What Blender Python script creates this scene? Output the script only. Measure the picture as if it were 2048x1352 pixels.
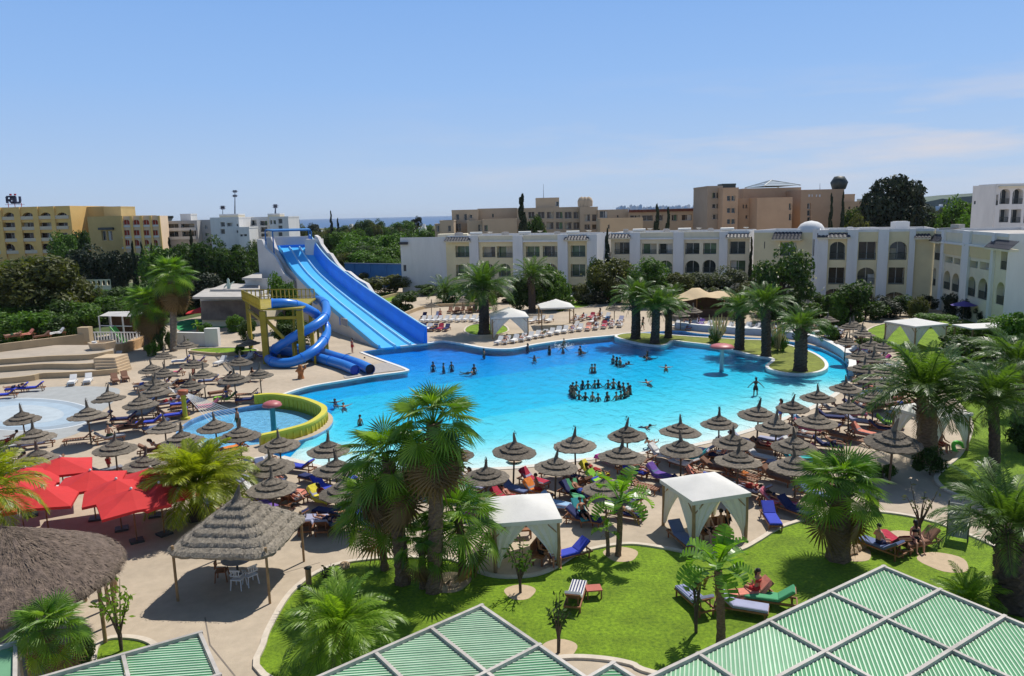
import bpy, bmesh, math, random
from mathutils import Vector, Matrix, noise
from mathutils.geometry import tessellate_polygon
R = random.Random(7)
scene = bpy.context.scene
col = scene.collection
for o in list(bpy.data.objects): bpy.data.objects.remove(o)

# ---------------------------------------------------------------- camera
CAM_H = 15.0; FPX = 1500.0
PITCH = math.atan(250 / 1500); ROLL = 0.024
_Rw = Vector((1, 0, 0)); _F = Vector((0, math.cos(PITCH), -math.sin(PITCH))); _Uw = Vector((0, math.sin(PITCH), math.cos(PITCH)))
_Rc = math.cos(ROLL) * _Rw - math.sin(ROLL) * _Uw
_Uc = math.sin(ROLL) * _Rw + math.cos(ROLL) * _Uw
EYE = Vector((0, 0, CAM_H))
cd = bpy.data.cameras.new('camera'); cam = bpy.data.objects.new('camera', cd); col.objects.link(cam)
cd.sensor_width = 36; cd.lens = FPX / 2048 * 36; cd.clip_start = 0.3; cd.clip_end = 60000
m = Matrix.Identity(4)
for i in range(3):
    m[i][0] = _Rc[i]; m[i][1] = _Uc[i]; m[i][2] = -_F[i]; m[i][3] = EYE[i]
cam.matrix_world = m
scene.camera = cam

# ---------------------------------------------------------------- sky, sun, exposure
SUN_EL = math.radians(58); SUN_DIR = Vector((0.59, 0.81, 0)).normalized()
sun_vec = Vector((SUN_DIR.x * math.cos(SUN_EL), SUN_DIR.y * math.cos(SUN_EL), math.sin(SUN_EL)))
w = bpy.data.worlds.new('World'); scene.world = w; w.use_nodes = True
nt = w.node_tree; bg = nt.nodes['Background']
sky = nt.nodes.new('ShaderNodeTexSky'); sky.sky_type = 'NISHITA'; sky.sun_disc = False
sky.sun_elevation = SUN_EL; sky.sun_rotation = math.atan2(SUN_DIR.x, SUN_DIR.y)
sky.air_density = 1.0; sky.dust_density = 0.35; sky.ozone_density = 2.2; sky.altitude = 0
bg.inputs['Strength'].default_value = 0.10
# thin high cloud low in the right of the sky
tc = nt.nodes.new('ShaderNodeTexCoord'); mp = nt.nodes.new('ShaderNodeMapping'); mp.inputs['Scale'].default_value = (2.2, 2.2, 16)
nz = nt.nodes.new('ShaderNodeTexNoise'); nz.inputs['Scale'].default_value = 1.7; nz.inputs['Detail'].default_value = 6; nz.inputs['Roughness'].default_value = .55
rp = nt.nodes.new('ShaderNodeValToRGB'); rp.color_ramp.elements[0].position = .44; rp.color_ramp.elements[1].position = .74
sx = nt.nodes.new('ShaderNodeSeparateXYZ')
zr = nt.nodes.new('ShaderNodeMapRange'); zr.inputs[1].default_value = .0; zr.inputs[2].default_value = .05
zr2 = nt.nodes.new('ShaderNodeMapRange'); zr2.inputs[1].default_value = .17; zr2.inputs[2].default_value = .085
xm = nt.nodes.new('ShaderNodeMapRange'); xm.inputs[1].default_value = -.25; xm.inputs[2].default_value = .55
mu1 = nt.nodes.new('ShaderNodeMath'); mu1.operation = 'MULTIPLY'
mu2 = nt.nodes.new('ShaderNodeMath'); mu2.operation = 'MULTIPLY'
mu3 = nt.nodes.new('ShaderNodeMath'); mu3.operation = 'MULTIPLY'
mu4 = nt.nodes.new('ShaderNodeMath'); mu4.operation = 'MULTIPLY'; mu4.inputs[1].default_value = 1.1; mu4.use_clamp = True
mix = nt.nodes.new('ShaderNodeMixRGB'); mix.inputs[2].default_value = (7.6, 7.4, 7.9, 1)
L = nt.links.new
L(tc.outputs['Generated'], mp.inputs[0]); L(mp.outputs[0], nz.inputs['Vector']); L(nz.outputs[0], rp.inputs[0])
L(tc.outputs['Generated'], sx.inputs[0]); L(sx.outputs[2], zr.inputs[0]); L(sx.outputs[2], zr2.inputs[0]); L(sx.outputs[0], xm.inputs[0])
L(zr.outputs[0], mu1.inputs[0]); L(zr2.outputs[0], mu1.inputs[1]); L(mu1.outputs[0], mu2.inputs[0]); L(xm.outputs[0], mu2.inputs[1])
L(mu2.outputs[0], mu3.inputs[0]); L(rp.outputs[0], mu3.inputs[1]); L(mu3.outputs[0], mu4.inputs[0])
# summer haze: towards the horizon the clear sky pales to a milky blue
hz = nt.nodes.new('ShaderNodeValToRGB'); he = hz.color_ramp.elements
he[0].position = 0; he[0].color = (.46, .585, .78, 1); he[1].position = .30; he[1].color = (.21, .42, .85, 1)
h2 = he.new(.05); h2.color = (.42, .58, .84, 1); h3 = he.new(.16); h3.color = (.30, .51, .89, 1)
hs = nt.nodes.new('ShaderNodeVectorMath'); hs.operation = 'SCALE'; hs.inputs['Scale'].default_value = 11
hf = nt.nodes.new('ShaderNodeMapRange'); hf.inputs[1].default_value = .26; hf.inputs[2].default_value = .5; hf.inputs[3].default_value = .9; hf.inputs[4].default_value = 0
hm = nt.nodes.new('ShaderNodeMixRGB')
L(sx.outputs[2], hz.inputs[0]); L(hz.outputs[0], hs.inputs[0]); L(sx.outputs[2], hf.inputs[0]); L(hf.outputs[0], hm.inputs[0]); L(sky.outputs[0], hm.inputs[1]); L(hs.outputs[0], hm.inputs[2])
L(mu4.outputs[0], mix.inputs[0]); L(hm.outputs[0], mix.inputs[1]); L(mix.outputs[0], bg.inputs[0])
sl = bpy.data.lights.new('sun', 'SUN'); sl.energy = 5.0; sl.angle = math.radians(.53); sl.color = (1, .955, .88)
so = bpy.data.objects.new('sun', sl); col.objects.link(so)
so.rotation_euler = sun_vec.to_track_quat('Z', 'Y').to_euler(); so.location = (0, 0, 60)
scene.view_settings.view_transform = 'Standard'; scene.view_settings.look = 'None'
scene.view_settings.exposure = -0.12; scene.view_settings.gamma = 1; scene.view_settings.use_curve_mapping = False
try:
    scene.cycles.max_bounces = 8; scene.cycles.transparent_max_bounces = 24; scene.cycles.volume_bounces = 0
    scene.cycles.caustics_reflective = False; scene.cycles.caustics_refractive = False
except Exception: pass

def ray(px, py): return _F + _Rc * ((px - 1024) / FPX) + _Uc * ((676 - py) / FPX)
def pix(p):
    q = Vector(p) - EYE; z = q.dot(_F); return 1024 + FPX * q.dot(_Rc) / z, 676 - FPX * q.dot(_Uc) / z
def P(px, py, z=0.0):
    d = ray(px, py); return EYE + d * ((z - CAM_H) / d.z)
def PY(px, py, Y):
    d = ray(px, py); return EYE + d * (Y / d.y)
def ZT(px, py, Y): return PY(px, py, Y).z

# ---------------------------------------------------------------- materials
MATS = {}
def _princ(name):
    mt = bpy.data.materials.new(name); mt.use_nodes = True
    return mt, mt.node_tree, mt.node_tree.nodes['Principled BSDF']
def M(name, rgb, rough=.75, var=.16, scale=1.5, bump=0., bscale=None, metal=0., spec=.4, trans=0., hue=None, stretch=None, local=False, detail=4., patch=0., each=0.):
    """Procedural paint/stone/cloth/leaf: two scales of noise shift the base colour, a third gives relief."""
    if name in MATS: return MATS[name]
    mt, t, b = _princ(name); N = t.nodes.new; K = t.links.new
    g = N('ShaderNodeTexCoord') if local else N('ShaderNodeNewGeometry'); src = g.outputs['Object' if local else 'Position']
    if stretch:
        q = N('ShaderNodeMapping'); q.inputs['Scale'].default_value = stretch; K(src, q.inputs[0]); src = q.outputs[0]
    n1 = N('ShaderNodeTexNoise'); n1.inputs['Scale'].default_value = scale; n1.inputs['Detail'].default_value = detail; n1.inputs['Roughness'].default_value = .62; K(src, n1.inputs['Vector'])
    cr = N('ShaderNodeValToRGB'); e = cr.color_ramp.elements
    lo = [max(0, c * (1 - var)) for c in rgb]; hi = [min(1, c * (1 + var)) for c in rgb]
    if hue: hi = [min(1, c) for c in hue]
    e[0].position = .3; e[1].position = .7; e[0].color = (*lo, 1); e[1].color = (*hi, 1)
    K(n1.outputs[0], cr.inputs[0]); out = cr.outputs[0]
    if patch:
        n3 = N('ShaderNodeTexNoise'); n3.inputs['Scale'].default_value = scale * .11; n3.inputs['Detail'].default_value = 3; K(src, n3.inputs['Vector'])
        mr = N('ShaderNodeMapRange'); mr.inputs[1].default_value = .35; mr.inputs[2].default_value = .68; mr.inputs[3].default_value = 1 - patch; mr.inputs[4].default_value = 1 + patch * .5
        K(n3.outputs[0], mr.inputs[0])
        vm = N('ShaderNodeVectorMath'); vm.operation = 'SCALE'; K(out, vm.inputs[0]); K(mr.outputs[0], vm.inputs['Scale']); out = vm.outputs[0]
    if each:
        oi = N('ShaderNodeObjectInfo'); me_ = N('ShaderNodeMapRange'); me_.inputs[3].default_value = 1 - each; me_.inputs[4].default_value = 1 + each; K(oi.outputs['Random'], me_.inputs[0])
        ve = N('ShaderNodeVectorMath'); ve.operation = 'SCALE'; K(out, ve.inputs[0]); K(me_.outputs[0], ve.inputs['Scale']); out = ve.outputs[0]
    K(out, b.inputs['Base Color'])
    b.inputs['Roughness'].default_value = rough; b.inputs['Metallic'].default_value = metal
    b.inputs['Specular IOR Level'].default_value = spec
    if bump:
        n2 = N('ShaderNodeTexNoise'); n2.inputs['Scale'].default_value = bscale or scale * 6; n2.inputs['Detail'].default_value = 3; K(src, n2.inputs['Vector'])
        bp = N('ShaderNodeBump'); bp.inputs['Strength'].default_value = bump; bp.inputs['Distance'].default_value = .05
        K(n2.outputs[0], bp.inputs['Height']); K(bp.outputs[0], b.inputs['Normal'])
    if trans:
        tr = N('ShaderNodeBsdfTranslucent'); mx = N('ShaderNodeMixShader'); mx.inputs[0].default_value = trans
        hs = N('ShaderNodeVectorMath'); hs.operation = 'MULTIPLY'; hs.inputs[1].default_value = (1.25, 1.35, .5)
        K(out, hs.inputs[0]); K(hs.outputs[0], tr.inputs[0])
        K(b.outputs[0], mx.inputs[1]); K(tr.outputs[0], mx.inputs[2]); K(mx.outputs[0], t.nodes['Material Output'].inputs[0])
    MATS[name] = mt; return mt

# ---------------------------------------------------------------- geometry builder
class G:
    """Collects simple solids into one mesh."""
    def __init__(s): s.v = []; s.f = []; s.smooth = []
    def add(s, vs, fs, sm=False):
        k = len(s.v); s.v += [tuple(x) for x in vs]; s.f += [tuple(i + k for i in f) for f in fs]; s.smooth += [sm] * len(fs); return s
    def box(s, c, d, rz=0., rx=0.):
        c = Vector(c); hx, hy, hz = d[0] / 2, d[1] / 2, d[2] / 2
        mt = Matrix.Rotation(rz, 3, 'Z') @ Matrix.Rotation(rx, 3, 'X')
        vs = [c + mt @ Vector((x, y, z)) for z in (-hz, hz) for x, y in ((-hx, -hy), (hx, -hy), (hx, hy), (-hx, hy))]
        return s.add(vs, [(3, 2, 1, 0), (4, 5, 6, 7), (0, 1, 5, 4), (1, 2, 6, 5), (2, 3, 7, 6), (3, 0, 4, 7)])
    def bar(s, a, b, wd, ht, up=(0, 0, 1)):
        a = Vector(a); b = Vector(b); d = (b - a).normalized(); u = Vector(up); sd = d.cross(u)
        if sd.length < 1e-4: sd = d.cross(Vector((1, 0, 0)))
        sd.normalize(); u = sd.cross(d)
        vs = [p + sd * x + u * z for p in (a, b) for x, z in ((-wd / 2, -ht / 2), (wd / 2, -ht / 2), (wd / 2, ht / 2), (-wd / 2, ht / 2))]
        return s.add(vs, [(0, 1, 2, 3), (7, 6, 5, 4), (0, 4, 5, 1), (1, 5, 6, 2), (2, 6, 7, 3), (3, 7, 4, 0)])
    def tube(s, pts, rad, n=8, cap=True, sm=True):
        pts = [Vector(p) for p in pts]; m_ = len(pts)
        if not hasattr(rad, '__len__'): rad = [rad] * m_
        vs = []; ref = None
        for i, p in enumerate(pts):
            d = (pts[min(i + 1, m_ - 1)] - pts[max(i - 1, 0)]).normalized()
            if ref is None:
                ref = d.orthogonal().normalized()
            ref = (ref - d * ref.dot(d)).normalized(); b = d.cross(ref)
            for k in range(n):
                a = 2 * math.pi * k / n; vs.append(p + (ref * math.cos(a) + b * math.sin(a)) * rad[i])
        fs = [(i * n + k, i * n + (k + 1) % n, (i + 1) * n + (k + 1) % n, (i + 1) * n + k) for i in range(m_ - 1) for k in range(n)]
        s.add(vs, fs, sm)
        if cap: s.add(vs[:n], [tuple(range(n))[::-1]]); s.add(vs[-n:], [tuple(range(n))])
        return s
    def lathe(s, prof, n=16, c=(0, 0, 0), sm=True, cap=False):
        cx, cy, cz = c; vs = [(cx + r * math.cos(2 * math.pi * k / n), cy + r * math.sin(2 * math.pi * k / n), cz + z) for r, z in prof for k in range(n)]
        fs = [(i * n + k, i * n + (k + 1) % n, (i + 1) * n + (k + 1) % n, (i + 1) * n + k) for i in range(len(prof) - 1) for k in range(n)]
        s.add(vs, fs, sm)
        if cap: s.add(vs[:n], [tuple(range(n))[::-1]]); s.add(vs[-n:], [tuple(range(n))])
        return s
    def poly(s, outline, z, holes=()):
        loops = [[Vector((p[0], p[1], 0)) for p in outline]] + [[Vector((p[0], p[1], 0)) for p in h] for h in holes]
        tri = tessellate_polygon(loops); flat = [p for l in loops for p in l]
        fs = []
        for a, b, c in tri:
            n = (flat[b] - flat[a]).cross(flat[c] - flat[a]).z
            if abs(n) > 1e-9: fs.append((a, b, c) if n > 0 else (c, b, a))
        return s.add([(p.x, p.y, z) for p in flat], fs)
    def wall(s, outline, z0, z1, closed=True):
        n = len(outline); vs = [(p[0], p[1], z) for p in outline for z in (z0, z1)]
        return s.add(vs, [(2 * i, 2 * ((i + 1) % n), 2 * ((i + 1) % n) + 1, 2 * i + 1) for i in range(n if closed else n - 1)])
    def prism(s, outline, z0, z1):
        s.poly(outline, z1); s.wall(outline, z0, z1); return s
    def strip(s, path, wd, z0, z1, closed=False):
        """A kerb or low wall: a rectangular section swept along a plan path, centred on it."""
        pts = [Vector((p[0], p[1])) for p in path]; n = len(pts); lr = []
        for i, p in enumerate(pts):
            a = pts[(i - 1) % n] if closed or i else p; b = pts[(i + 1) % n] if closed or i < n - 1 else p
            d = (b - a).normalized(); nn = Vector((-d.y, d.x)) * wd / 2; lr.append((p + nn, p - nn))
        vs = []
        for l, r in lr: vs += [(l.x, l.y, z0), (l.x, l.y, z1), (r.x, r.y, z1), (r.x, r.y, z0)]
        fs = []
        for i in range(n if closed else n - 1):
            a = 4 * i; b = 4 * ((i + 1) % n)
            fs += [(a, b, b + 1, a + 1)[::-1], (a + 1, b + 1, b + 2, a + 2)[::-1], (a + 2, b + 2, b + 3, a + 3)[::-1]]
        s.add(vs, fs)
        if not closed: s.add(vs[:4], [(0, 1, 2, 3)]); s.add(vs[-4:], [(3, 2, 1, 0)])
        return s
    def mesh(s, name, mat=None):
        me = bpy.data.meshes.new(name); me.from_pydata(s.v, [], s.f)
        if any(s.smooth): me.polygons.foreach_set('use_smooth', s.smooth)
        if mat: me.materials.append(mat)
        me.update(); return me

def ob(name, me=None, parent=None, loc=None, rot=None, sc=None, mat=None, label=None, cat=None, group=None, kind=None):
    o = bpy.data.objects.new(name, me); col.objects.link(o)
    if parent: o.parent = parent
    if loc is not None: o.location = loc
    if rot is not None: o.rotation_euler = rot if hasattr(rot, '__len__') else (0, 0, rot)
    if sc is not None: o.scale = sc if hasattr(sc, '__len__') else (sc, sc, sc)
    if mat is not None and me is not None:
        if not me.materials: me.materials.append(mat)
        elif me.materials[0] is not mat:
            o.material_slots[0].link = 'OBJECT'; o.material_slots[0].material = mat
    if label: o['label'] = label
    if cat: o['category'] = cat
    if group: o['group'] = group
    if kind: o['kind'] = kind
    return o
def thing(name, loc, rz=0, label=None, cat=None, group=None): return ob(name, None, None, loc, (0, 0, rz), None, None, label, cat, group)
def struct(name, g, mat, label=None): return ob(name, g.mesh(name, mat), kind='structure', label=label)
ORD = ['first', 'second', 'third', 'fourth', 'fifth', 'sixth', 'seventh', 'eighth', 'ninth', 'tenth', 'eleventh', 'twelfth', 'thirteenth', 'fourteenth', 'fifteenth', 'sixteenth', 'seventeenth', 'eighteenth', 'nineteenth', 'twentieth',
       'twenty-first', 'twenty-second', 'twenty-third', 'twenty-fourth', 'twenty-fifth', 'twenty-sixth', 'twenty-seventh', 'twenty-eighth', 'twenty-ninth', 'thirtieth']
def smooth(pts, k=5, closed=True):
    pts = [Vector((p[0], p[1])) if len(p) == 2 else Vector(p) for p in pts]; n = len(pts); out = []
    for i in range(n if closed else n - 1):
        g = (lambda j: pts[j % n]) if closed else (lambda j: pts[max(0, min(n - 1, j))])
        a, b, c, d = g(i - 1), g(i), g(i + 1), g(i + 2)
        for q in range(k):
            t = q / k; out.append(.5 * ((2 * b) + (c - a) * t + (2 * a - 5 * b + 4 * c - d) * t * t + (3 * b - a - 3 * c + d) * t ** 3))
    if not closed: out.append(pts[-1])
    return out
def gp(pxs, z=0.0): return [P(x, y, z).xy for x, y in pxs]
def inside(p, poly):
    x, y = p[0], p[1]; c = False; n = len(poly)
    for i in range(n):
        a = poly[i]; b = poly[i - 1]
        if (a[1] > y) != (b[1] > y) and x < (b[0] - a[0]) * (y - a[1]) / (b[1] - a[1]) + a[0]: c = not c
    return c
# ================================================================ GROUND, POOLS, LAWNS
deck_m = M('deck_concrete', (.47, .385, .285), .88, .09, 2.2, .2, 22, patch=.12)
kerb_m = M('white_kerb', (.72, .70, .66), .7, .08, 2)
poolfloor_m = M('pool_floor_paint', (.82, .84, .80), .6, .04, 1)
poolwall_m = M('pool_wall_tile', (.34, .52, .78), .4, .15, 3)
lawn_m = M('lawn_turf', (.135, .26, .006), .9, .3, 7, .8, 50, hue=(.25, .39, .012), patch=.24)
dry_m = M('dry_turf', (.20, .23, .03), .9, .3, 3, .5, 40, patch=.3)
earth_m = M('brown_earth', (.22, .15, .09), .95, .25, 3, .5)
sand_m = M('sandy_path', (.50, .38, .25), .9, .1, 3, .2)
far_m = M('dry_scrub_land', (.13, .15, .06), .95, .4, .05, 0, hue=(.26, .24, .14), patch=.3)

pool_px = [(563, 914), (600, 924), (638, 934), (700, 945), (780, 948), (860, 944), (920, 941), (987, 938), (1050, 934), (1155, 921), (1276, 908), (1397, 889), (1480, 867), (1545, 846), (1600, 826), (1645, 805), (1680, 782), (1698, 760), (1701, 742), (1692, 725),
           (1677, 713), (1647, 698), (1614, 688), (1573, 682), (1530, 677), (1487, 674), (1448, 671), (1397, 667), (1358, 661.5), (1310, 663), (1280, 665), (1231, 671), (1146, 679), (1073, 689), (1024, 698), (975, 697), (926, 688.5), (887, 683), (856, 687),
           (800, 693), (745, 700), (722, 705), (742, 713), (762, 720.5), (772, 724), (812, 739), (806, 744), (751, 751), (720, 756), (686, 762), (626, 772), (588, 782), (560, 792), (530, 796), (520, 800), (560, 799), (612, 807), (652, 822), (666, 836), (658, 854), (626, 872), (578, 886), (536, 897), (530, 903)]
pool = smooth(gp(pool_px), 4)
island_px = [(1231.5, 674.5), (1245, 669), (1275, 667.5), (1306, 668.5), (1356, 672.5), (1406, 676), (1444, 678), (1487, 680.5), (1532, 682.5), (1575, 691), (1607, 700.5), (1628, 708.5), (1648, 722), (1653, 735), (1640, 744.5), (1607, 749.5), (1570, 747.5), (1541, 740.5), (1534, 733), (1546, 723.5), (1541, 717.5), (1507, 712), (1457, 699), (1419, 691), (1371, 685.5), (1346, 682.5), (1336, 688.5), (1321, 692.5), (1288, 689.5), (1255, 682.5)]
island = smooth(gp(island_px), 3)
kid_px = [(350, 870), (377, 842), (427, 823), (478, 815), (515, 809), (556, 806), (603, 814), (637, 827), (648, 836), (641, 850), (614, 865), (566, 878), (519, 888), (470, 893), (420, 896), (372, 891)]
kid = smooth(gp(kid_px), 4)

ground = G(); S = 1500
ground.poly([(-S, 5), (S, 5), (S, 190), (-S, 190)], 0, [pool, kid])
struct('deck_ground', ground, deck_m)
g = G(); g.poly([(-2600, 190), (2600, 190), (900, 900), (-400, 1100), (-2600, 900)], -.02); struct('far_land', g, far_m)
g = G(); g.poly([(-300, 97), (-56, 99), (-51, 112), (-47, 128), (-31, 150), (-16, 189), (-300, 189)], .008); struct('garden_soil', g, M('garden_soil', (.07, .10, .03), .95, .4, .4))
g = G(); g.poly([(-16000, 650), (16000, 650), (16000, 15000), (-16000, 15000)], -14.)
sea_m, t_, b_ = _princ('sea_water'); b_.inputs['Base Color'].default_value = (.010, .06, .17, 1); b_.inputs['Roughness'].default_value = .32; b_.inputs['Specular IOR Level'].default_value = .35
n_ = t_.nodes.new('ShaderNodeTexNoise'); n_.inputs['Scale'].default_value = .02; n_.inputs['Detail'].default_value = 4
q_ = t_.nodes.new('ShaderNodeNewGeometry'); t_.links.new(q_.outputs['Position'], n_.inputs['Vector'])
bp_ = t_.nodes.new('ShaderNodeBump'); bp_.inputs['Strength'].default_value = .5; t_.links.new(n_.outputs[0], bp_.inputs['Height']); t_.links.new(bp_.outputs[0], b_.inputs['Normal'])
struct('sea', g, sea_m)

# pool shell: floor that steps and slopes down towards the slides
def lin(p, a, b):  # signed distance left of line a->b
    d = (b - a).normalized(); return (p - a).x * -d.y + (p - a).y * d.x
l1a, l1b = P(926, 751).xy, P(1177, 713).xy
l2a, l2b = P(976, 825).xy, P(1122, 799).xy
def sst(x): x = max(0, min(1, x)); return x * x * (3 - 2 * x)
shore = gp([(500, 893), (600, 924), (700, 944), (860, 945), (987, 938), (1155, 921), (1276, 908), (1397, 889), (1480, 867), (1545, 846), (1600, 826), (1645, 805), (1680, 782)])
def shore_d(p):
    best = 1e9
    for a, b in zip(shore, shore[1:]):
        ab = b - a; t = max(0, min(1, (p - a).dot(ab) / ab.length_squared)); best = min(best, (p - a - ab * t).length)
    return best
def depth(x, y):
    p = Vector((x, y)); s = shore_d(p)
    if not inside(p, pool): s = min(s, .0) if y < 62 and x > -22 else s
    if inside(p, kid) or (x < -14.5 and y < 61.5): return 1.4
    d = .04 + .26 * sst(s / 9) + .014 * s
    blend = max(.12, (x - 2) * .55)
    d += .17 * sst(.5 + lin(p, l2a, l2b) / blend / 2)
    d += .28 * sst(.5 + lin(p, l1a, l1b) / max(.12, (x - 4) * .45) / 2)
    d += .22 * sst((lin(p, l1a, l1b) - 3) / 8)
    return d
g = G(); x0, x1, y0, y1, st = -27, 38, 40, 104, .6
nx, ny = int((x1 - x0) / st) + 1, int((y1 - y0) / st) + 1
g.add([(x0 + i * st, y0 + j * st, -.105 - .4 * depth(x0 + i * st, y0 + j * st)) for j in range(ny) for i in range(nx)],
      [(j * nx + i, j * nx + i + 1, (j + 1) * nx + i + 1, (j + 1) * nx + i) for j in range(ny - 1) for i in range(nx - 1)], True)
struct('pool_floor', g, poolfloor_m)
g = G(); g.wall(pool, -2.2, -.002); g.wall(kid, -1, -.002); struct('pool_wall', g, poolwall_m)
g = G(); g.poly(kid, -.42); struct('paddling_pool_floor', g, M('paddling_floor_paint', (.28, .55, .78), .6, .05, 1))

def water(name, ab, dens, bs):
    mt, t, b = _princ(name); t.nodes.remove(b); N = t.nodes.new; K = t.links.new; out = t.nodes['Material Output']
    tr = N('ShaderNodeBsdfTransparent'); gl = N('ShaderNodeBsdfGlossy'); gl.inputs['Roughness'].default_value = .08
    fr = N('ShaderNodeFresnel'); fr.inputs['IOR'].default_value = 1.17; mx = N('ShaderNodeMixShader')
    q = N('ShaderNodeNewGeometry'); mp = N('ShaderNodeMapping'); mp.inputs['Scale'].default_value = (1, .6, 1); mp.inputs['Rotation'].default_value = (0, 0, .5)
    n1 = N('ShaderNodeTexNoise'); n1.inputs['Scale'].default_value = bs; n1.inputs['Detail'].default_value = 5; n1.inputs['Roughness'].default_value = .6; n1.inputs['Distortion'].default_value = .6
    bp = N('ShaderNodeBump'); bp.inputs['Strength'].default_value = .9; bp.inputs['Distance'].default_value = .22
    K(q.outputs['Position'], mp.inputs[0]); K(mp.outputs[0], n1.inputs['Vector']); K(n1.outputs[0], bp.inputs['Height'])
    K(bp.outputs[0], gl.inputs['Normal']); K(bp.outputs[0], fr.inputs['Normal'])
    K(fr.outputs[0], mx.inputs[0]); K(tr.outputs[0], mx.inputs[1]); K(gl.outputs[0], mx.inputs[2]); K(mx.outputs[0], out.inputs[0])
    va = N('ShaderNodeVolumeAbsorption'); va.inputs['Color'].default_value = (*ab, 1); va.inputs['Density'].default_value = dens; K(va.outputs[0], out.inputs['Volume'])
    return mt
g = G(); g.poly(pool, -.10, [island]); g.poly(pool, -1.6, [island]); g.wall(pool, -1.6, -.10); g.wall(island, -1.6, -.10)
struct('pool_water', g, water('pool_water', (0.0, .865, .992), 2.7, 1.1))
g = G(); g.poly(kid, -.12); g.poly(kid, -1.); g.wall(kid, -1., -.12); struct('paddling_pool_water', g, water('paddling_water', (.3, .85, .98), .5, 2.5))

g = G(); g.prism(island, -2.5, .10); struct('island_ground', g, dry_m)
g = G(); g.strip(island, .32, -.6, .13, True); struct('island_kerb', g, kerb_m)
g = G(); k0 = pool_px.index((1231, 671)); k1 = pool_px.index((745, 700)); far_edge = smooth(gp(pool_px[k0 - 1:k1]), 4, False)
g.strip(far_edge, .5, -.1, .09); struct('pool_far_kerb', g, kerb_m)
g = G(); g.strip(smooth(gp(pool_px[k1 + 1:k1 + 13]), 4, False), .35, -.1, .08); struct('pool_slide_kerb', g, kerb_m)
# deck-coloured shore edge and the blue-grey parapet round the river
g = G(); g.strip(smooth(gp(pool_px[:18]), 4, False), .45, -.09, .035); struct('shore_edge', g, M('shore_coping', (.62, .58, .50), .7, .1, 2))
riv = smooth(gp([(1703, 752), (1704, 738), (1694, 720), (1678, 708), (1648, 692.5), (1614, 682), (1573, 676), (1530, 671), (1487, 668.5), (1448, 665.5), (1397, 661.5), (1352, 656)]), 4, False)
g = G(); g.strip(riv, .55, 0, .75); struct('river_parapet', g, M('parapet_blue_grey', (.40, .47, .60), .7, .12, 1.5))
g = G(); g.strip(riv, .62, .752, .80); struct('river_parapet_cap', g, kerb_m)
# grey-blue platform jutting into the pool by the tube exits
g = G(); g.prism(smooth(gp([(690, 757), (751, 747), (804, 741), (809, 738.5), (775, 726), (735, 733), (700, 742)]), 3), -.02, .05); struct('splash_platform', g, M('platform_stone', (.36, .33, .30), .8, .15, 3))

def lawn(name, px, mat=lawn_m, kerb=True, z=.012, kw=.22):
    o = smooth(gp(px), 4); g = G(); g.poly(o, z); struct(name, g, mat)
    if kerb: g = G(); g.strip(o, kw, 0, .09, True); struct(name + '_kerb', g, M('stone_kerb', (.60, .52, .42), .8, .12, 3))
    return o
lawn_main = lawn('lawn', [(528, 1352), (527, 1290), (545, 1245), (575, 1195), (612, 1160), (655, 1137), (705, 1124), (780, 1117), (880, 1117), (925, 1128), (955, 1144), (1000, 1155), (1060, 1153), (1105, 1139), (1150, 1111), (1200, 1096), (1260, 1089), (1320, 1096), (1380, 1107), (1425, 1110), (1480, 1101), (1520, 1080), (1560, 1056), (1630, 1036), (1720, 1024), (1800, 1030), (1870, 1046), (1950, 1076), (2048, 1122), (2200, 1200), (2200, 1420), (1700, 1440), (1320, 1352), (1262, 1330), (1200, 1319), (1130, 1317), (1060, 1330), (1000, 1352), (760, 1440)])
lawn_r = lawn('lawn_right', [(1735, 660), (1800, 642), (1900, 640), (2100, 645), (2400, 800), (2300, 1100), (2048, 1058), (1990, 1025), (1940, 1001), (1895, 983), (1872, 960), (1882, 943), (1915, 915), (1937, 880), (1940, 840), (1900, 790), (1850, 740), (1800, 705), (1755, 685)])
lawn('lawn_corner', [(195, 1345), (190, 1300), (215, 1280), (250, 1276), (290, 1282), (312, 1298), (300, 1330), (260, 1352)])
lawn('lawn_far_left', [(380, 700), (430, 696), (500, 697), (515, 703), (480, 709), (400, 711)])
lawn('lawn_palm_island', [(930, 664), (933, 655), (950, 649), (985, 648), (1010, 652), (1016, 663), (990, 670), (950, 671)])
lawn('lawn_building', [(1110, 612), (1150, 603), (1185, 602), (1178, 613), (1140, 618), (1115, 617)])
lawn('lawn_slide_side', [(700, 600), (740, 588), (800, 584), (815, 592), (780, 603), (730, 607)], kerb=False)
# dry shallow basin at the left with its painted rings
g = G(); g.poly(smooth(gp([(-120, 830), (0, 797), (75, 777), (151, 772.5), (225, 775), (240, 783), (225, 805), (195, 830), (165, 862), (90, 885), (0, 893), (-120, 895)]), 4), .006)
struct('basin_surround', g, M('basin_grey', (.36, .37, .36), .8, .1, 1))
for i, (rx, ry, c, nm) in enumerate([(1., 1., (.60, .64, .66), 'basin_rim'), (.97, .965, (.30, .36, .41), 'basin_outer'), (.83, .80, (.36, .45, .52), 'basin_middle'), (.55, .56, (.44, .50, .53), 'basin_inner')]):
    g = G(); g.poly(gp([(50 + 142 * rx * math.cos(a * math.pi / 24), 829 + 33 * ry * math.sin(a * math.pi / 24)) for a in range(48)]), .010 + .004 * i); struct(nm, g, M(nm, c, .7, .1, 1))
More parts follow.
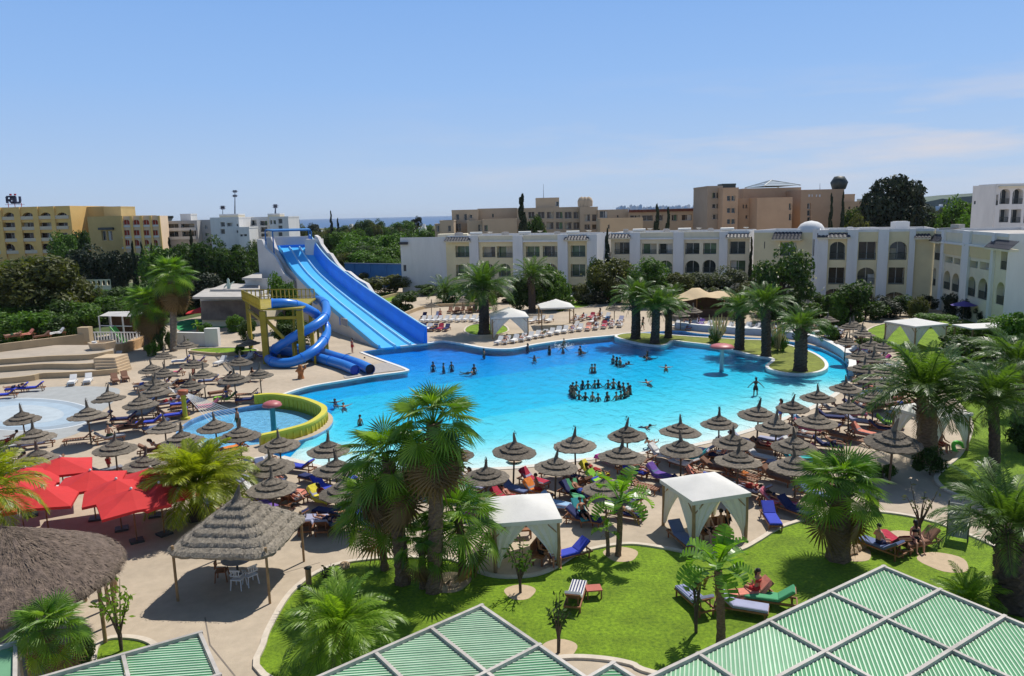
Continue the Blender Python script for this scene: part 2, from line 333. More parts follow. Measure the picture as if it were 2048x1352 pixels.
# expansion joints in the near deck, and planting pits
for i, (x, y, r) in enumerate([(1242, 1109, .75), (1040, 1185, .62), (1120, 1298, .6), (1888, 1125, .95), (1700, 1105, .9), (1815, 1078, .9), (1030, 920, .5), (898, 1165, .9)]):
    c = P(x, y).xy; g = G(); g.poly([(c.x + r * (1 + .1 * math.sin(3 * a)) * math.cos(a), c.y + r * math.sin(a)) for a in [k * math.pi / 12 for k in range(24)]], .02); struct('planting_pit', g, sand_m)
g = G(); g.strip(gp([(410, 1235), (420, 1290), (470, 1352)]), .05, 0, .008)
g.strip(gp([(560, 1148), (640, 1125)]), .03, 0, .006); struct('deck_joint', g, M('deck_joint', (.2, .17, .14), .9))
# ================================================================ BUILDINGS
white_w = M('white_render', (.76, .745, .715), .85, .07, .9, .08, 8, stretch=(1, 1, .18), patch=.08)
cream_w = M('cream_render', (.76, .65, .40), .85, .06, .6, .08, 8, patch=.06)
pale_w = M('pale_render', (.76, .68, .50), .85, .06, .6, .08, 8, patch=.06)
yellow_w = M('yellow_ochre_render', (.90, .58, .20), .9, .07, .3, .05, 5, patch=.07)
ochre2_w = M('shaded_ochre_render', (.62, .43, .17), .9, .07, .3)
brown_w = M('tan_render', (.52, .40, .27), .9, .07, .3, patch=.06)
rust_w = M('terracotta_render', (.52, .35, .22), .9, .07, .3, patch=.06)
grey_w = M('grey_render', (.50, .48, .45), .9, .07, .3)
roof_w = M('flat_roof', (.46, .43, .39), .95, .15, .5)
tile_m = M('dark_roof_tile', (.045, .045, .055), .6, .3, 2.5)
glass_m = M('window_glass', (.035, .045, .05), .12, .5, .35, spec=.6)
glassg_m = M('green_curtain_glass', (.10, .17, .09), .15, .5, .5, spec=.6)
glassb_m = M('brown_shade_glass', (.06, .04, .03), .2, .5, .5, spec=.5)
frame_m = M('window_frame_white', (.62, .62, .58), .5, .05, 2)
rail_m = M('balcony_rail_dark', (.045, .055, .05), .5, .2, 2)
redw_m = M('red_panel', (.42, .06, .03), .7, .15, .5)

_cq = random.Random(77); curt1 = M('curtain_cream', (.52, .48, .38), .9, .1, 4); curt2 = M('curtain_green', (.16, .26, .15), .9, .1, 4); curt3 = M('curtain_white', (.62, .62, .60), .9, .1, 4)
class Facade:
    def __init__(s, a, b, z0, z1):
        s.a = Vector(a[:2]); s.b = Vector(b[:2]); s.z0 = z0; s.z1 = z1; s.d = (s.b - s.a); s.len = s.d.length; s.d.normalize()
        s.n = Vector((s.d.y, -s.d.x)); s.holes = []
    def pt(s, u, z, off=0.): q = s.a + s.d * u + s.n * off; return (q.x, q.y, z)
    def uv(s, px, py):
        r = ray(px, py); r2 = Vector((r.x, r.y)); den = r2.x * s.d.y - r2.y * s.d.x
        t = (s.a.x * s.d.y - s.a.y * s.d.x) / den; q = EYE + r * t
        return (q.xy - s.a).dot(s.d), q.z
    def hole(s, u0, z0, u1, z1, arch):
        if arch:
            r = (u1 - u0) / 2; k = 8; zz = z1 - r * .85
            return [(u0, z0), (u1, z0), (u1, zz)] + [((u0 + u1) / 2 + r * math.cos(math.pi * i / k), zz + r * .85 * math.sin(math.pi * i / k)) for i in range(1, k)] + [(u0, zz)]
        return [(u0, z0), (u1, z0), (u1, z1), (u0, z1)]
    def wallmesh(s, g, outline=None, deep=.35):
        o = outline or [(0, s.z0), (s.len, s.z0), (s.len, s.z1), (0, s.z1)]
        loops = [[Vector((u, z, 0)) for u, z in o]] + [[Vector((u, z, 0)) for u, z in h] for h, _ in s.holes]
        flat = [p for l in loops for p in l]; fs = []
        for a, b, c in tessellate_polygon(loops):
            n = (flat[b] - flat[a]).cross(flat[c] - flat[a]).z
            if abs(n) > 1e-9: fs.append((a, b, c) if n > 0 else (c, b, a))
        g.add([s.pt(p.x, p.y) for p in flat], fs)
        for h, dp in s.holes:
            n = len(h); g.add([s.pt(u, z, -o_) for u, z in h for o_ in (0, dp)], [(2 * i, 2 * i + 1, 2 * ((i + 1) % n) + 1, 2 * ((i + 1) % n)) for i in range(n)])
    def slab(s, g, u0, z0, u1, z1, o0, o1):
        vs = [s.pt(u, z, o) for o in (o0, o1) for u, z in ((u0, z0), (u1, z0), (u1, z1), (u0, z1))]
        g.add(vs, [(3, 2, 1, 0), (4, 5, 6, 7), (0, 1, 5, 4), (1, 2, 6, 5), (2, 3, 7, 6), (3, 0, 4, 7)])
    def window(s, root, u0, z0, u1, z1, arch=False, deep=.9, glass=None, rail=True, lab=None, bars=1, railz=None):
        z0 = max(z0, .12); z1 = min(z1, s.z1 - .12); u0 = max(u0, .06); u1 = min(u1, s.len - .06)
        if u1 - u0 < .08 or z1 - z0 < .15: return None
        h = s.hole(u0, z0, u1, z1, arch); s.holes.append((h, deep))
        w_, hh = u1 - u0, z1 - z0; g = G(); t = min(.09, w_ * .08)
        s.slab(g, u0, z0, u1, z0 + t, -deep, -deep + .06); s.slab(g, u0, z1 - t, u1, z1, -deep, -deep + .06)
        s.slab(g, u0, z0 + t, u0 + t, z1 - t, -deep, -deep + .06); s.slab(g, u1 - t, z0 + t, u1, z1 - t, -deep, -deep + .06)
        for k in range(bars):
            uc = u0 + w_ * (k + 1) / (bars + 1); s.slab(g, uc - t / 2, z0 + t, uc + t / 2, z1 - t, -deep, -deep + .06)
        fr = ob('window', g.mesh('window', frame_m), root, label=lab)
        g = G(); g.add([s.pt(u, z, -deep + .02) for u, z in h], [tuple(range(len(h)))]); ob('pane', g.mesh('pane', glass or glass_m), fr)
        if _cq.random() < .5 and glass is not redw_m and w_ > .5:
            ua, ub = ((u0 + t, u0 + w_ * _cq.uniform(.25, .5)) if _cq.random() < .5 else (u1 - w_ * _cq.uniform(.25, .5), u1 - t)); g = G(); nf = 7; zt_ = z1 - t - (w_ * .42 if arch else 0)
            g.add([s.pt(ua + (ub - ua) * i / nf, z, -deep + .03 + .025 * (i % 2)) for z in (z0 + t, zt_) for i in range(nf + 1)], [(i, i + 1, nf + 2 + i, nf + 1 + i) for i in range(nf)]); ob('curtain', g.mesh('curtain', _cq.choice([curt1, curt1, curt2, curt3])), fr)
        if rail:
            g = G(); rz = railz or min(1.0, hh * .42)
            s.slab(g, u0 + .02, z0 + rz - .07, u1 - .02, z0 + rz, -.14, -.08); s.slab(g, u0 + .02, z0 + .04, u1 - .02, z0 + .09, -.14, -.08)
            nb = max(4, int(w_ / .16))
            for k in range(nb + 1):
                uc = u0 + .04 + (w_ - .08) * k / nb; s.slab(g, uc - .02, z0 + .09, uc + .02, z0 + rz - .07, -.125, -.095)
            ob('balcony_railing', g.mesh('balcony_railing', rail_m), root)
        return fr
    def winpx(s, root, x0, y0, x1, y1, **k):
        ym = (y0 + y1) / 2; u0 = s.uv(x0, ym)[0]; u1 = s.uv(x1, ym)[0]; xm = (x0 + x1) / 2
        return s.window(root, u0, s.uv(xm, y1)[1], u1, s.uv(xm, y0)[1], **k)

def shell(root, f, depthm, mat, name='wall', roofmat=None, parapet=.35, sides=True):
    """Side and back walls, flat roof and parapet behind a facade."""
    z0, z1 = f.z0, f.z1; a, b = f.a, f.b; n = -f.n * depthm; c, d = b + n, a + n
    g = G()
    for p, q in ((b, c), (c, d), (d, a)): g.add([(p.x, p.y, z0), (q.x, q.y, z0), (q.x, q.y, z1), (p.x, p.y, z1)], [(0, 1, 2, 3)])
    ob(name, g.mesh(name, mat), root)
    g = G(); g.add([(p.x, p.y, z1 - parapet) for p in (a, b, c, d)], [(0, 1, 2, 3)]); ob('roof', g.mesh('roof', roofmat or roof_w), root)
    g = G(); ins = [(a + b + c + d) / 4 + (p - (a + b + c + d) / 4) * .985 for p in (a, b, c, d)]
    g.strip([p + (Vector((0, 0))) for p in ins], .22, z1 - parapet, z1 + .05, True); ob('parapet', g.mesh('parapet', white_w if mat in (white_w, cream_w, pale_w) else mat), root)

def facade_done(root, f, mat, name='wall', outline=None):
    g = G(); f.wallmesh(g, outline); return ob(name, g.mesh(name, mat), root)
def tile_awning(root, f, x0, x1, ytop, ybot, proj=1.1):
    u0, u1 = f.uv(x0, ybot)[0], f.uv(x1, ybot)[0]; z1, z0 = f.uv((x0 + x1) / 2, ytop)[1], f.uv((x0 + x1) / 2, ybot)[1]
    aw = ob('tiled_awning', None, root)
    n = max(5, int((u1 - u0) / .55))
    me = None
    for r_ in range(2):
        for k in range(n):
            ua = u0 + (u1 - u0) * k / n; ub = u0 + (u1 - u0) * (k + .93) / n; t0 = r_ / 2; t1 = (r_ + 1.12) / 2; g = G()
            q = [f.pt(ua, z1 + (z0 - z1) * t0, proj * t0 + .03), f.pt(ub, z1 + (z0 - z1) * t0, proj * t0 + .03), f.pt(ub, z1 + (z0 - z1) * t1, proj * t1 + .06), f.pt(ua, z1 + (z0 - z1) * t1, proj * t1 + .06)]
            q = [Vector(p) for p in q]; um = (q[0] + q[1]) / 2 + Vector((0, 0, .09)); lm = (q[2] + q[3]) / 2 + Vector((0, 0, .09))
            g.add([q[0], um, q[1], q[2], lm, q[3]], [(0, 5, 4, 1), (1, 4, 3, 2), (5, 3, 4)]); ob('roof_tile', g.mesh('roof_tile', tile_m), aw)
    g = G(); f.slab(g, u0, z0 - .28, u1, z0 - .02, 0.01, proj + .05); ob('awning_soffit', g.mesh('awning_soffit', pale_w), root)
def pier(root, f, x0, x1, y, proj=.45, mat=white_w, top=.05, z0=None):
    u0, u1 = f.uv(x0, y)[0], f.uv(x1, y)[0]; g = G(); f.slab(g, u0, f.z0 if z0 is None else z0, u1, f.z1 + top, .004, proj); ob('pier', g.mesh('pier', mat), root)
def ledge(root, f, x0, x1, y, h=.22, proj=.28, mat=white_w):
    u0, z = f.uv(x0, y); u1 = f.uv(x1, y)[0]; g = G(); f.slab(g, u0, z - h / 2, u1, z + h / 2, .006, proj); ob('cornice', g.mesh('cornice', mat), root)
def zc(px, py, s=3.977): return None

def zs(o, s=3.977): return lambda x, y: (x / s + o[0], y / s + o[1])
def rect(zf, x0, y0, x1, y1): a = zf(x0, y0); b = zf(x1, y1); return a[0], a[1], b[0], b[1]

def clutter(root, f, n, seed):
    q = random.Random(seed)
    for k in range(n):
        u = f.len * (k + .3 + .4 * q.random()) / n; p = f.pt(u, 0, -q.uniform(1.2, 4)); g = G(); t = k % 3; z = f.z1 - .35
        if t == 0: g.box((p[0], p[1], z + .45), (q.uniform(.8, 1.8), .8, .9), q.random()); g.box((p[0], p[1], z + .93), (q.uniform(.5, .9), .5, .08))
        elif t == 1: g.tube([(p[0] - 1, p[1], z + .7), (p[0] + 1.4, p[1], z + .7)], .32, 10); g.box((p[0], p[1], z + .2), (1.6, .5, .4))
        else: g.lathe([(0, 0), (.35, .06), (.55, .22)], 12, (p[0], p[1], z + .8)); g.tube([(p[0], p[1], z), (p[0], p[1], z + .8)], .05, 6)
        ob('roof_unit', g.mesh('roof_unit', roof_w if t == 0 else frame_m), root)
# ---- white three-storey guest block, centre
z3 = zs((780, 360)); z4 = zs((1180, 360)); z5 = zs((1536, 320)); zA = zs((0, 360)); zB = zs((412, 360))
r = thing('guest_building', PY(1040, 590, 140), 0, 'long white hotel block with cream bays behind the dark round palm by the pool', 'building', 'white poolside hotel blocks'); r.location = (0, 0, 0)
f = Facade(PY(895, 580, 147), PY(1194, 580, 136), 0, 10.85)
for i, (x0, y0, x1, y1, ar) in enumerate([(520, 525, 640, 615, 0), (735, 530, 838, 615, 0), (850, 527, 975, 618, 0), (1080, 527, 1190, 612, 0), (1215, 525, 1330, 612, 0), (1437, 520, 1553, 612, 0), (525, 675, 625, 770, 0), (735, 665, 830, 770, 1), (865, 665, 960, 770, 1), (1085, 665, 1185, 770, 1), (1225, 665, 1330, 770, 1), (1437, 670, 1553, 770, 0), (1437, 835, 1553, 925, 0), (1225, 830, 1330, 925, 1), (735, 830, 830, 925, 1), (525, 830, 625, 925, 0)]):
    f.winpx(r, *rect(z3, x0, y0, x1, y1), arch=bool(ar), glass=[glassg_m, glass_m, glassg_m][i % 3], deep=1.1)
facade_done(r, f, cream_w); shell(r, f, 12, white_w)
for x0, x1 in ((640, 712), (985, 1062), (1340, 1418), (1572, 1652)): a = z3(x0, 600); b = z3(x1, 600); pier(r, f, a[0], b[0], a[1], .5)
for x0, x1 in ((712, 985), (1062, 1340)):
    a = z3(x0, 487); b = z3(x1, 487); ledge(r, f, a[0], b[0], a[1], .3, .55); u0 = f.uv(*a)[0]; u1 = f.uv(b[0], b[1])[0]
    g = G(); f.slab(g, u0, f.uv(*a)[1] + .16, u1, f.z1, .01, .3); ob('fascia', g.mesh('fascia', pale_w), r)
a = z3(450, 455); b = z3(650, 482); tile_awning(r, f, a[0], b[0], a[1], b[1]); a = z3(1395, 442); b = z3(1590, 472); tile_awning(r, f, a[0], b[0], a[1], b[1])
clutter(r, f, 9, 1)
f2 = Facade(PY(804, 560, 148.5), PY(895, 560, 147.05), 0, 10.75)
f2.winpx(r, *rect(z3, 105, 675, 130, 728), rail=False, deep=.2, bars=0)
facade_done(r, f2, white_w, 'end_wall'); 
g = G(); f2.slab(g, .0, 9.4, 1.6, 9.9, .01, .7); ob('tiled_awning', g.mesh('tiled_awning', tile_m), r)
g = G(); g.box((f2.a.x + 10, f2.a.y + 6, 10.6), (6, 4, 1.)); ob('roof_kiosk', g.mesh('roof_kiosk', pale_w), r)

r = thing('guest_building', (0, 0, 0), 0, 'white hotel block with four bluish piers behind the row of island palms', 'building', 'white poolside hotel blocks')
f = Facade(PY(1222, 580, 144), PY(1497, 580, 134), 0, 10.8)
for i, (x0, y0, x1, y1, ar) in enumerate([(195, 495, 315, 590, 0), (415, 505, 530, 590, 0), (545, 505, 658, 590, 0), (757, 500, 870, 590, 0), (900, 500, 1005, 590, 0), (1110, 488, 1235, 590, 0), (415, 640, 530, 740, 1), (545, 640, 655, 740, 1), (757, 640, 870, 740, 1), (895, 635, 1000, 740, 1), (1115, 640, 1235, 735, 0), (200, 640, 315, 735, 0)]):
    f.winpx(r, *rect(z4, x0, y0, x1, y1), arch=bool(ar), glass=[glass_m, glassg_m, glass_m][i % 3], deep=1.1)
facade_done(r, f, pale_w); shell(r, f, 12, white_w)
for x0, x1 in ((320, 402), (665, 748), (1028, 1095)): a = z4(x0, 600); b = z4(x1, 600); pier(r, f, a[0], b[0], a[1], .5)
for x0, x1 in ((402, 665), (748, 1028)):
    a = z4(x0, 467); b = z4(x1, 467); ledge(r, f, a[0], b[0], a[1], .3, .55); g = G(); f.slab(g, f.uv(*a)[0], f.uv(*a)[1] + .16, f.uv(*b)[0], f.z1, .01, .3); ob('fascia', g.mesh('fascia', pale_w), r)
clutter(r, f, 9, 2)
for x0, x1, yt, yb in ((150, 330, 430, 457), (1085, 1282, 425, 452)): a = z4(x0, yt); b = z4(x1, yb); tile_awning(r, f, a[0], b[0], a[1], b[1])

r = thing('guest_building', (0, 0, 0), 0, 'narrow cream hotel block half hidden by the dark flowering tree', 'building', 'white poolside hotel blocks')
f = Facade(PY(1505, 580, 128), PY(1637, 580, 121), 0, 11.1)
f.winpx(r, *rect(z4, 1510, 495, 1640, 605), glass=glassg_m, deep=.9); f.winpx(r, *rect(z4, 1510, 660, 1640, 760), glass=glassg_m, deep=.9)
f.winpx(r, *rect(z4, 1384, 490, 1392, 545), rail=False, bars=0, deep=.15)
facade_done(r, f, cream_w); shell(r, f, 10, pale_w); a = z4(1465, 415); b = z4(1690, 466); tile_awning(r, f, a[0], b[0], a[1], b[1])
g = G(); c = PY(1622, 455, 124); g.lathe([(2.1, 0), (2., .5), (1.6, 1.05), (1., 1.4), (.3, 1.55), (0, 1.6)], 16, (c.x, c.y, 11.0)); ob('roof_dome', g.mesh('roof_dome', white_w), r)

r = thing('guest_building', (0, 0, 0), 0, 'white hotel block with arched balconies and fat piers beside the right wing', 'building', 'white poolside hotel blocks')
f = Facade(PY(1634, 600, 115.2), PY(1862, 600, 109.5), 0, 11.3)
for i, (x0, y0, x1, y1, ar) in enumerate([(490, 650, 615, 795, 1), (720, 650, 860, 795, 0), (965, 648, 1105, 795, 1), (480, 855, 610, 990, 0), (710, 855, 850, 990, 1), (957, 855, 1085, 990, 0), (440, 1025, 605, 1160, 1), (690, 1030, 840, 1160, 1), (905, 1050, 1110, 1230, 1)]):
    f.winpx(r, *rect(z5, x0, y0, x1, y1), arch=bool(ar), glass=[glass_m, glassb_m][i % 2], deep=1.5, rail=i < 6, bars=1)
facade_done(r, f, cream_w); shell(r, f, 11, white_w)
for x0, x1 in ((395, 475), (628, 712), (872, 955), (1118, 1165)): a = z5(x0, 700); b = z5(x1, 700); pier(r, f, a[0], b[0], a[1], .55)
fl = Facade(PY(1620, 600, 117), f.a + f.n * .3, 0, 11.4)
for y0, y1 in ((630, 765), (840, 955), (1025, 1150)): fl.winpx(r, *rect(z5, 352, y0, 368, y1), rail=False, bars=0, deep=.2)
facade_done(r, fl, white_w, 'corner_wall')
for x0, x1, yt, yb in ((390, 655, 582, 612), (1160, 1290, 588, 615)): a = z5(x0, yt); b = z5(x1, yb); tile_awning(r, f, a[0], b[0], a[1], b[1], .9)
for (px, py, sx, sy, sz) in ((1800, 452, 2.2, 1.5, 1.3), (1735, 457, 3, 1, .5), (1700, 457, .8, .8, .6)):
    c = PY(px, py, 117); g = G(); g.box((c.x, c.y, 10.95 + sz / 2), (sx, sy, sz)); g.box((c.x, c.y, 10.95 + sz + .04), (sx * .8, sy * .8, .08)); ob('roof_unit', g.mesh('roof_unit', white_w), r)

r = thing('guest_building', (0, 0, 0), 0, 'hotel wing with arched lower windows running towards the right edge', 'building', 'white poolside hotel blocks')
f = Facade(PY(1862, 600, 109.4), PY(2008, 600, 85.5), 0, 11.3)
for i, (x0, y0, x1, y1, ar) in enumerate([(1298, 662, 1380, 795, 0), (1408, 768, 1468, 818, 0), (1478, 782, 1530, 830, 0), (1605, 803, 1668, 858, 0), (1683, 813, 1758, 873, 0), (1850, 715, 1965, 880, 0), (1285, 855, 1335, 998, 1), (1395, 880, 1450, 1030, 1), (1462, 900, 1520, 1050, 1), (1585, 925, 1650, 1085, 1), (1670, 940, 1745, 1110, 1), (1815, 972, 1900, 1155, 1)]):
    f.winpx(r, *rect(z5, x0, y0, x1, y1), arch=bool(ar), glass=[glass_m, glassg_m][i % 2], deep=.8, rail=i not in (1, 2, 3, 4), bars=0 if i in (6, 7, 8, 9, 10) else 1)
facade_done(r, f, pale_w); shell(r, f, 11, white_w)
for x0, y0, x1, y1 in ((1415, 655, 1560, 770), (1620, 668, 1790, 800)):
    a = z5(x0, y0); b = z5(x1, y1); g = G(); f.slab(g, f.uv(*a)[0], f.uv(b[0], (a[1] + b[1]) / 2)[1] - .9, f.uv(*b)[0], f.uv(*a)[1], .01, .18); ob('cream_panel', g.mesh('cream_panel', M('warm_cream_panel', (.70, .56, .30), .8, .06, .6)), r)  # raised panels in a deeper cream than the wall
for x0, x1, y in ((1390, 1412, 700), (1560, 1615, 720), (1790, 1812, 760)): a = z5(x0, y); b = z5(x1, y); pier(r, f, a[0], b[0], a[1], .3)
for x0, x1, y in ((1280, 1390, 628), (1390, 1590, 650), (1600, 1830, 672)): a = z5(x0, y); b = z5(x1, y); ledge(r, f, a[0], b[0], a[1], .28, .4)
a = z5(1272, 590); b = z5(1400, 640); tile_awning(r, f, a[0], b[0], a[1], b[1], .7); a = z5(1790, 640); b = z5(2000, 700); tile_awning(r, f, a[0], b[0], a[1], b[1], .9)
f3 = Facade(f.b, f.b + Vector((14, 1.5)), 0, 11.3)
f3.winpx(r, *rect(z5, 1955, 1015, 1995, 1115), rail=False, glass=glassb_m, deep=.3); facade_done(r, f3, white_w, 'end_wall')
g = G(); c = PY(1900, 462, 103); g.box((c.x, c.y, 11.5), (4, .3, .25), .4); g.box((c.x + 1, c.y, 11.8), (1.2, 1.2, .5), .4); ob('roof_unit', g.mesh('roof_unit', roof_w), r)

# ---- generic far block: facade square to the viewer at distance Y
def block(root, x0, x1, ytop, Y, mat, dep=14, wins=(), name='wall', Y2=None, glass=None, deep=.6, z0=0., frame=True, rail=False, xm=None):
    a = PY(x0, ytop, Y); b = PY(x1, ytop, Y2 or Y); f = Facade(a, b, z0, (a.z + b.z) / 2)
    for q in wins: f.winpx(root, *q[:4], arch=len(q) > 4 and bool(q[4]), glass=(q[5] if len(q) > 5 else glass) or glass_m, deep=deep, rail=rail, bars=1 if (q[2] - q[0]) > 11 else 0)
    facade_done(root, f, mat, name); shell(root, f, dep, mat, name); return f
def grid(zf, cols, rows):
    return [(*rect(zf, c[0], q[0], c[1], q[1]), *(q[2:] if len(q) > 2 else ())) for q in rows for c in cols]

r = thing('ochre_hotel', (0, 0, 0), 0, 'ochre hotel with rows of arched balconies and a rooftop letter sign at far left', 'building')
f = block(r, -170, zA(555, 0)[0], zA(300, 222)[1], 232, yellow_w, 18, grid(zA, ((-240, -150), (-100, -20), (25, 120), (172, 270), (315, 410), (447, 540)), ((258, 303, 1), (338, 385), (420, 475), (505, 572, 1))), rail=False, glass=glassb_m, deep=1.2, Y2=228)
for x0, x1 in ((-20, 22), (122, 170), (272, 313), (412, 445)): a = zA(x0, 300); b = zA(x1, 300); pier(r, f, a[0], b[0], a[1], .5, yellow_w)
for y in (312, 395, 485, 580): a = zA(-200, y); b = zA(550, y); ledge(r, f, a[0], b[0], a[1], 1.0, .35, M('balcony_front_pale', (.72, .60, .44), .8, .06, .5))
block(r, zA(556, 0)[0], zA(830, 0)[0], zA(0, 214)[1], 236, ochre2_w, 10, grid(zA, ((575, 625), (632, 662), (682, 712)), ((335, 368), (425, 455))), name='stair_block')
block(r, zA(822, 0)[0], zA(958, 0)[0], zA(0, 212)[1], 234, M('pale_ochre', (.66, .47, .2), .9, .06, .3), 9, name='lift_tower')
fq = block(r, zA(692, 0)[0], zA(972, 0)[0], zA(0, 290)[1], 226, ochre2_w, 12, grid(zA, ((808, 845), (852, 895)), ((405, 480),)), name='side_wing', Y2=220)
a = zA(795, 388); b = zA(908, 388); ledge(r, fq, a[0], b[0], a[1], .7, .7, rail_m)
f = block(r, zA(968, 0)[0], zA(1272, 0)[0], zA(0, 288)[1], 219.5, M('pale_sand_render', (.82, .62, .42), .9, .06, .3), 12, grid(zA, ((980, 1030), (1058, 1108), (1138, 1185), (1210, 1255)), ((315, 357, 1, redw_m), (398, 442, 0, redw_m), (475, 525, 1, redw_m))), name='arcade_wing', Y2=222)
for x0, x1 in ((962, 977), (1034, 1054), (1112, 1134), (1190, 1207), (1258, 1274)): a = zA(x0, 300); b = zA(x1, 300); pier(r, f, a[0], b[0], a[1], .6, yellow_w)
for y in (370, 458, 540): a = zA(972, y); b = zA(1270, y); ledge(r, f, a[0], b[0], a[1], .5, .3, white_w)

# rooftop letters: R I U with two dots over the I, on a frame
sg = thing('rooftop_sign', PY(30, 412, 234), 0, 'dark blue rooftop letters reading RIU with two dots above the middle letter', 'sign')
sgm = M('sign_dark_blue', (.03, .035, .08), .5, .15, 1); sgr = M('sign_red', (.35, .02, .05), .5, .15, 1)
Z0 = ZT(30, 406, 234) - sg.location.z; hL = ZT(30, 393, 234) - ZT(30, 406, 234); pxm = 234 / 1500
def letter(name, strokes, mat):
    g = G()
    for pts in strokes:
        for p, q in zip(pts, pts[1:]): g.bar((p[0], 0, p[1]), (q[0], 0, q[1]), .5, .55, (0, 1, 0))
    ob('letter', g.mesh(name, mat), sg)
o = -14 * pxm; W = 9 * pxm
letter('letter_r', [[(o, Z0), (o, Z0 + hL)], [(o, Z0 + hL), (o + W * .8, Z0 + hL), (o + W, Z0 + hL * .82), (o + W * .8, Z0 + hL * .5), (o, Z0 + hL * .5)], [(o + W * .45, Z0 + hL * .5), (o + W, Z0)]], sgm)
o += 12.5 * pxm; letter('letter_i', [[(o, Z0), (o, Z0 + hL)], [(o - .7, Z0 + hL), (o + .7, Z0 + hL)], [(o - .7, Z0), (o + .7, Z0)]], sgm)
letter('letter_dots', [[(o - .9, Z0 + hL * 1.3), (o - .5, Z0 + hL * 1.3)], [(o + .5, Z0 + hL * 1.3), (o + .9, Z0 + hL * 1.3)]], sgr)
o += 4 * pxm; letter('letter_u', [[(o, Z0 + hL), (o, Z0 + hL * .3), (o + W * .25, Z0), (o + W * .75, Z0), (o + W, Z0 + hL * .3), (o + W, Z0 + hL)]], sgm)
g = G()
for x in (-2, 0, 2): g.bar((x, 0, -.3), (x, 0, Z0), .15, .15)
g.bar((-3, 0, Z0 * .5), (3, 0, Z0 * .5), .1, .1); ob('sign_frame', g.mesh('sign_frame', sgr), sg)

r = thing('grey_apartment_block', (0, 0, 0), 0, 'low grey apartment block with long dark balconies beside the ochre hotel', 'building')
f = block(r, zA(1277, 0)[0], zA(1565, 0)[0], zA(0, 325)[1], 235, grey_w, 12, [rect(zA, *q) for q in ((1325, 348, 1420, 388), (1440, 348, 1545, 382), (1282, 362, 1305, 385), (1330, 410, 1420, 455), (1450, 408, 1545, 450), (1282, 420, 1300, 455), (1548, 405, 1560, 445))], rail=True, deep=1.2)
for y in (395, 465): a = zA(1280, y); b = zA(1562, y); ledge(r, f, a[0], b[0], a[1], .9, .4, white_w)
block(r, zA(1565, 0)[0], zA(1672, 0)[0], zA(0, 318)[1], 238, grey_w, 10, [rect(zA, *q) for q in ((1632, 362, 1648, 390), (1632, 420, 1648, 448), (1590, 400, 1605, 430))], name='side_wall')
block(r, zA(1432, 0)[0], zA(1515, 0)[0], zA(0, 270)[1], 245, white_w, 5, name='roof_block')
for x in (1290, 1330): c = PY(*zA(x, 312), 240); g = G(); g.box((c.x, c.y, c.z), (3.2, 1.6, .15), 0, .6); g.tube([(c.x - 1.6, c.y + .8, c.z + .7), (c.x + 1.6, c.y + .8, c.z + .7)], .35, 8); g.box((c.x, c.y, c.z - .9), (.3, .3, 1.6)); ob('solar_heater', g.mesh('solar_heater', rail_m), r)
r = thing('white_apartment_block', (0, 0, 0), 0, 'white stepped apartment block with rooftop mast left of the big slide', 'building')
block(r, zB(30, 0)[0], zB(258, 0)[0], zB(0, 298)[1], 225, white_w, 14, [rect(zB, *q) for q in ((115, 335, 150, 372), (165, 340, 213, 370), (115, 390, 150, 430), (243, 350, 256, 368), (243, 400, 256, 420))], name='front_block')
block(r, zB(255, 0)[0], zB(340, 0)[0], zB(0, 375)[1], 222, white_w, 8, [rect(zB, *q) for q in ((270, 432, 292, 450), (298, 430, 325, 448))], name='low_block')
block(r, zB(105, 0)[0], zB(255, 0)[0], zB(0, 272)[1], 230, pale_w, 6, name='roof_block')
block(r, zB(245, 0)[0], zB(500, 0)[0], zB(0, 297)[1], 236, white_w, 12, [rect(zB, *q) for q in ((355, 320, 402, 362), (430, 325, 488, 362), (355, 375, 402, 412), (435, 375, 488, 412), (360, 425, 400, 450), (440, 425, 490, 450))], name='middle_block', rail=True, deep=1.)
block(r, zB(500, 0)[0], zB(652, 0)[0], zB(0, 292)[1], 230, white_w, 12, [rect(zB, *q) for q in ((510, 320, 527, 352), (535, 320, 556, 352), (575, 308, 607, 348), (575, 362, 607, 395), (575, 415, 607, 448))], name='right_block')
block(r, zB(490, 0)[0], zB(585, 0)[0], zB(0, 268)[1], 234, pale_w, 5, name='roof_block')
def mast(px, y0, y1, Y, lab, r0=.22, bulbs=True):
    a = PY(px, y1, Y); b = PY(px, y0, Y); g = G(); g.tube([a, (a + b) / 2, b], [r0, r0 * .7, r0 * .4], 6)
    rt = thing('roof_mast', (0, 0, 0), 0, lab, 'mast'); ob('pole', g.mesh('pole', M('mast_steel', (.12, .14, .2), .5, .1, 1)), rt)
    if bulbs:
        g = G()
        for t in (.78, .97): c = a.lerp(b, t); g.box(c, (1.1, .5, .7)); g.bar(c - Vector((1, 0, 0)), c + Vector((1, 0, 0)), .1, .1)
        ob('antenna', g.mesh('antenna', M('antenna_grey', (.2, .2, .24), .5, .1, 1)), rt)
mast(zB(230, 0)[0], zB(0, 85)[1], zB(0, 272)[1], 231, 'tall dark mast on the white stepped apartment block')
mast(zB(552, 0)[0], zB(0, 200)[1], zB(0, 268)[1], 235, 'short antenna mast nearest the slide on the white apartment roof', .3)
mast(zB(133, 0)[0], zB(0, 212)[1], zB(0, 272)[1], 231, 'thin aerial left of the tall mast on the white apartment roof', .12)

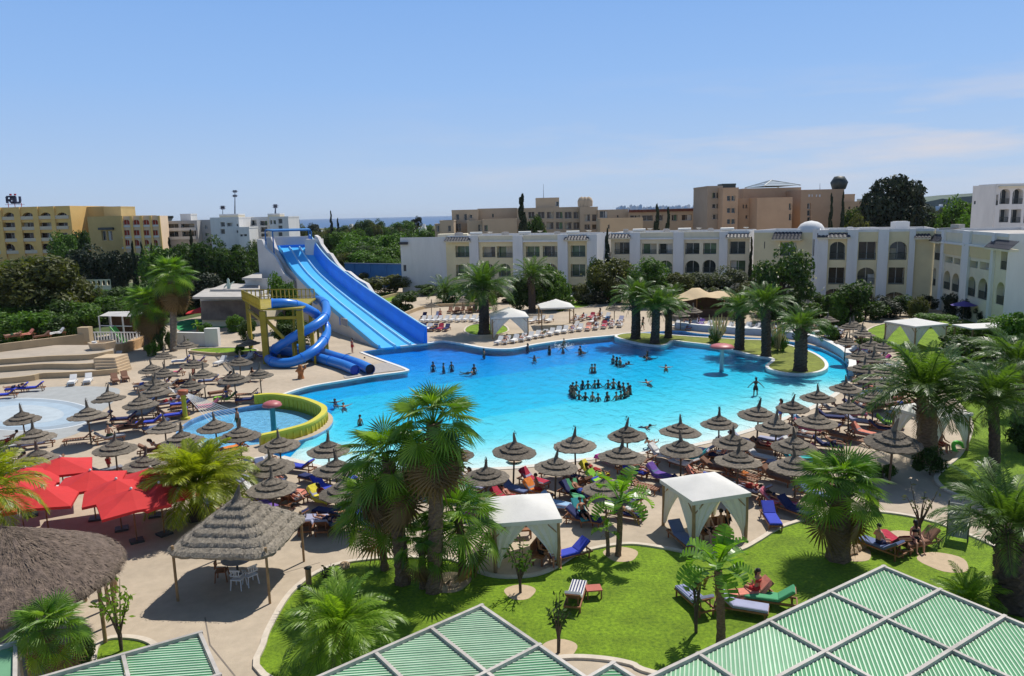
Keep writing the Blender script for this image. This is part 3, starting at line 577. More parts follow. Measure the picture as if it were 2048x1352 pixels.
r = thing('tan_hotel', (0, 0, 0), 0, 'long tan hotel with square dark windows behind the white blocks', 'building')
block(r, z3(395, 0)[0], z3(505, 0)[0], z3(0, 322)[1], 205, brown_w, 10, [rect(z3, 460, 362, 485, 410)], name='low_wing')
block(r, z3(355, 0)[0], z3(400, 0)[0], z3(0, 350)[1], 207, brown_w, 8, [rect(z3, 368, 362, 392, 410)], name='low_wing')
block(r, z3(490, 0)[0], z3(700, 0)[0], z3(0, 238)[1], 215, brown_w, 12, [rect(z3, *q) for q in ((525, 272, 550, 318), (590, 270, 612, 320), (625, 275, 655, 305), (520, 345, 565, 408), (625, 340, 640, 375))], name='left_wing')
block(r, z3(612, 0)[0], z3(735, 0)[0], z3(0, 325)[1], 206, brown_w, 8, [rect(z3, 700, 352, 730, 408)], name='low_wing')
block(r, z3(735, 0)[0], z3(1010, 0)[0], z3(0, 312)[1], 203, brown_w, 8, [rect(z3, 748, 358, 778, 408)], name='low_wing')
block(r, z3(695, 0)[0], z3(1010, 0)[0], z3(0, 226)[1], 217, brown_w, 14, [rect(z3, *q) for q in ((812, 268, 826, 298),)], name='left_wing')
block(r, z3(1010, 0)[0], z3(1512, 0)[0], z3(0, 220)[1], 212, brown_w, 14, grid(z3, ((1030, 1080), (1100, 1150), (1175, 1230), (1247, 1302), (1320, 1375), (1390, 1445), (1460, 1508)), ((252, 306), (335, 392))), name='main_block', glass=glassb_m, deep=1.)
block(r, z3(1512, 0)[0], z3(1652, 0)[0], z3(0, 215)[1], 209, brown_w, 14, grid(z3, ((1547, 1593), (1608, 1646)), ((272, 328), (352, 394))), name='corner_tower', glass=glassb_m, deep=.8)
block(r, z3(1163, 0)[0], z3(1345, 0)[0], z3(0, 142)[1], 218, brown_w, 6, [rect(z3, 1315, 170, 1345, 208)], name='penthouse')
block(r, z3(1515, 0)[0], z3(1590, 0)[0], z3(0, 180)[1], 214, brown_w, 4, [(*rect(z3, 1530, 185, 1550, 212), 1), (*rect(z3, 1560, 185, 1580, 212), 1)], name='belvedere')
g = G()
for x in (1525, 1552, 1580): c = PY(*z3(x, 168), 215); g.lathe([(1.1, -1.5), (1.2, 0), (.8, .9), (0, 1.3)], 8, c)
ob('belvedere_cap', g.mesh('belvedere_cap', brown_w), r)
block(r, z3(1652, 0)[0], z3(1895, 0)[0], z3(0, 236)[1], 208, brown_w, 12, [rect(z3, 1668, 242, 1730, 300), rect(z3, 1805, 280, 1818, 298)], name='right_wing')
block(r, z3(1672, 0)[0], z3(2012, 0)[0], z3(0, 305)[1], 195, M('pale_tan_render', (.56, .42, .26), .9, .06, .3), 8, [rect(z3, 1733, 355, 1748, 388)], name='low_wing')
f = block(r, z4(305, 0)[0], z4(932, 0)[0], z4(0, 245)[1], 206, brown_w, 12, [rect(z4, *q) for q in ((320, 280, 395, 322), (415, 280, 500, 324), (520, 278, 580, 322), (650, 275, 695, 324), (730, 275, 812, 322), (835, 275, 922, 322))], name='right_wing', glass=glassb_m, deep=1.2)
a = z4(308, 248); b = z4(930, 248); ledge(r, f, a[0], b[0], a[1], .7, .8, M('brown_tile_edge', (.16, .05, .03), .8, .1, 1))
mast(1087, 368, 396, 218, 'hair-thin aerial on the tan hotel penthouse', .08, False)

r = thing('terracotta_hotel', (0, 0, 0), 0, 'terracotta hotel with tall stair tower and glass pyramid roof', 'building')
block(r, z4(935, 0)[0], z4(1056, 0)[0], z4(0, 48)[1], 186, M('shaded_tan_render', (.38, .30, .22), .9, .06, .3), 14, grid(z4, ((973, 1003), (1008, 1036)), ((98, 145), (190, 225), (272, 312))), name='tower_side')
block(r, z4(1058, 0)[0], z4(1182, 0)[0], z4(0, 62)[1], 182, rust_w, 14, grid(z4, ((1090, 1118), (1125, 1155)), ((125, 166), (222, 262), (310, 350))), name='stair_tower', glass=glass_m)
block(r, z4(1052, 0)[0], z4(1160, 0)[0], z4(0, 30)[1], 188, rail_m, 4, name='tower_cap')
block(r, z4(1182, 0)[0], z4(1332, 0)[0], z4(0, 145)[1], 184, rust_w, 12, [(*rect(z4, 1215, 195, 1228, 226), 1), (*rect(z4, 1238, 195, 1251, 226), 1), rect(z4, 1290, 185, 1324, 235), rect(z4, 1290, 262, 1324, 320), (*rect(z4, 1238, 280, 1252, 308), 1)], name='middle_block')
block(r, z4(1332, 0)[0], z4(1612, 0)[0], z4(0, 140)[1], 178, rust_w, 14, [rect(z4, 1582, 185, 1602, 238), rect(z4, 1582, 268, 1602, 320)], name='front_block')
block(r, z4(1220, 0)[0], z4(1680, 0)[0], z4(0, 64)[1], 196, rust_w, 14, name='rear_block')
fq = block(r, z4(1680, 0)[0], z4(2022, 0)[0], z4(0, 76)[1], 186, rust_w, 14, [rect(z4, *q) for q in ((1728, 185, 1755, 230), (1728, 240, 1755, 285), (1728, 295, 1755, 335))], name='right_block')
for x, w_ in ((1742, 14), (1765, 8), (1800, 9), (1826, 12)):  # white script sign high on the wall
    a = z4(x - w_ / 2, 135); b = z4(x + w_ / 2, 115); g = G(); fq.slab(g, fq.uv(*a)[0], fq.uv(*a)[1], fq.uv(*b)[0], fq.uv(*b)[1], .02, .2); ob('sign_stroke', g.mesh('sign_stroke', white_w), r)
c = PY(*z4(1445, 52), 203); ap = PY(*z4(1445, 2), 203); hw = 135 / 3.977 * 203 / 1500
g = G(); vs = [(c.x - hw, c.y - 8, c.z), (c.x + hw, c.y - 8, c.z), (c.x + hw, c.y + 8, c.z), (c.x - hw, c.y + 8, c.z), ap]; g.add(vs, [(0, 1, 4), (1, 2, 4), (2, 3, 4), (3, 0, 4), (3, 2, 1, 0)])
pyr = ob('pyramid_roof', g.mesh('pyramid_roof', M('pyramid_glass', (.33, .37, .38), .3, .1, 1)), r)
g = G()
for q in vs[:4]: g.bar(Vector(q), ap, .3, .3)
for t in (.33, .66):
    for i in range(4): g.bar(Vector(vs[i]).lerp(ap, t), Vector(vs[(i + 1) % 4]).lerp(ap, t), .15, .15)
ob('glazing_bar', g.mesh('glazing_bar', frame_m), pyr)
g = G(); c = PY(*z4(1980, 52), 188); g.lathe([(.0, -3.5), (.3, -3.4), (.35, -1.2), (1.6, -.6), (2.1, 1.0), (1.2, 2.4), (0, 2.6)], 10, c); ob('roof_urn', g.mesh('roof_urn', rail_m), r)
r = thing('ruined_wall_building', (0, 0, 0), 0, 'sandy stepped building with rough walls right of the terracotta hotel', 'building')
block(r, z5(605, 0)[0], z5(692, 0)[0], z5(0, 272)[1], 230, rust_w, 10, name='upper_block'); block(r, z5(605, 0)[0], z5(800, 0)[0], z5(0, 330)[1], 222, rust_w, 10, [rect(z5, 640, 370, 655, 392), rect(z5, 700, 365, 716, 390)], name='lower_block')
block(r, z5(800, 0)[0], z5(870, 0)[0], z5(0, 306)[1], 240, pale_w, 8, name='side_block')
mast(z5(798, 0)[0], z5(0, 262)[1], z5(0, 335)[1], 232, 'dark chimney mast beside the sandy stepped building', .35, False)
mast(z5(864, 0)[0], z5(0, 160)[1], z5(0, 260)[1], 240, 'faint tall mast left of the big dark conifer', .15, False)
mast(z5(413, 0)[0], z5(0, 185)[1], z5(0, 235)[1], 190, 'thin aerial on the terracotta hotel roof', .07, False)

r = thing('rear_white_hotel', (0, 0, 0), 0, 'white hotel with two storeys of arched balconies at the right edge behind', 'building')
f = block(r, z5(1632, 0)[0], z5(1822, 0)[0], z5(0, 205)[1], 145, white_w, 2, [rect(z5, 1638, 325, 1652, 352)], name='end_wall', Y2=143)
f = block(r, z5(1822, 0)[0], z5(2300, 0)[0], z5(0, 186)[1], 142.8, white_w, 5.5, [(*rect(z5, 1845, 230, 1925, 350), 1), (*rect(z5, 1945, 228, 2030, 350), 1), (*rect(z5, 2050, 226, 2130, 350), 1), rect(z5, 1840, 392, 1915, 496), rect(z5, 1932, 392, 2012, 500), rect(z5, 2035, 392, 2110, 500), rect(z5, 1812, 275, 1832, 360)], name='wall', rail=True, deep=1.2)
a = z5(1835, 215); b = z5(2300, 205); ledge(r, f, a[0], b[0], a[1], .3, .5, pale_w)

# ---- far town on the coast, hills
hill_m = M('hazy_hill', (.10, .14, .10), .95, .3, .02, patch=.3)
def ridge(name, pts, Y, dep, mat):
    g = G(); top = [PY(x, y, Y) for x, y in pts]; n = len(top)
    vs = [(p.x, p.y, -20) for p in top] + [tuple(p) for p in top] + [(p.x, p.y + dep, p.z * .9) for p in top] + [(p.x, p.y + dep * 2, -20) for p in top]
    g.add(vs, [(k * n + i, k * n + i + 1, (k + 1) * n + i + 1, (k + 1) * n + i) for k in range(3) for i in range(n - 1)], False); struct(name, g, mat)
ridge('hill', [(1690, 428), (1760, 416), (1840, 406), (1862, 402), (1885, 397), (1900, 399), (1920, 394), (1945, 392), (1975, 388), (2048, 380), (2200, 372), (2500, 390), (2700, 420)], 1500, 300, hill_m)
ridge('coast_hill', [(1140, 428), (1220, 420), (1260, 417), (1330, 417), (1420, 416), (1560, 421), (1700, 418)], 2300, 400, hill_m)
for i in range(26):
    px = 1236 + i * 6.4; Y = 2150 + 130 * R.random(); c = PY(px, 418, Y); h = R.uniform(6, 15); g = G()
    g.box((c.x, c.y, c.z - 6 + h / 2), (R.uniform(7, 12), 8, h + 6)); g.box((c.x + 1, c.y, c.z - 2 + h), (4, 4, 3))
    ob('coast_house', g.mesh('coast_house', white_w), label='pale block of the hazy coastal town, %s from its left end' % ORD[i], cat='building', group='houses of the distant coastal town')
for i, (px, py, w_) in enumerate([(700, 455, 9), (690, 460, 6), (772, 462, 7), (845, 455, 8), (640, 468, 8), (620, 470, 6), (1880, 412, 6), (1900, 416, 7), (1925, 420, 6)]):
    Y = 520 if px < 1000 else 1050; c = PY(px, py, Y); g = G(); s_ = Y / 1500; g.box((c.x, c.y, c.z / 2 - 2), (w_ * s_ * 1.6, 10, c.z + 4)); g.box((c.x + 1, c.y, c.z + 1), (w_ * s_ * .6, 5, 2.6)); 
    rt = ob('distant_house', g.mesh('distant_house', white_w), label=['small white villa among trees right of the tall sea cypress', 'white cottage left of the pale villa by the sea', 'low white house behind the green shrub mass', 'white house nearest the tan hotel on the sea side', 'flat white house just right of the slide top', 'small white shed behind the slide canopy', 'first white house on the hazy right hill', 'second white house on the hazy right hill', 'third white house on the hazy right hill'][i], cat='house', group='scattered white houses in the distance')
# blue perimeter wall left of the centre block
r = thing('blue_wall', (0, 0, 0), 0, 'blue painted garden wall behind the slide, left of the white block', 'wall')
f = Facade(PY(690, 545, 166), PY(806, 545, 158), 0, ZT(750, 528, 162)); bw = M('blue_paint_wall', (.04, .16, .42), .7, .12, .5, patch=.15)
g = G(); f.slab(g, 0, 0, f.len, f.z1, -.3, 0); ob('wall', g.mesh('wall', bw), r); g = G(); f.slab(g, -.1, f.z1, f.len + .1, f.z1 + .15, -.4, .1); ob('coping', g.mesh('coping', M('wall_coping_dark', (.12, .16, .28), .7, .1, 1)), r)
for x in (708, 740, 772): u = f.uv(x, 540)[0]; g = G(); f.slab(g, u - .2, 0, u + .2, f.z1 - .02, .004, .12); ob('pier', g.mesh('pier', bw), r)
# ================================================================ PLANTS
def FM(name, dark, light, trans=.3, rough=.55, spec=.3):
    """Leaf: colour differs leaf by leaf, light shines through."""
    if name in MATS: return MATS[name]
    mt, t, b = _princ(name); N = t.nodes.new; K = t.links.new
    g = N('ShaderNodeNewGeometry'); nz = N('ShaderNodeTexNoise'); nz.inputs['Scale'].default_value = .6; nz.inputs['Detail'].default_value = 2; K(g.outputs['Position'], nz.inputs['Vector'])
    ad = N('ShaderNodeMath'); ad.operation = 'ADD'; K(g.outputs['Random Per Island'], ad.inputs[0]); K(nz.outputs[0], ad.inputs[1])
    mr = N('ShaderNodeMapRange'); mr.inputs[1].default_value = .35; mr.inputs[2].default_value = 1.25; K(ad.outputs[0], mr.inputs[0])
    mx = N('ShaderNodeMixRGB'); mx.inputs[1].default_value = (*dark, 1); mx.inputs[2].default_value = (*light, 1); K(mr.outputs[0], mx.inputs[0])
    K(mx.outputs[0], b.inputs['Base Color']); b.inputs['Roughness'].default_value = rough; b.inputs['Specular IOR Level'].default_value = spec
    tr = N('ShaderNodeBsdfTranslucent'); hs = N('ShaderNodeVectorMath'); hs.operation = 'MULTIPLY'; hs.inputs[1].default_value = (1.5, 1.6, .5); K(mx.outputs[0], hs.inputs[0]); K(hs.outputs[0], tr.inputs[0])
    ms = N('ShaderNodeMixShader'); ms.inputs[0].default_value = trans; K(b.outputs[0], ms.inputs[1]); K(tr.outputs[0], ms.inputs[2]); K(ms.outputs[0], t.nodes['Material Output'].inputs[0])
    MATS[name] = mt; return mt
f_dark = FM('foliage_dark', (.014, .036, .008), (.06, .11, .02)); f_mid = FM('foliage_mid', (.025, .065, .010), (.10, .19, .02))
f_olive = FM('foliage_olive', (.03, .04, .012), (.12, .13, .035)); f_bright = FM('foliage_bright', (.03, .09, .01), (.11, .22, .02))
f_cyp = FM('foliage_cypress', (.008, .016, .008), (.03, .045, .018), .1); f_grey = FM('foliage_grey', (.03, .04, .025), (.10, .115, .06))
f_flower = FM('oleander_blossom', (.5, .45, .4), (.85, .8, .75), .3); f_reed = FM('reed_plume', (.35, .28, .16), (.68, .60, .42), .3)
p_date = FM('date_frond', (.03, .07, .012), (.11, .19, .03), .38, .42, .5); p_date2 = FM('date_frond_yellow', (.12, .17, .008), (.34, .38, .025), .4, .42, .5); p_fan = FM('fan_leaf', (.035, .09, .010), (.15, .28, .025), .4, .42, .5)
p_fresh = FM('fresh_frond', (.09, .19, .012), (.26, .40, .04), .42, .42, .5); p_dry = FM('dry_frond', (.10, .065, .025), (.26, .17, .07), .3)
p_cyc = FM('dark_green_frond', (.02, .05, .02), (.05, .11, .04), .25, .42, .5); p_ban = FM('banana_leaf', (.06, .16, .01), (.18, .34, .025), .42, .35, .5)
bark_m = M('palm_bark', (.075, .055, .042), .95, .45, 5, .9, 12, stretch=(1, 1, 2.5)); bark2_m = M('tree_bark', (.10, .075, .055), .95, .35, 4, .7); bark3_m = M('brown_palm_bark', (.20, .135, .085), .95, .4, 6, .9, 14, stretch=(1, 1, 3)); skirt_m = p_dry

def crown_mesh(name, seed, lumps=16, n=6000, leaf=.06, shape='round', hollow=.55):
    q = random.Random(seed); g = G(); cs = []
    for i in range(lumps):
        while True:
            p = Vector((q.uniform(-1, 1), q.uniform(-1, 1), q.uniform(-1, 1)))
            if shape == 'cone':
                p.z = -1 + 1.9 * (i + .5) / lumps; h = (p.z + 1) / 2; lim = (1 - h) ** .8 * .8 + .05
                if p.xy.length < 1: p.x *= lim * .6; p.y *= lim * .6; r = .10 + .34 * (1 - h); break
            elif shape == 'column':
                h = (p.z + 1) / 2; lim = min(1, (1 - h) * 2.6 + .12) * min(1, h * 5 + .5)
                if p.xy.length < lim * .6: r = .34 * lim + .05; break
            elif shape == 'bush':
                if p.length < .8 and p.z > -.7: r = q.uniform(.26, .46); break
            else:
                if .35 < p.length < .78: r = q.uniform(.22, .46); break
        cs.append((p, r))
    per = n // lumps
    for p, r in cs:
        for k in range(per):
            d = Vector((q.gauss(0, 1), q.gauss(0, 1), q.gauss(0, 1))).normalized(); rr = r * (hollow + (1 - hollow) * q.random() ** .5) * q.uniform(.9, 1.1)
            c = p + Vector((d.x, d.y, d.z * (1.0 if shape not in ('cone', 'column') else .6))) * rr
            nrm = (d + Vector((q.gauss(0, .7), q.gauss(0, .7), q.gauss(0, .7) + .3))).normalized()
            u = nrm.orthogonal().normalized(); a = q.uniform(0, 6.3); v = nrm.cross(u); u, v = u * math.cos(a) + v * math.sin(a), v * math.cos(a) - u * math.sin(a)
            s = leaf * q.uniform(.6, 1.35)
            g.add([c - u * s, c - v * s * .5 + nrm * s * .12, c + u * s, c + v * s * .5 + nrm * s * .12], [(0, 1, 2, 3)])
    return g.mesh(name)
CR = [crown_mesh('crown', 10 + i, 18 + 3 * i, 7000, .06) for i in range(4)]
CB = [crown_mesh('bush_crown', 30 + i, 16, 4200, .075, 'bush') for i in range(3)]
CC = [crown_mesh('cypress_crown', 40 + i, 26, 5200, .07, 'cone') for i in range(2)]; CK = [crown_mesh('conifer_crown', 50, 34, 9000, .055, 'column')]
CF = [crown_mesh('blossom', 60 + i, 18, 260, .035, 'round', .98) for i in range(2)]

def trunk_mesh(h, r, seed, limbs=5, spread=.5, fork=.45):
    q = random.Random(seed); g = G(); n = 6
    pts = [(q.gauss(0, r * .3) * i / n, q.gauss(0, r * .3) * i / n, h * fork * i / n) for i in range(n + 1)]
    g.tube(pts, [r * (1.25 - .55 * i / n) for i in range(n + 1)], 8)
    for k in range(limbs):
        a = 6.283 * k / limbs + q.uniform(-.4, .4); e = spread * h * q.uniform(.25, .5); top = Vector((math.cos(a) * e, math.sin(a) * e, h * q.uniform(.72, .95))); b = Vector(pts[-1])
        m1 = b.lerp(top, .4) + Vector((math.cos(a) * e * .18, math.sin(a) * e * .18, 0)); g.tube([b, m1, b.lerp(top, .75) + Vector((q.gauss(0, .1), q.gauss(0, .1), 0)), top], [r * .55, r * .42, r * .28, r * .1], 6)
    return g.mesh('trunk', bark2_m)
tree_n = [0]
def tree(name, px, py, top, wpx, lab, mat=f_mid, cr=None, cz=.62, cat='tree', group=None, trunk=True, flower=False, Y=None, limbs=5, shell=1.0):
    i = tree_n[0]; tree_n[0] += 1
    b = P(px, py) if Y is None else Vector((PY(px, py, Y).x, Y, 0)); h = ZT(px, top, b.y); rad = wpx * b.y / FPX / 2; cr = cr or CR[i % len(CR)]
    rt = thing(name, b, R.uniform(0, 6.28), lab, cat, group); ch = h * cz / 2 * (1.1 if cz > .9 else 1)
    if cr in CC or cr in CK: ob('trunk', G().tube([(0, 0, 0), (0, 0, h * .8)], [max(.12, h * .022), .04], 8).mesh('trunk', bark2_m), rt)
    elif trunk: ob('trunk', trunk_mesh(h * .95, max(.05, min(.035 * h, .4)), 100 + i, limbs), rt)
    c = ob('crown', cr, rt, (0, 0, h - ch * .94), None, (rad * 1.12 * shell, rad * 1.12 * shell, ch * 1.06), mat)
    if flower: ob('blossom', CF[i % 2], rt, (0, 0, h - ch * .94), None, (rad * 1.2, rad * 1.2, ch * 1.14), f_flower)
    return rt

# ---------------------------------------------------------------- fronds
def frond(name, L, a0, a1, wid=.30, n=30, seed=0, mat=None, hang=.35):
    q = random.Random(seed); g = G(); pts = []; p = Vector((0, 0, 0)); N_ = 14
    for i in range(N_ + 1):
        pts.append(p.copy()); t = i / N_; a = math.radians(a0 + (a1 - a0) * t ** 1.15); p = p + Vector((math.cos(a), 0, math.sin(a))) * (L / N_)
    g.tube(pts, [L * .010 * (1 - .85 * i / N_) + .004 for i in range(N_ + 1)], 4, sm=False)
    for k in range(n):
        t = .14 + .86 * (k + .5) / n; f_ = t * N_; i = min(N_ - 1, int(f_)); c = pts[i].lerp(pts[i + 1], f_ - i); d = (pts[i + 1] - pts[i]).normalized(); up = Vector((-d.z, 0, d.x))
        ln = L * wid * (math.sin(math.pi * min(1, (t * .86 + .12))) ** .6) * q.uniform(.85, 1.1)
        for s in (-1, 1):
            dr = (Vector((0, s, 0)) * .82 + d * (.45 + .55 * t) + up * q.uniform(.05, .3)).normalized()
            tip = c + dr * ln + Vector((0, 0, -hang * ln * q.uniform(.5, 1.1))); mid = c + dr * ln * .5 + Vector((0, 0, -hang * ln * .12)); w_ = L * .0125
            g.add([c - d * w_ * .6, mid - d * w_ + up * w_ * .3, tip, mid + d * w_ + up * w_ * .3], [(0, 1, 2, 3)])
    return g.mesh(name, mat)
FR = {}
def fronds_set(key, mat, wid=.30, n=30):
    FR[key] = [frond('frond', 1, a0, a1, wid, n, i, mat) for i, (a0, a1) in enumerate([(86, 45), (78, 15), (66, -10), (55, -25), (44, -38), (32, -50), (20, -62), (6, -72)])]
fronds_set('date', p_date, .26, 34); fronds_set('coarse', p_date, .27, 22); fronds_set('yellow', p_date2, .33, 46); fronds_set('fresh', p_fresh, .29, 40); fronds_set('cyc', p_cyc, .25, 30)
DRYF = [frond('dry_frond', 1, -35, -86, .2, 18, 70 + i, p_dry) for i in range(2)]

def fanleaf(name, pet, rad, elev, seed, mat, drop=0.):
    q = random.Random(seed); g = G(); e = math.radians(elev); d = Vector((math.cos(e), 0, math.sin(e))); sag = Vector((0, 0, -.12 * pet))
    hub = d * pet + sag; g.tube([(0, 0, 0), d * pet * .5 + sag * .2, hub], [.022, .016, .012], 4, sm=False)
    e2 = math.radians(elev - 28 - drop); f_ = Vector((math.cos(e2), 0, math.sin(e2))); s = Vector((0, 1, 0)); up = Vector((-f_.z, 0, f_.x)); n = 24; span = math.radians(255)
    for k in range(n):
        a = -span / 2 + span * (k + .5) / n; da = span / n * .40; r_ = rad * (1 - .28 * abs(a / (span / 2)) ** 2) * q.uniform(.92, 1.06)
        def pt(ang, r, z=0): return hub + (f_ * math.cos(ang) + s * math.sin(ang)) * r + up * (z - .16 * (r / rad) ** 2 * rad * abs(math.sin(ang)) ** 1.5)
        m_ = r_ * .50; tip = pt(a, r_, 0) + Vector((0, 0, -(.03 + .09 * q.random()) * rad)); z = .035 * rad
        g.add([hub, pt(a - da, m_, 0), pt(a, m_, z), pt(a + da, m_, 0), tip], [(0, 1, 2), (0, 2, 3), (1, 4, 2), (2, 4, 3)])
    return g.mesh(name, mat)
FAN = [fanleaf('fan_leaf', 1.0, .85, e, i, p_fan, i * 3) for i, e in enumerate((84, 70, 58, 46, 32, 18, 2, -20))]
FANF = [fanleaf('fan_leaf', 1.0, .85, e, 20 + i, p_fresh, i * 3) for i, e in enumerate((82, 68, 54, 40, 24, 8, -10, -28))]
FAND = [fanleaf('dry_fan_leaf', .8, .75, e, 40 + i, p_dry, 30) for i, e in enumerate((-45, -62))]
def banana(name, L, a0, a1, seed, mat, wd=.25):
    q = random.Random(seed); g = G(); N_ = 14; p = Vector((0, 0, 0)); pts = []
    for i in range(N_ + 1):
        pts.append(p.copy()); a = math.radians(a0 + (a1 - a0) * (i / N_) ** 1.6); p = p + Vector((math.cos(a), 0, math.sin(a))) * L / N_
    g.tube(pts, [.018 * L * (1 - .8 * i / N_) for i in range(N_ + 1)], 4, sm=False)
    for i in range(5, N_):
        for s in (-1, 1):
            t0 = (i - 5) / (N_ - 5); t1 = (i - 4) / (N_ - 5); w0 = wd * L * math.sin(math.pi * min(.98, t0 * .93 + .07)) ** .55; w1 = wd * L * math.sin(math.pi * min(.98, t1 * .93 + .05)) ** .55 if i < N_ - 1 else .01
            d = (pts[i + 1] - pts[i]).normalized(); up = Vector((-d.z, 0, d.x)); sd = (Vector((0, s, 0)) + up * .5).normalized(); j = q.uniform(0, .02) * L; dz = Vector((0, 0, -q.uniform(.0, .05) * L))
            g.add([pts[i], pts[i] + sd * w0 + d * j + dz, pts[i + 1] + sd * w1 - d * j + dz, pts[i + 1]], [(0, 1, 2, 3)])
    return g.mesh(name, mat)
BAN = [banana('leaf', 1, a0, a1, i, p_ban) for i, (a0, a1) in enumerate([(88, 60), (78, 30), (66, 5), (52, -25), (36, -55), (15, -80)])]
BAND = [banana('dry_leaf', 1, -25, -88, 9, p_dry, .1)]

def palm_trunk(base, top, r0, r1, seed, mat, boots=True):
    q = random.Random(seed); g = G(); d = top - base; h = d.length; n = max(8, int(h / .16)); n = min(n, 42); m_ = 12; vs = []
    for i in range(n + 1):
        t = i / n; c = d * t + Vector((math.sin(t * 3.1) * .04 * h * .3, 0, 0)); r = (r0 + (r1 - r0) * t) * (1.16 if t < .06 else 1)
        for k in range(m_):
            a = 6.283 * (k + .5 * (i % 2)) / m_; rr = r * (1 + (.10 if (i + k) % 2 else -.05) + q.uniform(-.05, .05)); vs.append(c + Vector((math.cos(a) * rr, math.sin(a) * rr, 0)))
    g.add(vs, [(i * m_ + k, i * m_ + (k + 1) % m_, (i + 1) * m_ + (k + 1) % m_, (i + 1) * m_ + k) for i in range(n) for k in range(m_)])
    g.add(vs[-m_:], [tuple(range(m_))])
    if boots:
        for k in range(int(26)):
            a = k * 2.4; t = 1 - .30 * (k / 26); c = d * t + Vector((math.cos(a), math.sin(a), 0)) * (r1 * .95); o = Vector((math.cos(a), math.sin(a), .7)).normalized(); g.bar(c, c + o * r1 * .75, r1 * .35, r1 * .16)
    return g.mesh('trunk', mat)
pn = [0]
def palm(px, py, cx, cy, fpx, tpx, lab, kind='date', n=42, group=None, name='date_palm', mat=bark_m, dry=4, low=7, Y=None, minz=None):
    i = pn[0]; pn[0] += 1; q = random.Random(900 + i)
    b = P(px, py) if Y is None else Vector((PY(px, py, Y).x, Y, 0)); top = PY(cx, cy, b.y); L_ = fpx * b.y / FPX; r = tpx * b.y / FPX / 2
    rt = thing(name, b, 0, lab, 'palm', group); loc = top - b
    if loc.z < .3: loc.z = .3
    ob('trunk', palm_trunk(b, b + loc, r * 1.08, r * .92, i, mat), rt)
    for k in range(n):
        t = k / (n - 1); v = min(low, int(t ** .9 * (low + .99))); rz = k * 2.39996 + q.uniform(-.2, .2); s = L_ * q.uniform(.86, 1.08) * (1.0 if v else .8); tl = q.uniform(-.12, .12)
        if kind == 'fan': ob('fan_leaf', (FANF if q.random() < .35 else FAN)[v], rt, loc + Vector((0, 0, -.25 * t * L_ * .5)), (q.uniform(-.3, .3), tl, rz), s / 1.75)
        elif kind == 'banana': ob('leaf', BAN[min(5, v)], rt, loc, (q.uniform(-.15, .15), tl, rz), s)
        else: ob('frond', FR[kind][v], rt, loc + Vector((math.cos(rz), math.sin(rz), 0)) * r * .5 + Vector((0, 0, -.12 * t * r * 3)), (q.uniform(-.25, .25), tl, rz), s)
    for k in range(dry):
        rz = q.uniform(0, 6.28); me = {'fan': FAND[k % 2], 'banana': BAND[0]}.get(kind, DRYF[k % 2]); ob('dry_leaf' if kind != 'date' else 'dry_frond', me, rt, loc + Vector((0, 0, -.3 * r - .1 * L_)), (0, 0, rz), L_ * (q.uniform(.75, 1.05) / 1.15 if kind == 'fan' else q.uniform(.5, .75)))
    return rt

# ---- palms on the pool island
IS = 'date palms on the pool island'
for a in [((1271, 679), (1271, 598), 58, 18, 'dark trunked palm at the left tip of the pool island'), ((1309, 688), (1312, 612), 52, 17, 'palm with bluish trunk, second from the left tip of the pool island'), ((1336, 677), (1337, 615), 50, 14, 'slimmer palm standing behind the bluish trunk on the pool island'),
          ((1478, 701), (1480, 620), 55, 18, 'palm directly right of the red mushroom fountain on the island'), ((1532, 714), (1530, 612), 60, 18, 'palm beside the pale plumed grass on the island'), ((1600, 743), (1602, 655), 56, 24, 'stoutest palm at the rounded right end of the pool island')]:
    palm(*a[0], *a[1], a[2], a[3], a[4], 'date', 46, IS, dry=3, low=6)
# ---- palms of the far terrace
FT = 'palms of the far terrace'
palm(968, 668, 966, 578, 74, 20, 'big dark date palm on the round lawn by the white canopied pavilion', 'date', 50, FT, low=7)
palm(889, 606, 888, 585, 44, 8, 'small date palm before the white end wall of the centre block', 'coarse', 30, FT, dry=1)
palm(1064, 625, 1062, 553, 52, 14, 'tall palm among bushes before the centre white block', 'coarse', 40, FT, dry=1)
palm(1390, 625, 1392, 600, 30, 8, 'low palm left of the tan bar canopy', 'coarse', 26, FT, dry=0)
palm(1340, 625, 1345, 590, 36, 9, 'short palm behind the three island palms', 'coarse', 28, FT, dry=0)
# ---- fan palms at the left
palm(347, 702, 342, 552, 56, 12, 'tallest fan palm at the left with a long shaggy brown skirt', 'fan', 44, 'fan palms at the left', 'fan_palm', M('grey_palm_bark', (.22, .18, .14), .95, .3, 4, .6), 30)
palm(294, 700, 292, 606, 54, 11, 'shorter fan palm left of the tallest one, by the white railing', 'fan', 44, 'fan palms at the left', 'fan_palm', bark3_m, 30)
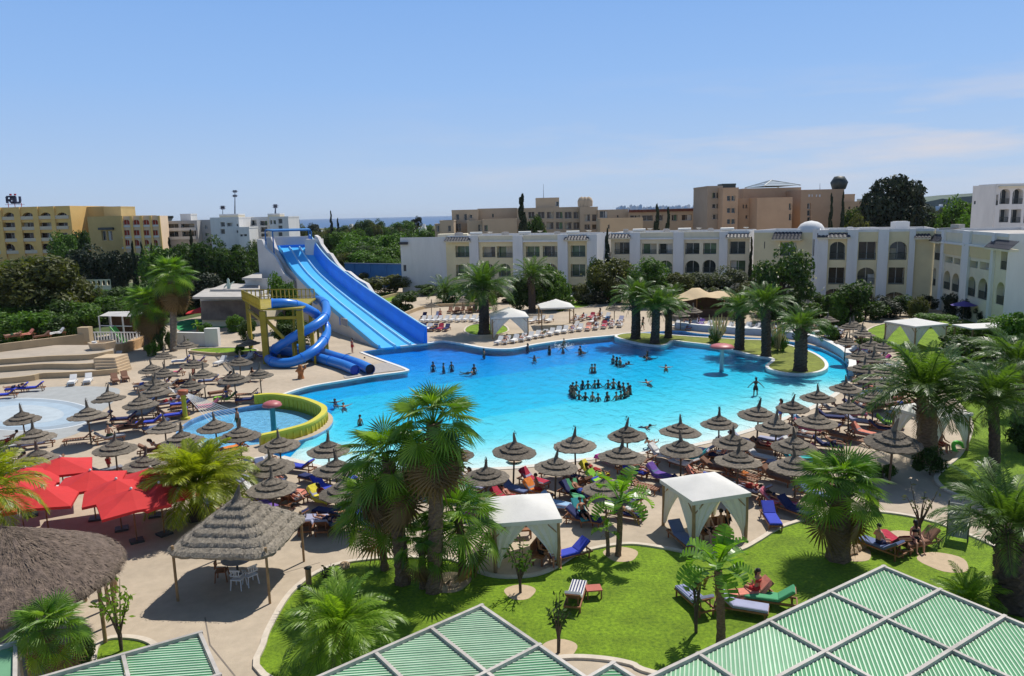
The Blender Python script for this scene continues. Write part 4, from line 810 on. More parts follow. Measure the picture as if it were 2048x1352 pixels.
# ---- near palms
palm(868, 1182, 866, 846, 120, 30, 'taller right hand trunk of the twin fan palm in the centre', 'fan', 38, 'big fan palms near the lawn', 'fan_palm', bark3_m, 30, low=7)
palm(806, 1166, 776, 920, 116, 28, 'shorter left hand trunk of the twin fan palm in the centre', 'fan', 36, 'big fan palms near the lawn', 'fan_palm', bark3_m, 30, low=7)
palm(925, 1152, 918, 1040, 118, 16, 'low bright fan palm before the left white gazebo', 'fan', 34, 'big fan palms near the lawn', 'fan_palm', bark3_m, 3)
palm(770, 1140, 748, 1012, 108, 14, 'low fan palm left of the twin palm trunks', 'fan', 32, 'big fan palms near the lawn', 'fan_palm', bark3_m, 3)
palm(846, 1176, 842, 1085, 78, 14, 'small fan palm between the twin palm trunks', 'fan', 20, 'big fan palms near the lawn', 'fan_palm', bark3_m, 4)
palm(1676, 1118, 1680, 972, 110, 40, 'thick trunked fan palm on the right lawn', 'fan', 46, 'big fan palms near the lawn', 'fan_palm', bark3_m, 8, low=6)
palm(100, 1370, 96, 1256, 96, 30, 'fan palm at the lower left beside the round thatched roof', 'fan', 40, 'big fan palms near the lawn', 'fan_palm', bark3_m, 3, Y=20.6)
palm(388, 1040, 394, 968, 124, 26, 'yellow green date palm behind the square thatched hut', 'yellow', 62, 'date palms near the lawn', dry=0, low=7)
palm(672, 1345, 680, 1262, 142, 22, 'young bright green palm at the left end of the lawn', 'fresh', 46, 'date palms near the lawn', dry=0, low=7, mat=bark3_m)
palm(1853, 925, 1852, 790, 138, 36, 'large arching date palm in front of the right gazebo', 'date', 52, 'date palms near the lawn', dry=5, low=6, mat=bark3_m)
palm(2022, 1215, 2018, 1050, 150, 62, 'massive date palm at the right edge', 'date', 46, 'date palms near the lawn', dry=2, low=6)
palm(1988, 962, 1986, 800, 110, 20, 'dark slender date palm on the upper right lawn', 'date', 46, 'date palms near the lawn', dry=2)
palm(2040, 880, 2035, 730, 100, 18, 'dark date palm at the right edge behind the slender one', 'date', 40, 'date palms near the lawn', dry=2)
palm(1938, 1275, 1930, 1240, 92, 14, 'low feathery palm beside the striped pergola at the right', 'fresh', 22, 'date palms near the lawn', dry=0, low=5, Y=25.8)
palm(-40, 1105, -40, 985, 130, 40, 'dark fronded palm whose leaves reach over the left edge', 'yellow', 40, 'date palms near the lawn', dry=1, Y=31)
palm(1236, 1112, 1240, 1004, 84, 12, 'banana plant with drooping leaves on the lawn edge', 'banana', 13, 'banana plants on the lawn', 'banana_plant', bark3_m, 6)
palm(1442, 1290, 1436, 1140, 98, 18, 'tall banana plant by the striped lounger', 'banana', 18, 'banana plants on the lawn', 'banana_plant', bark3_m, 5)
palm(1216, 1112, 1214, 1062, 36, 8, 'small sucker beside the banana plant on the lawn edge', 'banana', 7, 'banana plants on the lawn', 'banana_plant', bark3_m, 1)
palm(393, 667, 396, 652, 14, 3, 'small spiky plant in the white planter wall', 'banana', 8, None, 'agave_plant', bark3_m, 0)
palm(385, 690, 386, 675, 14, 3, 'small banana plant behind the far left lawn strip', 'banana', 8, None, 'banana_plant', bark3_m, 0)

# ---- garden trees by the buildings
GT = 'garden trees before the white blocks'
tree('oleander_tree', 1565, 645, 500, 118, 'dark round oleander tree with white blossom by the narrow cream block', f_dark, CR[1], .95, group=GT, flower=True)
tree('oleander_tree', 1222, 605, 512, 84, 'grey green oleander with white blossom between the two long blocks', f_olive, CR[2], .95, group=GT, flower=True)
tree('oleander_tree', 1090, 618, 528, 76, 'dense green bush tree before the right end of the centre block', f_mid, CR[0], .92, group=GT, flower=True)
tree('garden_tree', 1300, 612, 522, 84, 'round green tree behind the left island palms', f_mid, CR[3], .9, group=GT)
tree('garden_tree', 1352, 612, 540, 70, 'olive toned tree right of the round green one', f_olive, CR[2], .9, group=GT)
tree('garden_tree', 1405, 605, 545, 70, 'grey leaved tree before the arched window', f_grey, CR[0], .9, group=GT)
tree('garden_tree', 1455, 608, 538, 86, 'broad grey green tree right of the tan bar canopy', f_grey, CR[1], .9, group=GT)
tree('garden_tree', 1500, 615, 570, 60, 'low olive tree left of the dark oleander', f_olive, CR[3], .95, group=GT)
tree('garden_tree', 1193, 602, 520, 40, 'narrow dark tree in the gap after the centre block', f_dark, CR[3], .95, group=GT)
tree('cypress_tree', 1215, 600, 462, 22, 'dark narrow conifer in the gap between the long blocks', f_cyp, CC[0], .96, group=GT)
tree('garden_tree', 1700, 648, 568, 96, 'broad bush tree before the arched ground floor', f_dark, CB[0], .98, group=GT)
tree('garden_tree', 1665, 650, 590, 60, 'bright bush left of the broad one by the arched ground floor', f_mid, CB[1], .98, group=GT)
tree('shrub', 1835, 640, 590, 40, 'small light shrub at the dark arch by the inner corner', f_olive, CB[2], .98, group=GT)
tree('shrub', 1870, 652, 628, 74, 'yellow green hedge bush with pale flowers by the right lawn', f_bright, CB[0], .98, group=GT, flower=True)
tree('shrub', 2000, 690, 640, 110, 'green thicket below the right wing', f_mid, CB[1], .98, group=GT)
tree('garden_tree', 2040, 720, 618, 90, 'tall bright bush at the right edge under the wing', f_bright, CR[2], .95, group=GT)
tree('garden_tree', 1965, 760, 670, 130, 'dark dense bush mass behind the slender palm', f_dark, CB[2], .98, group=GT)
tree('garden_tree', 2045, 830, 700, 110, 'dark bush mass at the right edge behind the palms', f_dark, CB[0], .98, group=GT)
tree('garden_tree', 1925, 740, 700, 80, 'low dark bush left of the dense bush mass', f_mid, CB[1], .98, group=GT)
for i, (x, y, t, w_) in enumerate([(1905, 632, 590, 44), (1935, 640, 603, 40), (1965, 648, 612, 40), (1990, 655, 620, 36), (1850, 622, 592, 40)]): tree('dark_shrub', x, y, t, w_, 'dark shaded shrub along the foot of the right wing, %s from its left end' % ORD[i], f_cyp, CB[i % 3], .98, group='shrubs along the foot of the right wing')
tree('shrub', 812, 620, 585, 60, 'dark round bush between the slide and the white end wall', f_dark, CB[0], .98)
tree('shrub', 850, 590, 570, 60, 'low dark hedge bush at the foot of the white end wall', f_dark, CB[1], .98)
tree('shrub', 770, 588, 548, 90, 'brownish scrub before the blue wall', f_olive, CB[2], .95)
tree('shrub', 725, 572, 545, 50, 'dry scrub beside the slide under the blue wall', f_olive, CB[0], .95)
tree('pampas_grass', 1432, 686, 660, 30, 'dark green grass clump with cream plumes behind the red mushroom', f_mid, CB[1], .98, 'grass clump'); 
tree('pampas_grass', 1556, 704, 668, 32, 'yellow green grass clump with pale plumes between two island palms', f_bright, CB[2], .98, 'grass clump')
for px, py, top, w_ in ((1432, 672, 636, 40), (1556, 690, 650, 28)):
    b = P(px, py + 14); h1 = ZT(px, py - 8, b.y); h2 = ZT(px, top, b.y); rt = thing('grass_plume', b, 0, 'cream feathery plumes of the clump %s' % ('behind the red mushroom' if px < 1500 else 'between two island palms'), 'plume', 'cream grass plumes on the island'); g = G()
    for k in range(46):
        a = R.uniform(0, 6.28); rr = R.random() ** .5 * w_ * b.y / FPX * .55; c = Vector((math.cos(a) * rr, math.sin(a) * rr, h1 + (h2 - h1) * R.random())); g.tube([(c.x * .4, c.y * .4, h1 * .3), c, c * 1.03 + Vector((0, 0, .35))], [.012, .075, .01], 4)
    ob('plume', g.mesh('plume', f_reed), rt)
tree('shrub', 566, 600, 556, 62, 'bright bush on the roof terrace at the foot of the slide tower', f_mid, CB[0], .98, Y=100)

# ---- left garden: big olives, hedges
LG = 'big trees of the left garden'
for x, y, t, w_, mt, c, lab in [(70, 655, 512, 190, f_olive, 0, 'huge olive brown tree at the left edge'), (15, 640, 522, 70, f_mid, 1, 'green tree cut by the left edge beside the huge olive tree'), (150, 640, 548, 90, f_olive, 2, 'olive tree spreading right of the huge one'),
      (135, 560, 470, 58, f_mid, 3, 'light green tree before the ochre hotel balconies'), (165, 555, 460, 46, f_dark, 0, 'dark tree just right of the light green tree'), (190, 580, 495, 96, f_cyp, 1, 'very dark spreading pine before the side wing'), (250, 585, 495, 70, f_cyp, 2, 'dark pine left of the pointed cypresses'),
      (330, 600, 498, 90, f_mid, 3, 'bright leafy tree behind the tallest fan palm'), (385, 600, 486, 80, f_dark, 0, 'dark tree under the grey apartment block'), (430, 600, 480, 90, f_dark, 1, 'deep green tree right of the dark one'), (480, 598, 483, 80, f_dark, 2, 'dark tree touching the slide tower'), (520, 590, 490, 50, f_dark, 3, 'dark tree behind the slide tower wall'),
      (410, 640, 545, 90, f_cyp, 0, 'shadowy tree behind the low roofed pump house'), (300, 640, 560, 80, f_dark, 1, 'dark tree behind the two fan palms'), (350, 560, 492, 40, f_olive, 2, 'small olive tree under the grey balconies'), (450, 480 + 60, 478, 60, f_olive, 3, 'olive tree crown before the white stepped block'),
      (505, 540, 478, 50, f_olive, 0, 'olive tree crown left of the slide platform')]:
    tree('garden_tree', x, y, t, w_, lab, mt, CR[c], .93, group=LG)
for i, (x, y, t, w_) in enumerate([(275, 590, 486, 18), (293, 590, 488, 18), (312, 588, 490, 18), (388, 540, 462, 18), (346, 560, 478, 20)]): tree('cypress_tree', x, y, t, w_, 'pointed dark cypress, %s from the left in the row before the arcade wing' % ORD[i], f_cyp, CC[i % 2], .97, group='pointed cypresses before the arcade wing')
for i, (x, y, t, w_, mt) in enumerate([(20, 690, 632, 90, f_mid), (75, 688, 628, 100, f_bright), (130, 684, 624, 90, f_dark), (175, 680, 615, 70, f_mid), (-20, 660, 612, 80, f_bright), (40, 664, 606, 100, f_mid), (100, 662, 606, 100, f_dark), (155, 655, 606, 90, f_mid), (205, 650, 604, 70, f_dark), (235, 640, 596, 80, f_mid)]):
    tree('hedge_bush', x, y, t, w_, 'leafy bush in the tall hedge behind the stepped terrace, %s of ten' % ORD[i], mt, CB[i % 3], .99, group='bushes of the tall hedge behind the terrace')
for i, (x, y, t, w_) in enumerate([(165, 612, 583, 60), (200, 606, 580, 60), (235, 600, 576, 60), (175, 632, 600, 66), (215, 626, 597, 66)]): tree('clipped_hedge', x, y, t, w_, 'bright clipped hedge section below the garden arches, %s of five' % ORD[i], f_bright, CB[i % 3], .99, group='clipped hedge below the garden arches', trunk=False)
for x, y, t, w_, mt, lab in [(306, 690, 650, 22, f_dark, 'dark clipped bush by the trunks of the fan palms'), (322, 700, 655, 26, f_dark, 'round dark bush between the two fan palms'), (306, 712, 683, 26, f_bright, 'light green shrub in the round planter'), (412, 672, 648, 26, f_bright, 'yellow green bush on the white planter wall'), (472, 664, 632, 36, f_bright, 'light bush under the yellow platform'), (500, 680, 640, 40, f_dark, 'brown green bush left of the yellow tower leg'), (590, 690, 640, 70, f_dark, 'dark shrub under the tube slides'), (482, 710, 688, 22, f_mid, 'green shrub at the end of the far left lawn'), (340, 698, 660, 20, f_dark, 'dark bush right of the tallest palm trunk'),
      (1740, 700, 672, 46, f_mid, 'green shrub by the river bank parasols'), (1655, 690, 645, 44, f_mid, 'spiky bush at the far end of the right bank'), (175, 1338, 1268, 52, f_dark, 'dark clipped bush beside the lower left fan palm'), (1765, 955, 925, 44, f_mid, 'shrub with pale flowers under the large arching palm'), (1860, 950, 900, 60, f_dark, 'dark ground plants round the large arching palm')]:
    tree('shrub', x, y, t, w_, lab, mt, CB[R.randrange(3)], .99)
for i in range(17):
    x = 905 + i * 36 + R.uniform(-6, 6); b_y = 607 - abs(i - 8) * .3
    tree('hedge_bush', x, b_y, R.uniform(566, 584), R.uniform(44, 62), 'bush in the planting strip before the white blocks, %s from its left end' % ORD[i], [f_mid, f_dark, f_olive, f_grey, f_dark][i % 5], CB[i % 3], .99, group='bushes of the planting strip before the white blocks')
for i, (x, y, t, w_, mt) in enumerate([(250, 640, 598, 66, f_dark), (285, 636, 596, 60, f_mid), (322, 632, 585, 70, f_dark), (372, 628, 570, 76, f_dark), (408, 618, 560, 60, f_cyp), (268, 622, 585, 60, f_mid), (228, 618, 578, 60, f_dark), (305, 610, 570, 60, f_dark), (440, 600, 545, 60, f_dark), (110, 684, 626, 80, f_mid)]):
    tree('garden_bush', x, y, t, w_, 'dark bush of the thicket behind the fan palms, %s of ten' % ORD[i], mt, CB[i % 3], .99, group='thicket behind the fan palms')
for i, (x, y, t, w_, mt) in enumerate([(1935, 690, 650, 90, f_mid), (1905, 712, 672, 80, f_dark), (1960, 720, 676, 90, f_bright), (2030, 770, 700, 110, f_dark), (1985, 800, 745, 90, f_dark), (2045, 900, 830, 80, f_dark)]):
    tree('garden_bush', x, y, t, w_, 'bush of the thicket at the right edge, %s from the back' % ORD[i], mt, CB[i % 3], .99, group='thicket at the right edge')
for i, (x, y, t, w_, mt) in enumerate([(1645, 636, 590, 60, f_dark), (1680, 640, 600, 66, f_mid), (1730, 640, 598, 70, f_dark), (1770, 636, 596, 60, f_cyp), (1800, 632, 594, 50, f_dark), (1610, 640, 600, 60, f_mid), (1580, 636, 585, 60, f_dark), (1530, 630, 580, 70, f_mid), (1480, 626, 582, 60, f_dark), (1432, 620, 578, 60, f_grey), (1040, 622, 560, 60, f_dark), (1120, 620, 555, 60, f_mid)]):
    tree('garden_bush', x, y, t, w_, 'bush of the dense belt between far bank and hotel, %s of twelve' % ORD[i], mt, CB[i % 3], .99, group='dense belt between far bank and hotel', flower=i % 4 == 1)
tree('conifer_tree', 1209, 596, 470, 34, 'dark conifer filling the gap after the centre block', f_cyp, CC[1], .99, Y=142)
tree('conifer_tree', 1500, 596, 478, 16, 'slim dark conifer in the gap before the narrow cream block', f_cyp, CC[0], .99, Y=133)
# thin young trees
def sapling(px, py, top, wpx, lab, leaves, mat, seed, Y=None):
    q = random.Random(seed); b = P(px, py); h = ZT(px, top, b.y); w_ = wpx * b.y / FPX / 2; rt = thing('young_tree', b, 0, lab, 'tree'); g = G(); lf = G(); n = 7
    for k in range(n):
        a = 6.28 * k / n + q.uniform(-.3, .3); tip = Vector((math.cos(a) * w_ * q.uniform(.4, 1), math.sin(a) * w_ * q.uniform(.4, 1), h * q.uniform(.7, 1))); m_ = Vector((tip.x * .35, tip.y * .35, h * q.uniform(.42, .55))); s = Vector((q.gauss(0, .02), q.gauss(0, .02), h * .25)); g.tube([(0, 0, 0), s, m_, tip], [.06, .045, .03, .008], 5)
        for j in range(leaves):
            t = q.random(); c = m_.lerp(tip, t) + Vector((q.gauss(0, .06), q.gauss(0, .06), q.gauss(0, .06))); d = Vector((q.gauss(0, 1), q.gauss(0, 1), q.gauss(0, .8))).normalized(); o = d.orthogonal().normalized() * .045; lf.add([c, c + d * .12 + o, c + d * .26, c + d * .12 - o], [(0, 1, 2, 3)])
    ob('trunk', g.mesh('trunk', bark2_m), rt); 
    if leaves: ob('leaves', lf.mesh('leaves', mat), rt, kind='stuff')
sapling(1041, 1186, 1085, 66, 'young tree in a sandy ring before the left gazebo', 16, f_mid, 1)
sapling(1117, 1306, 1190, 60, 'thin dark young tree at the lower edge of the lawn', 12, f_dark, 2)
sapling(243, 1302, 1172, 100, 'sparse sapling with bright leaf tufts on the small lower left lawn', 22, p_fresh, 3)
sapling(1838, 1075, 968, 90, 'bare branched young tree on the right lawn', 5, f_olive, 4)
sapling(1392, 1266, 1140, 30, 'slender dark sapling beside the second striped lounger', 8, f_dark, 5)
sapling(658, 1180, 1130, 30, 'stunted twig at the kerb of the lawn', 4, f_olive, 6)

# ---- distant trees
DT = 'distant trees towards the sea'
tree('cypress_tree', 664, 468, 424, 14, 'tall lone cypress against the sea', f_cyp, CC[0], .98, Y=420, group=DT); tree('cypress_tree', 677, 468, 438, 12, 'shorter cypress touching the tall sea cypress', f_cyp, CC[1], .98, Y=415, group=DT)
tree('cypress_tree', 600, 468, 440, 8, 'small cypress left of the tall sea cypress', f_cyp, CC[1], .98, Y=420, group=DT)
tree('round_tree', 728, 470, 439, 44, 'round dark tree right of the pale villa', f_dark, CR[0], .95, Y=400, group=DT); tree('round_tree', 757, 466, 441, 30, 'second dark round tree towards the sea', f_dark, CR[1], .95, Y=430, group=DT); tree('round_tree', 806, 462, 438, 44, 'spiky green tree crown against the sea', f_mid, CR[2], .95, Y=420, group=DT)
tree('umbrella_pine', 838, 460, 433, 14, 'flat topped dark pine against the sea', f_cyp, CR[1], .4, Y=430, group=DT); tree('umbrella_pine', 827, 460, 438, 10, 'smaller flat topped pine left of the dark one', f_cyp, CR[0], .4, Y=430, group=DT)
for i in range(26):
    px = 590 + i * 12.4 + R.uniform(-3, 3); Y = R.uniform(330, 600); top = R.uniform(447, 459); tree('distant_tree', px, 470, top, R.uniform(14, 30), 'dark bushy tree in the belt before the sea, %s from the left' % ORD[i], [f_dark, f_olive, f_mid, f_cyp][i % 4], CR[i % 4], .98, Y=Y, group='tree belt before the sea', trunk=False)
GS = 'green bushes behind the big slide'
for i, (x, y, t, w_, mt, Y) in enumerate([(690, 520, 462, 60, f_mid, 235), (720, 530, 470, 80, f_bright, 225), (752, 520, 466, 80, f_mid, 240), (790, 525, 470, 70, f_bright, 222), (705, 535, 490, 70, f_mid, 205), (745, 535, 490, 90, f_dark, 200), (785, 535, 486, 80, f_mid, 198), (720, 540, 505, 80, f_bright, 190), (690, 545, 505, 50, f_olive, 190), (815, 520, 464, 60, f_dark, 230), (662, 510, 463, 40, f_dark, 240), (850, 500, 462, 70, f_mid, 260), (640, 500, 462, 40, f_olive, 260), (770, 545, 512, 60, f_mid, 185)]):
    tree('green_bush_tree', x, y, t, w_, 'rounded green bush in the thicket behind the big slide, %s of fourteen' % ORD[i], mt, CR[i % 4], .97, Y=Y, group=GS)
tree('conifer_tree', 1045, 470, 394, 40, 'dark pointed conifer before the tan hotel', f_cyp, CC[0], .98, Y=180); tree('conifer_tree', 1072, 470, 430, 40, 'shorter dark tree at the foot of the pointed conifer', f_dark, CR[0], .95, Y=182)
for x, t, w_, lab in ((1314, 414, 30, 'left of two dark conifers before the low tan wing'), (1336, 420, 26, 'right of two dark conifers before the low tan wing'), (1660, 393, 20, 'left of two slim cypresses before the terracotta hotel'), (1683, 390, 18, 'right of two slim cypresses before the terracotta hotel')): tree('cypress_tree', x, 470, t, w_, lab, f_cyp, CC[x % 2], .98, Y=165)
tree('tall_conifer', 1792, 470, 336, 148, 'big dark dense conifer rising above the arched white block', f_cyp, CK[0], .98, Y=175)
for x, t, w_, mt, Y, lab in ((1915, 405, 80, f_mid, 165, 'bright round tree left of the rear white hotel'), (1928, 425, 60, f_bright, 160, 'low bright tree before the rear white hotel'), (1880, 425, 70, f_dark, 190, 'dark tree between the big conifer and the bright round tree'), (1700, 415, 60, f_dark, 190, 'dark tree right of the slim cypresses'), (1740, 405, 50, f_dark, 185, 'dark tree at the left foot of the big conifer'), (1850, 418, 60, f_dark, 200, 'dark tree at the right foot of the big conifer'), (1715, 435, 50, f_olive, 170, 'olive bush behind the white roof dome')): tree('round_tree', x, 470, t, w_, lab, mt, CR[x % 4], .97, Y=Y)
for i in range(22):
    px = 1835 + i * 11 + R.uniform(-4, 4); Y = R.uniform(500, 1100); tree('hill_tree', px, 440, R.uniform(410, 424), R.uniform(12, 22), 'hazy tree on the far right hillside, %s from the left' % ORD[i], f_grey, CR[i % 4], .98, Y=Y, group='hazy trees on the far right hillside', trunk=False)
for i in range(14):
    px = -60 + i * 42; tree('distant_tree', px, 560, R.uniform(505, 520), R.uniform(40, 70), 'tree at the foot of the left hotels, %s from the left' % ORD[i], [f_dark, f_olive, f_mid][i % 3], CR[i % 4], .97, Y=R.uniform(205, 216), group='trees at the foot of the left hotels')
# ================================================================ SLIDES AND POOLSIDE STRUCTURES
lane_m = M('slide_light_blue', (.09, .50, .93), .4, .06, .5, .03, 4, spec=.3, patch=.06); wallb_m = M('slide_shaded_blue', (.02, .23, .84), .4, .08, .5, spec=.3, patch=.08); ridge_m = M('slide_pale_ridge', (.42, .68, .86), .35, .06, 1, spec=.5)  # shade of the high wall is put into the deeper blue
tube_m = M('tube_blue', (.03, .21, .66), .3, .08, .8, spec=.55, patch=.1); yel_m = M('yellow_steel', (.36, .28, .02), .5, .15, 1.2, patch=.15); yel2_m = M('yellow_wall_paint', (.52, .46, .03), .55, .12, 1.5, .2, 6)
A0, A1 = PY(557, 492, 122).xy, PY(620, 490, 122).xy; B0, B1 = P(757, 698, 0).xy, P(853, 688, 0).xy
fl_ = Facade(A0, B0, 0, 10); fr_ = Facade(A1, B1, 0, 10)
pl = sorted(((fl_.uv(x, y)[0] / fl_.len, fl_.uv(x, y)[1]) for x, y in [(557, 492), (570, 511), (585, 533), (618, 571), (653, 607), (701, 650)]))
pr = sorted(((fr_.uv(x, y)[0] / fr_.len, fr_.uv(x, y)[1]) for x, y in [(620, 490), (638, 531), (663, 561), (701, 586), (764, 626.5)]))
def interp(pts, t):
    pts = pts + [(1.0, .02)]
    if t <= pts[0][0]: return pts[0][1]
    for a, b in zip(pts, pts[1:]):
        if t <= b[0]: return a[1] + (b[1] - a[1]) * (t - a[0]) / max(1e-6, b[0] - a[0])
    return pts[-1][1]
NS = 36
def sz(t):
    acc = [(interp(pl, max(0, min(1, t + d))) * .6 + interp(pr, max(0, min(1, t + d))) * .4) for d in (-.04, -.02, 0, .02, .04)]
    return sum(acc) / 5
prof = [sz(i / NS) for i in range(NS + 1)]
for i in range(1, NS + 1): prof[i] = min(prof[i], prof[i - 1] - .01)
def sp(t, u, dz=0.):
    i = min(NS - 1, int(t * NS)); z = prof[i] + (prof[i + 1] - prof[i]) * (t * NS - i); p = A0.lerp(B0, t).lerp(A1.lerp(B1, t), u); return Vector((p.x, p.y, z + dz))
rt = thing('water_slide', (0, 0, 0), 0, 'big three lane blue water slide with white side walls at the pool', 'water slide')
def sweep(name, sec, mat, closed=True, sm=False):
    g = G(); n = len(sec); vs = [sp(i / NS, u, z) for i in range(NS + 1) for u, z in sec]
    g.add(vs, [(i * n + k, i * n + (k + 1) % n, (i + 1) * n + (k + 1) % n, (i + 1) * n + k) for i in range(NS) for k in range(n if closed else n - 1)], sm)
    if closed: g.add(vs[:n], [tuple(range(n))]); g.add(vs[-n:], [tuple(range(n))[::-1]])
    return ob(name, g.mesh(name, mat), rt)
for k in range(3):
    a, b = .03 + k * .315, .03 + (k + 1) * .315; sweep('lane', [(a + .02, .0), (a + .05, -.05), (b - .05, -.05), (b - .02, .0), (b - .02, -.3), (a + .02, -.3)], lane_m)
for a in (.345, .66): sweep('lane_divider', [(a - .022, .0), (a - .012, .2), (a + .012, .2), (a + .022, .0), (a + .02, -.28), (a - .02, -.28)], ridge_m)
sweep('low_side', [(.0, .30), (.03, .34), (.05, .0), (.04, -.32), (.0, -.32)], lane_m)
sweep('high_side', [(.93, .0), (.965, 1.25), (1.0, 1.9), (1.025, 1.9), (1.02, -.32), (.96, -.32)], wallb_m)
sweep('high_side_rim', [(.995, 1.902), (1.0, 2.0), (1.03, 2.0), (1.03, 1.902)], ridge_m)
# supporting wall under the left edge, its window, stepped tower walls, platform and canopy
def vwall(name, pts, th, mat, parent=rt):
    """A thick upright wall: pts are (x, y, z) along its top, down to the ground."""
    g = G(); n = len(pts); d = (Vector(pts[-1]) - Vector(pts[0])); nn = Vector((d.y, -d.x, 0)).normalized() * th / 2
    vs = [Vector(p) * 1 + s * nn for s in (1, -1) for p in pts] + [Vector((p[0], p[1], -.1)) + s * nn for s in (1, -1) for p in pts]
    fs = [(i, i + 1, n + i + 1, n + i) for i in range(n - 1)] + [(2 * n + i, 2 * n + i + 1, i + 1, i) for i in range(n - 1)] + [(n + i, n + i + 1, 3 * n + i + 1, 3 * n + i) for i in range(n - 1)] + [(0, n, 3 * n, 2 * n), (n - 1, 3 * n - 1, 4 * n - 1, 2 * n - 1)]
    g.add(vs, fs); return ob(name, g.mesh(name, mat), parent)
wm = M('slide_white_wall', (.66, .63, .60), .8, .06, .6, .1, 6, patch=.1)
sw = vwall('support_wall', [sp(i / NS, .03, -.34) for i in range(8, NS + 1)], .3, wm)
vwall('support_wall', [sp(i / NS, .985, -.34) for i in range(4, NS + 1)], .3, wm)
fsw = Facade(sp(.2, .03).xy, sp(1, .03).xy, 0, 5)
g = G(); u0, z1 = fsw.uv(685, 634); u1, z0 = fsw.uv(699, 655); fsw.slab(g, u0, z0, u1, z1, .16, .26); wn = ob('window', g.mesh('window', frame_m), rt)
g = G(); fsw.slab(g, u0 + .12, z0 + .12, u1 - .12, z1 - .12, .265, .28); ob('pane', g.mesh('pane', M('blue_window', (.04, .12, .26), .2, .2, .5)), wn)
g = G(); u0, z1 = fsw.uv(681.5, 634); u1, z0 = fsw.uv(683.5, 650); fsw.slab(g, u0, z0, u1, z1, .16, .22); ob('shutter', g.mesh('shutter', wallb_m), rt)
def tw(px, Y): return [tuple(PY(x, y, Y + dy)) for x, y, dy in px]
vwall('tower_wall', tw([(516, 478, 0), (526, 479, -.2), (533, 496, -.4), (552, 513, -.8), (560, 528, -1.2), (569, 546, -1.6), (590, 562, -2)], 118), .6, wm)
vwall('tower_wall', tw([(527, 474, 3), (544, 474, 3), (556, 505, 1), (572, 530, -1), (600, 555, -3)], 119), .5, wm)
vwall('tower_back_wall', tw([(544, 474, 0), (622, 472, 0)], 124.5), .5, wm)
vwall('tower_front_sill', tw([(552, 491, 0), (620, 488.5, 0)], 122.5), .3, wallb_m)
def ow(x, y):
    u = max(-2, min(fr_.len, fr_.uv(x + 2, y)[0])); return tuple(PY(x, y, A1.y + (B1.y - A1.y) * u / fr_.len + 2.6))
vwall('outer_side_wall', [ow(x, y) for x, y in ((632, 470), (638, 474), (645, 489), (657, 505), (663, 507), (675, 526), (689, 541), (699, 543), (716, 557), (735, 567), (742, 578), (751, 592))], .5, wm)
g = G(); ca, cb = PY(530, 461, 121), PY(617, 459, 123); cc, cdv = PY(545, 463.5, 118), PY(622, 461.5, 120)
g.add([ca, cb, cdv, cc] + [p + Vector((0, 0, .22)) for p in (ca, cb, cdv, cc)], [(3, 2, 1, 0), (4, 5, 6, 7), (0, 1, 5, 4), (1, 2, 6, 5), (2, 3, 7, 6), (3, 0, 4, 7)]); ob('canopy', g.mesh('canopy', M('canopy_blue', (.03, .16, .40), .5, .1, 1)), rt)
for p in (ca, cb, cc, cdv):
    g = G(); g.tube([(p.x, p.y, 9.5), p], .11, 8); ob('canopy_post', g.mesh('canopy_post', M('canopy_blue', (.03, .16, .40))), rt)
g = G(); p = PY(628, 478, 121); g.box((p.x, p.y, p.z - 5.2), (2.4, 2.4, 10.4)); ob('stair_block', g.mesh('stair_block', wm), rt)

# ---- the two tube slides
def tubeslide(lab, pts, r, mouth, dark):
    rt = thing('tube_slide', (0, 0, 0), 0, lab, 'water slide', 'twisting blue tube slides'); w_ = [PY(*q) for q in pts]
    for p in w_: p.z = max(p.z, r + .02)
    sm_ = smooth(w_, 6, False); n = len(sm_); k = 0; step = 9
    while k < n - 1:
        e = min(n - 1, k + step); g = G(); g.tube(sm_[k:e + 1], r, 16, cap=False); sec = ob('tube_section', g.mesh('tube_section', tube_m), rt)
        d = (sm_[min(n - 1, k + 1)] - sm_[k]).normalized(); g = G(); g.tube([sm_[k] - d * .07, sm_[k] + d * .07], r * 1.09, 16); ob('flange', g.mesh('flange', wallb_m), sec); k = e
    d = (sm_[-1] - sm_[-2]).normalized(); ref = d.orthogonal().normalized(); b = d.cross(ref); g = G()
    g.add([sm_[-1] - d * .25 + (ref * math.cos(a) + b * math.sin(a)) * r * .97 for a in [6.283 * i / 16 for i in range(16)]], [tuple(range(16))]); ob('mouth_disc', g.mesh('mouth_disc', dark), rt)  # disc across the mouth; its colour stands in for the shaded inside
    for p in sm_[8:-6:11]:
        if p.z > r + .5: g = G(); g.tube([(p.x, p.y, 0), (p.x, p.y, p.z - r * .9)], .13, 8); ob('support_post', g.mesh('support_post', yel_m), rt)
    return rt
tubeslide('blue tube slide starting left on the platform, its exit nearer the viewer', [(544, 607, 77.6), (575, 607, 78.2), (605, 614, 79.5), (630, 627, 81.5), (648, 645, 82), (653, 662, 81), (647, 681, 78.5), (624, 704, 76), (585, 724, 74.8), (548, 735, 75.5), (538, 729, 79), (560, 716, 81.5), (600, 713, 80), (640, 722, 77), (683, 736, 73.4), (711, 752, 70.4)], .5, None, M('tube_end_blue', (.02, .07, .45), .4, .1, 1))
tubeslide('blue tube slide starting by the big slide, with the dark open exit', [(634, 600, 87), (645, 603, 86), (652, 615, 83.5), (649, 634, 80.5), (624, 654, 78.3), (585, 675, 77.5), (552, 697, 78), (542, 708, 81), (572, 712, 84), (630, 708, 81.5), (673, 715, 77.5), (712, 729, 74), (741, 745, 70.6)], .5, None, M('tube_inner_shade', (.006, .01, .03), .6, .1, 1))
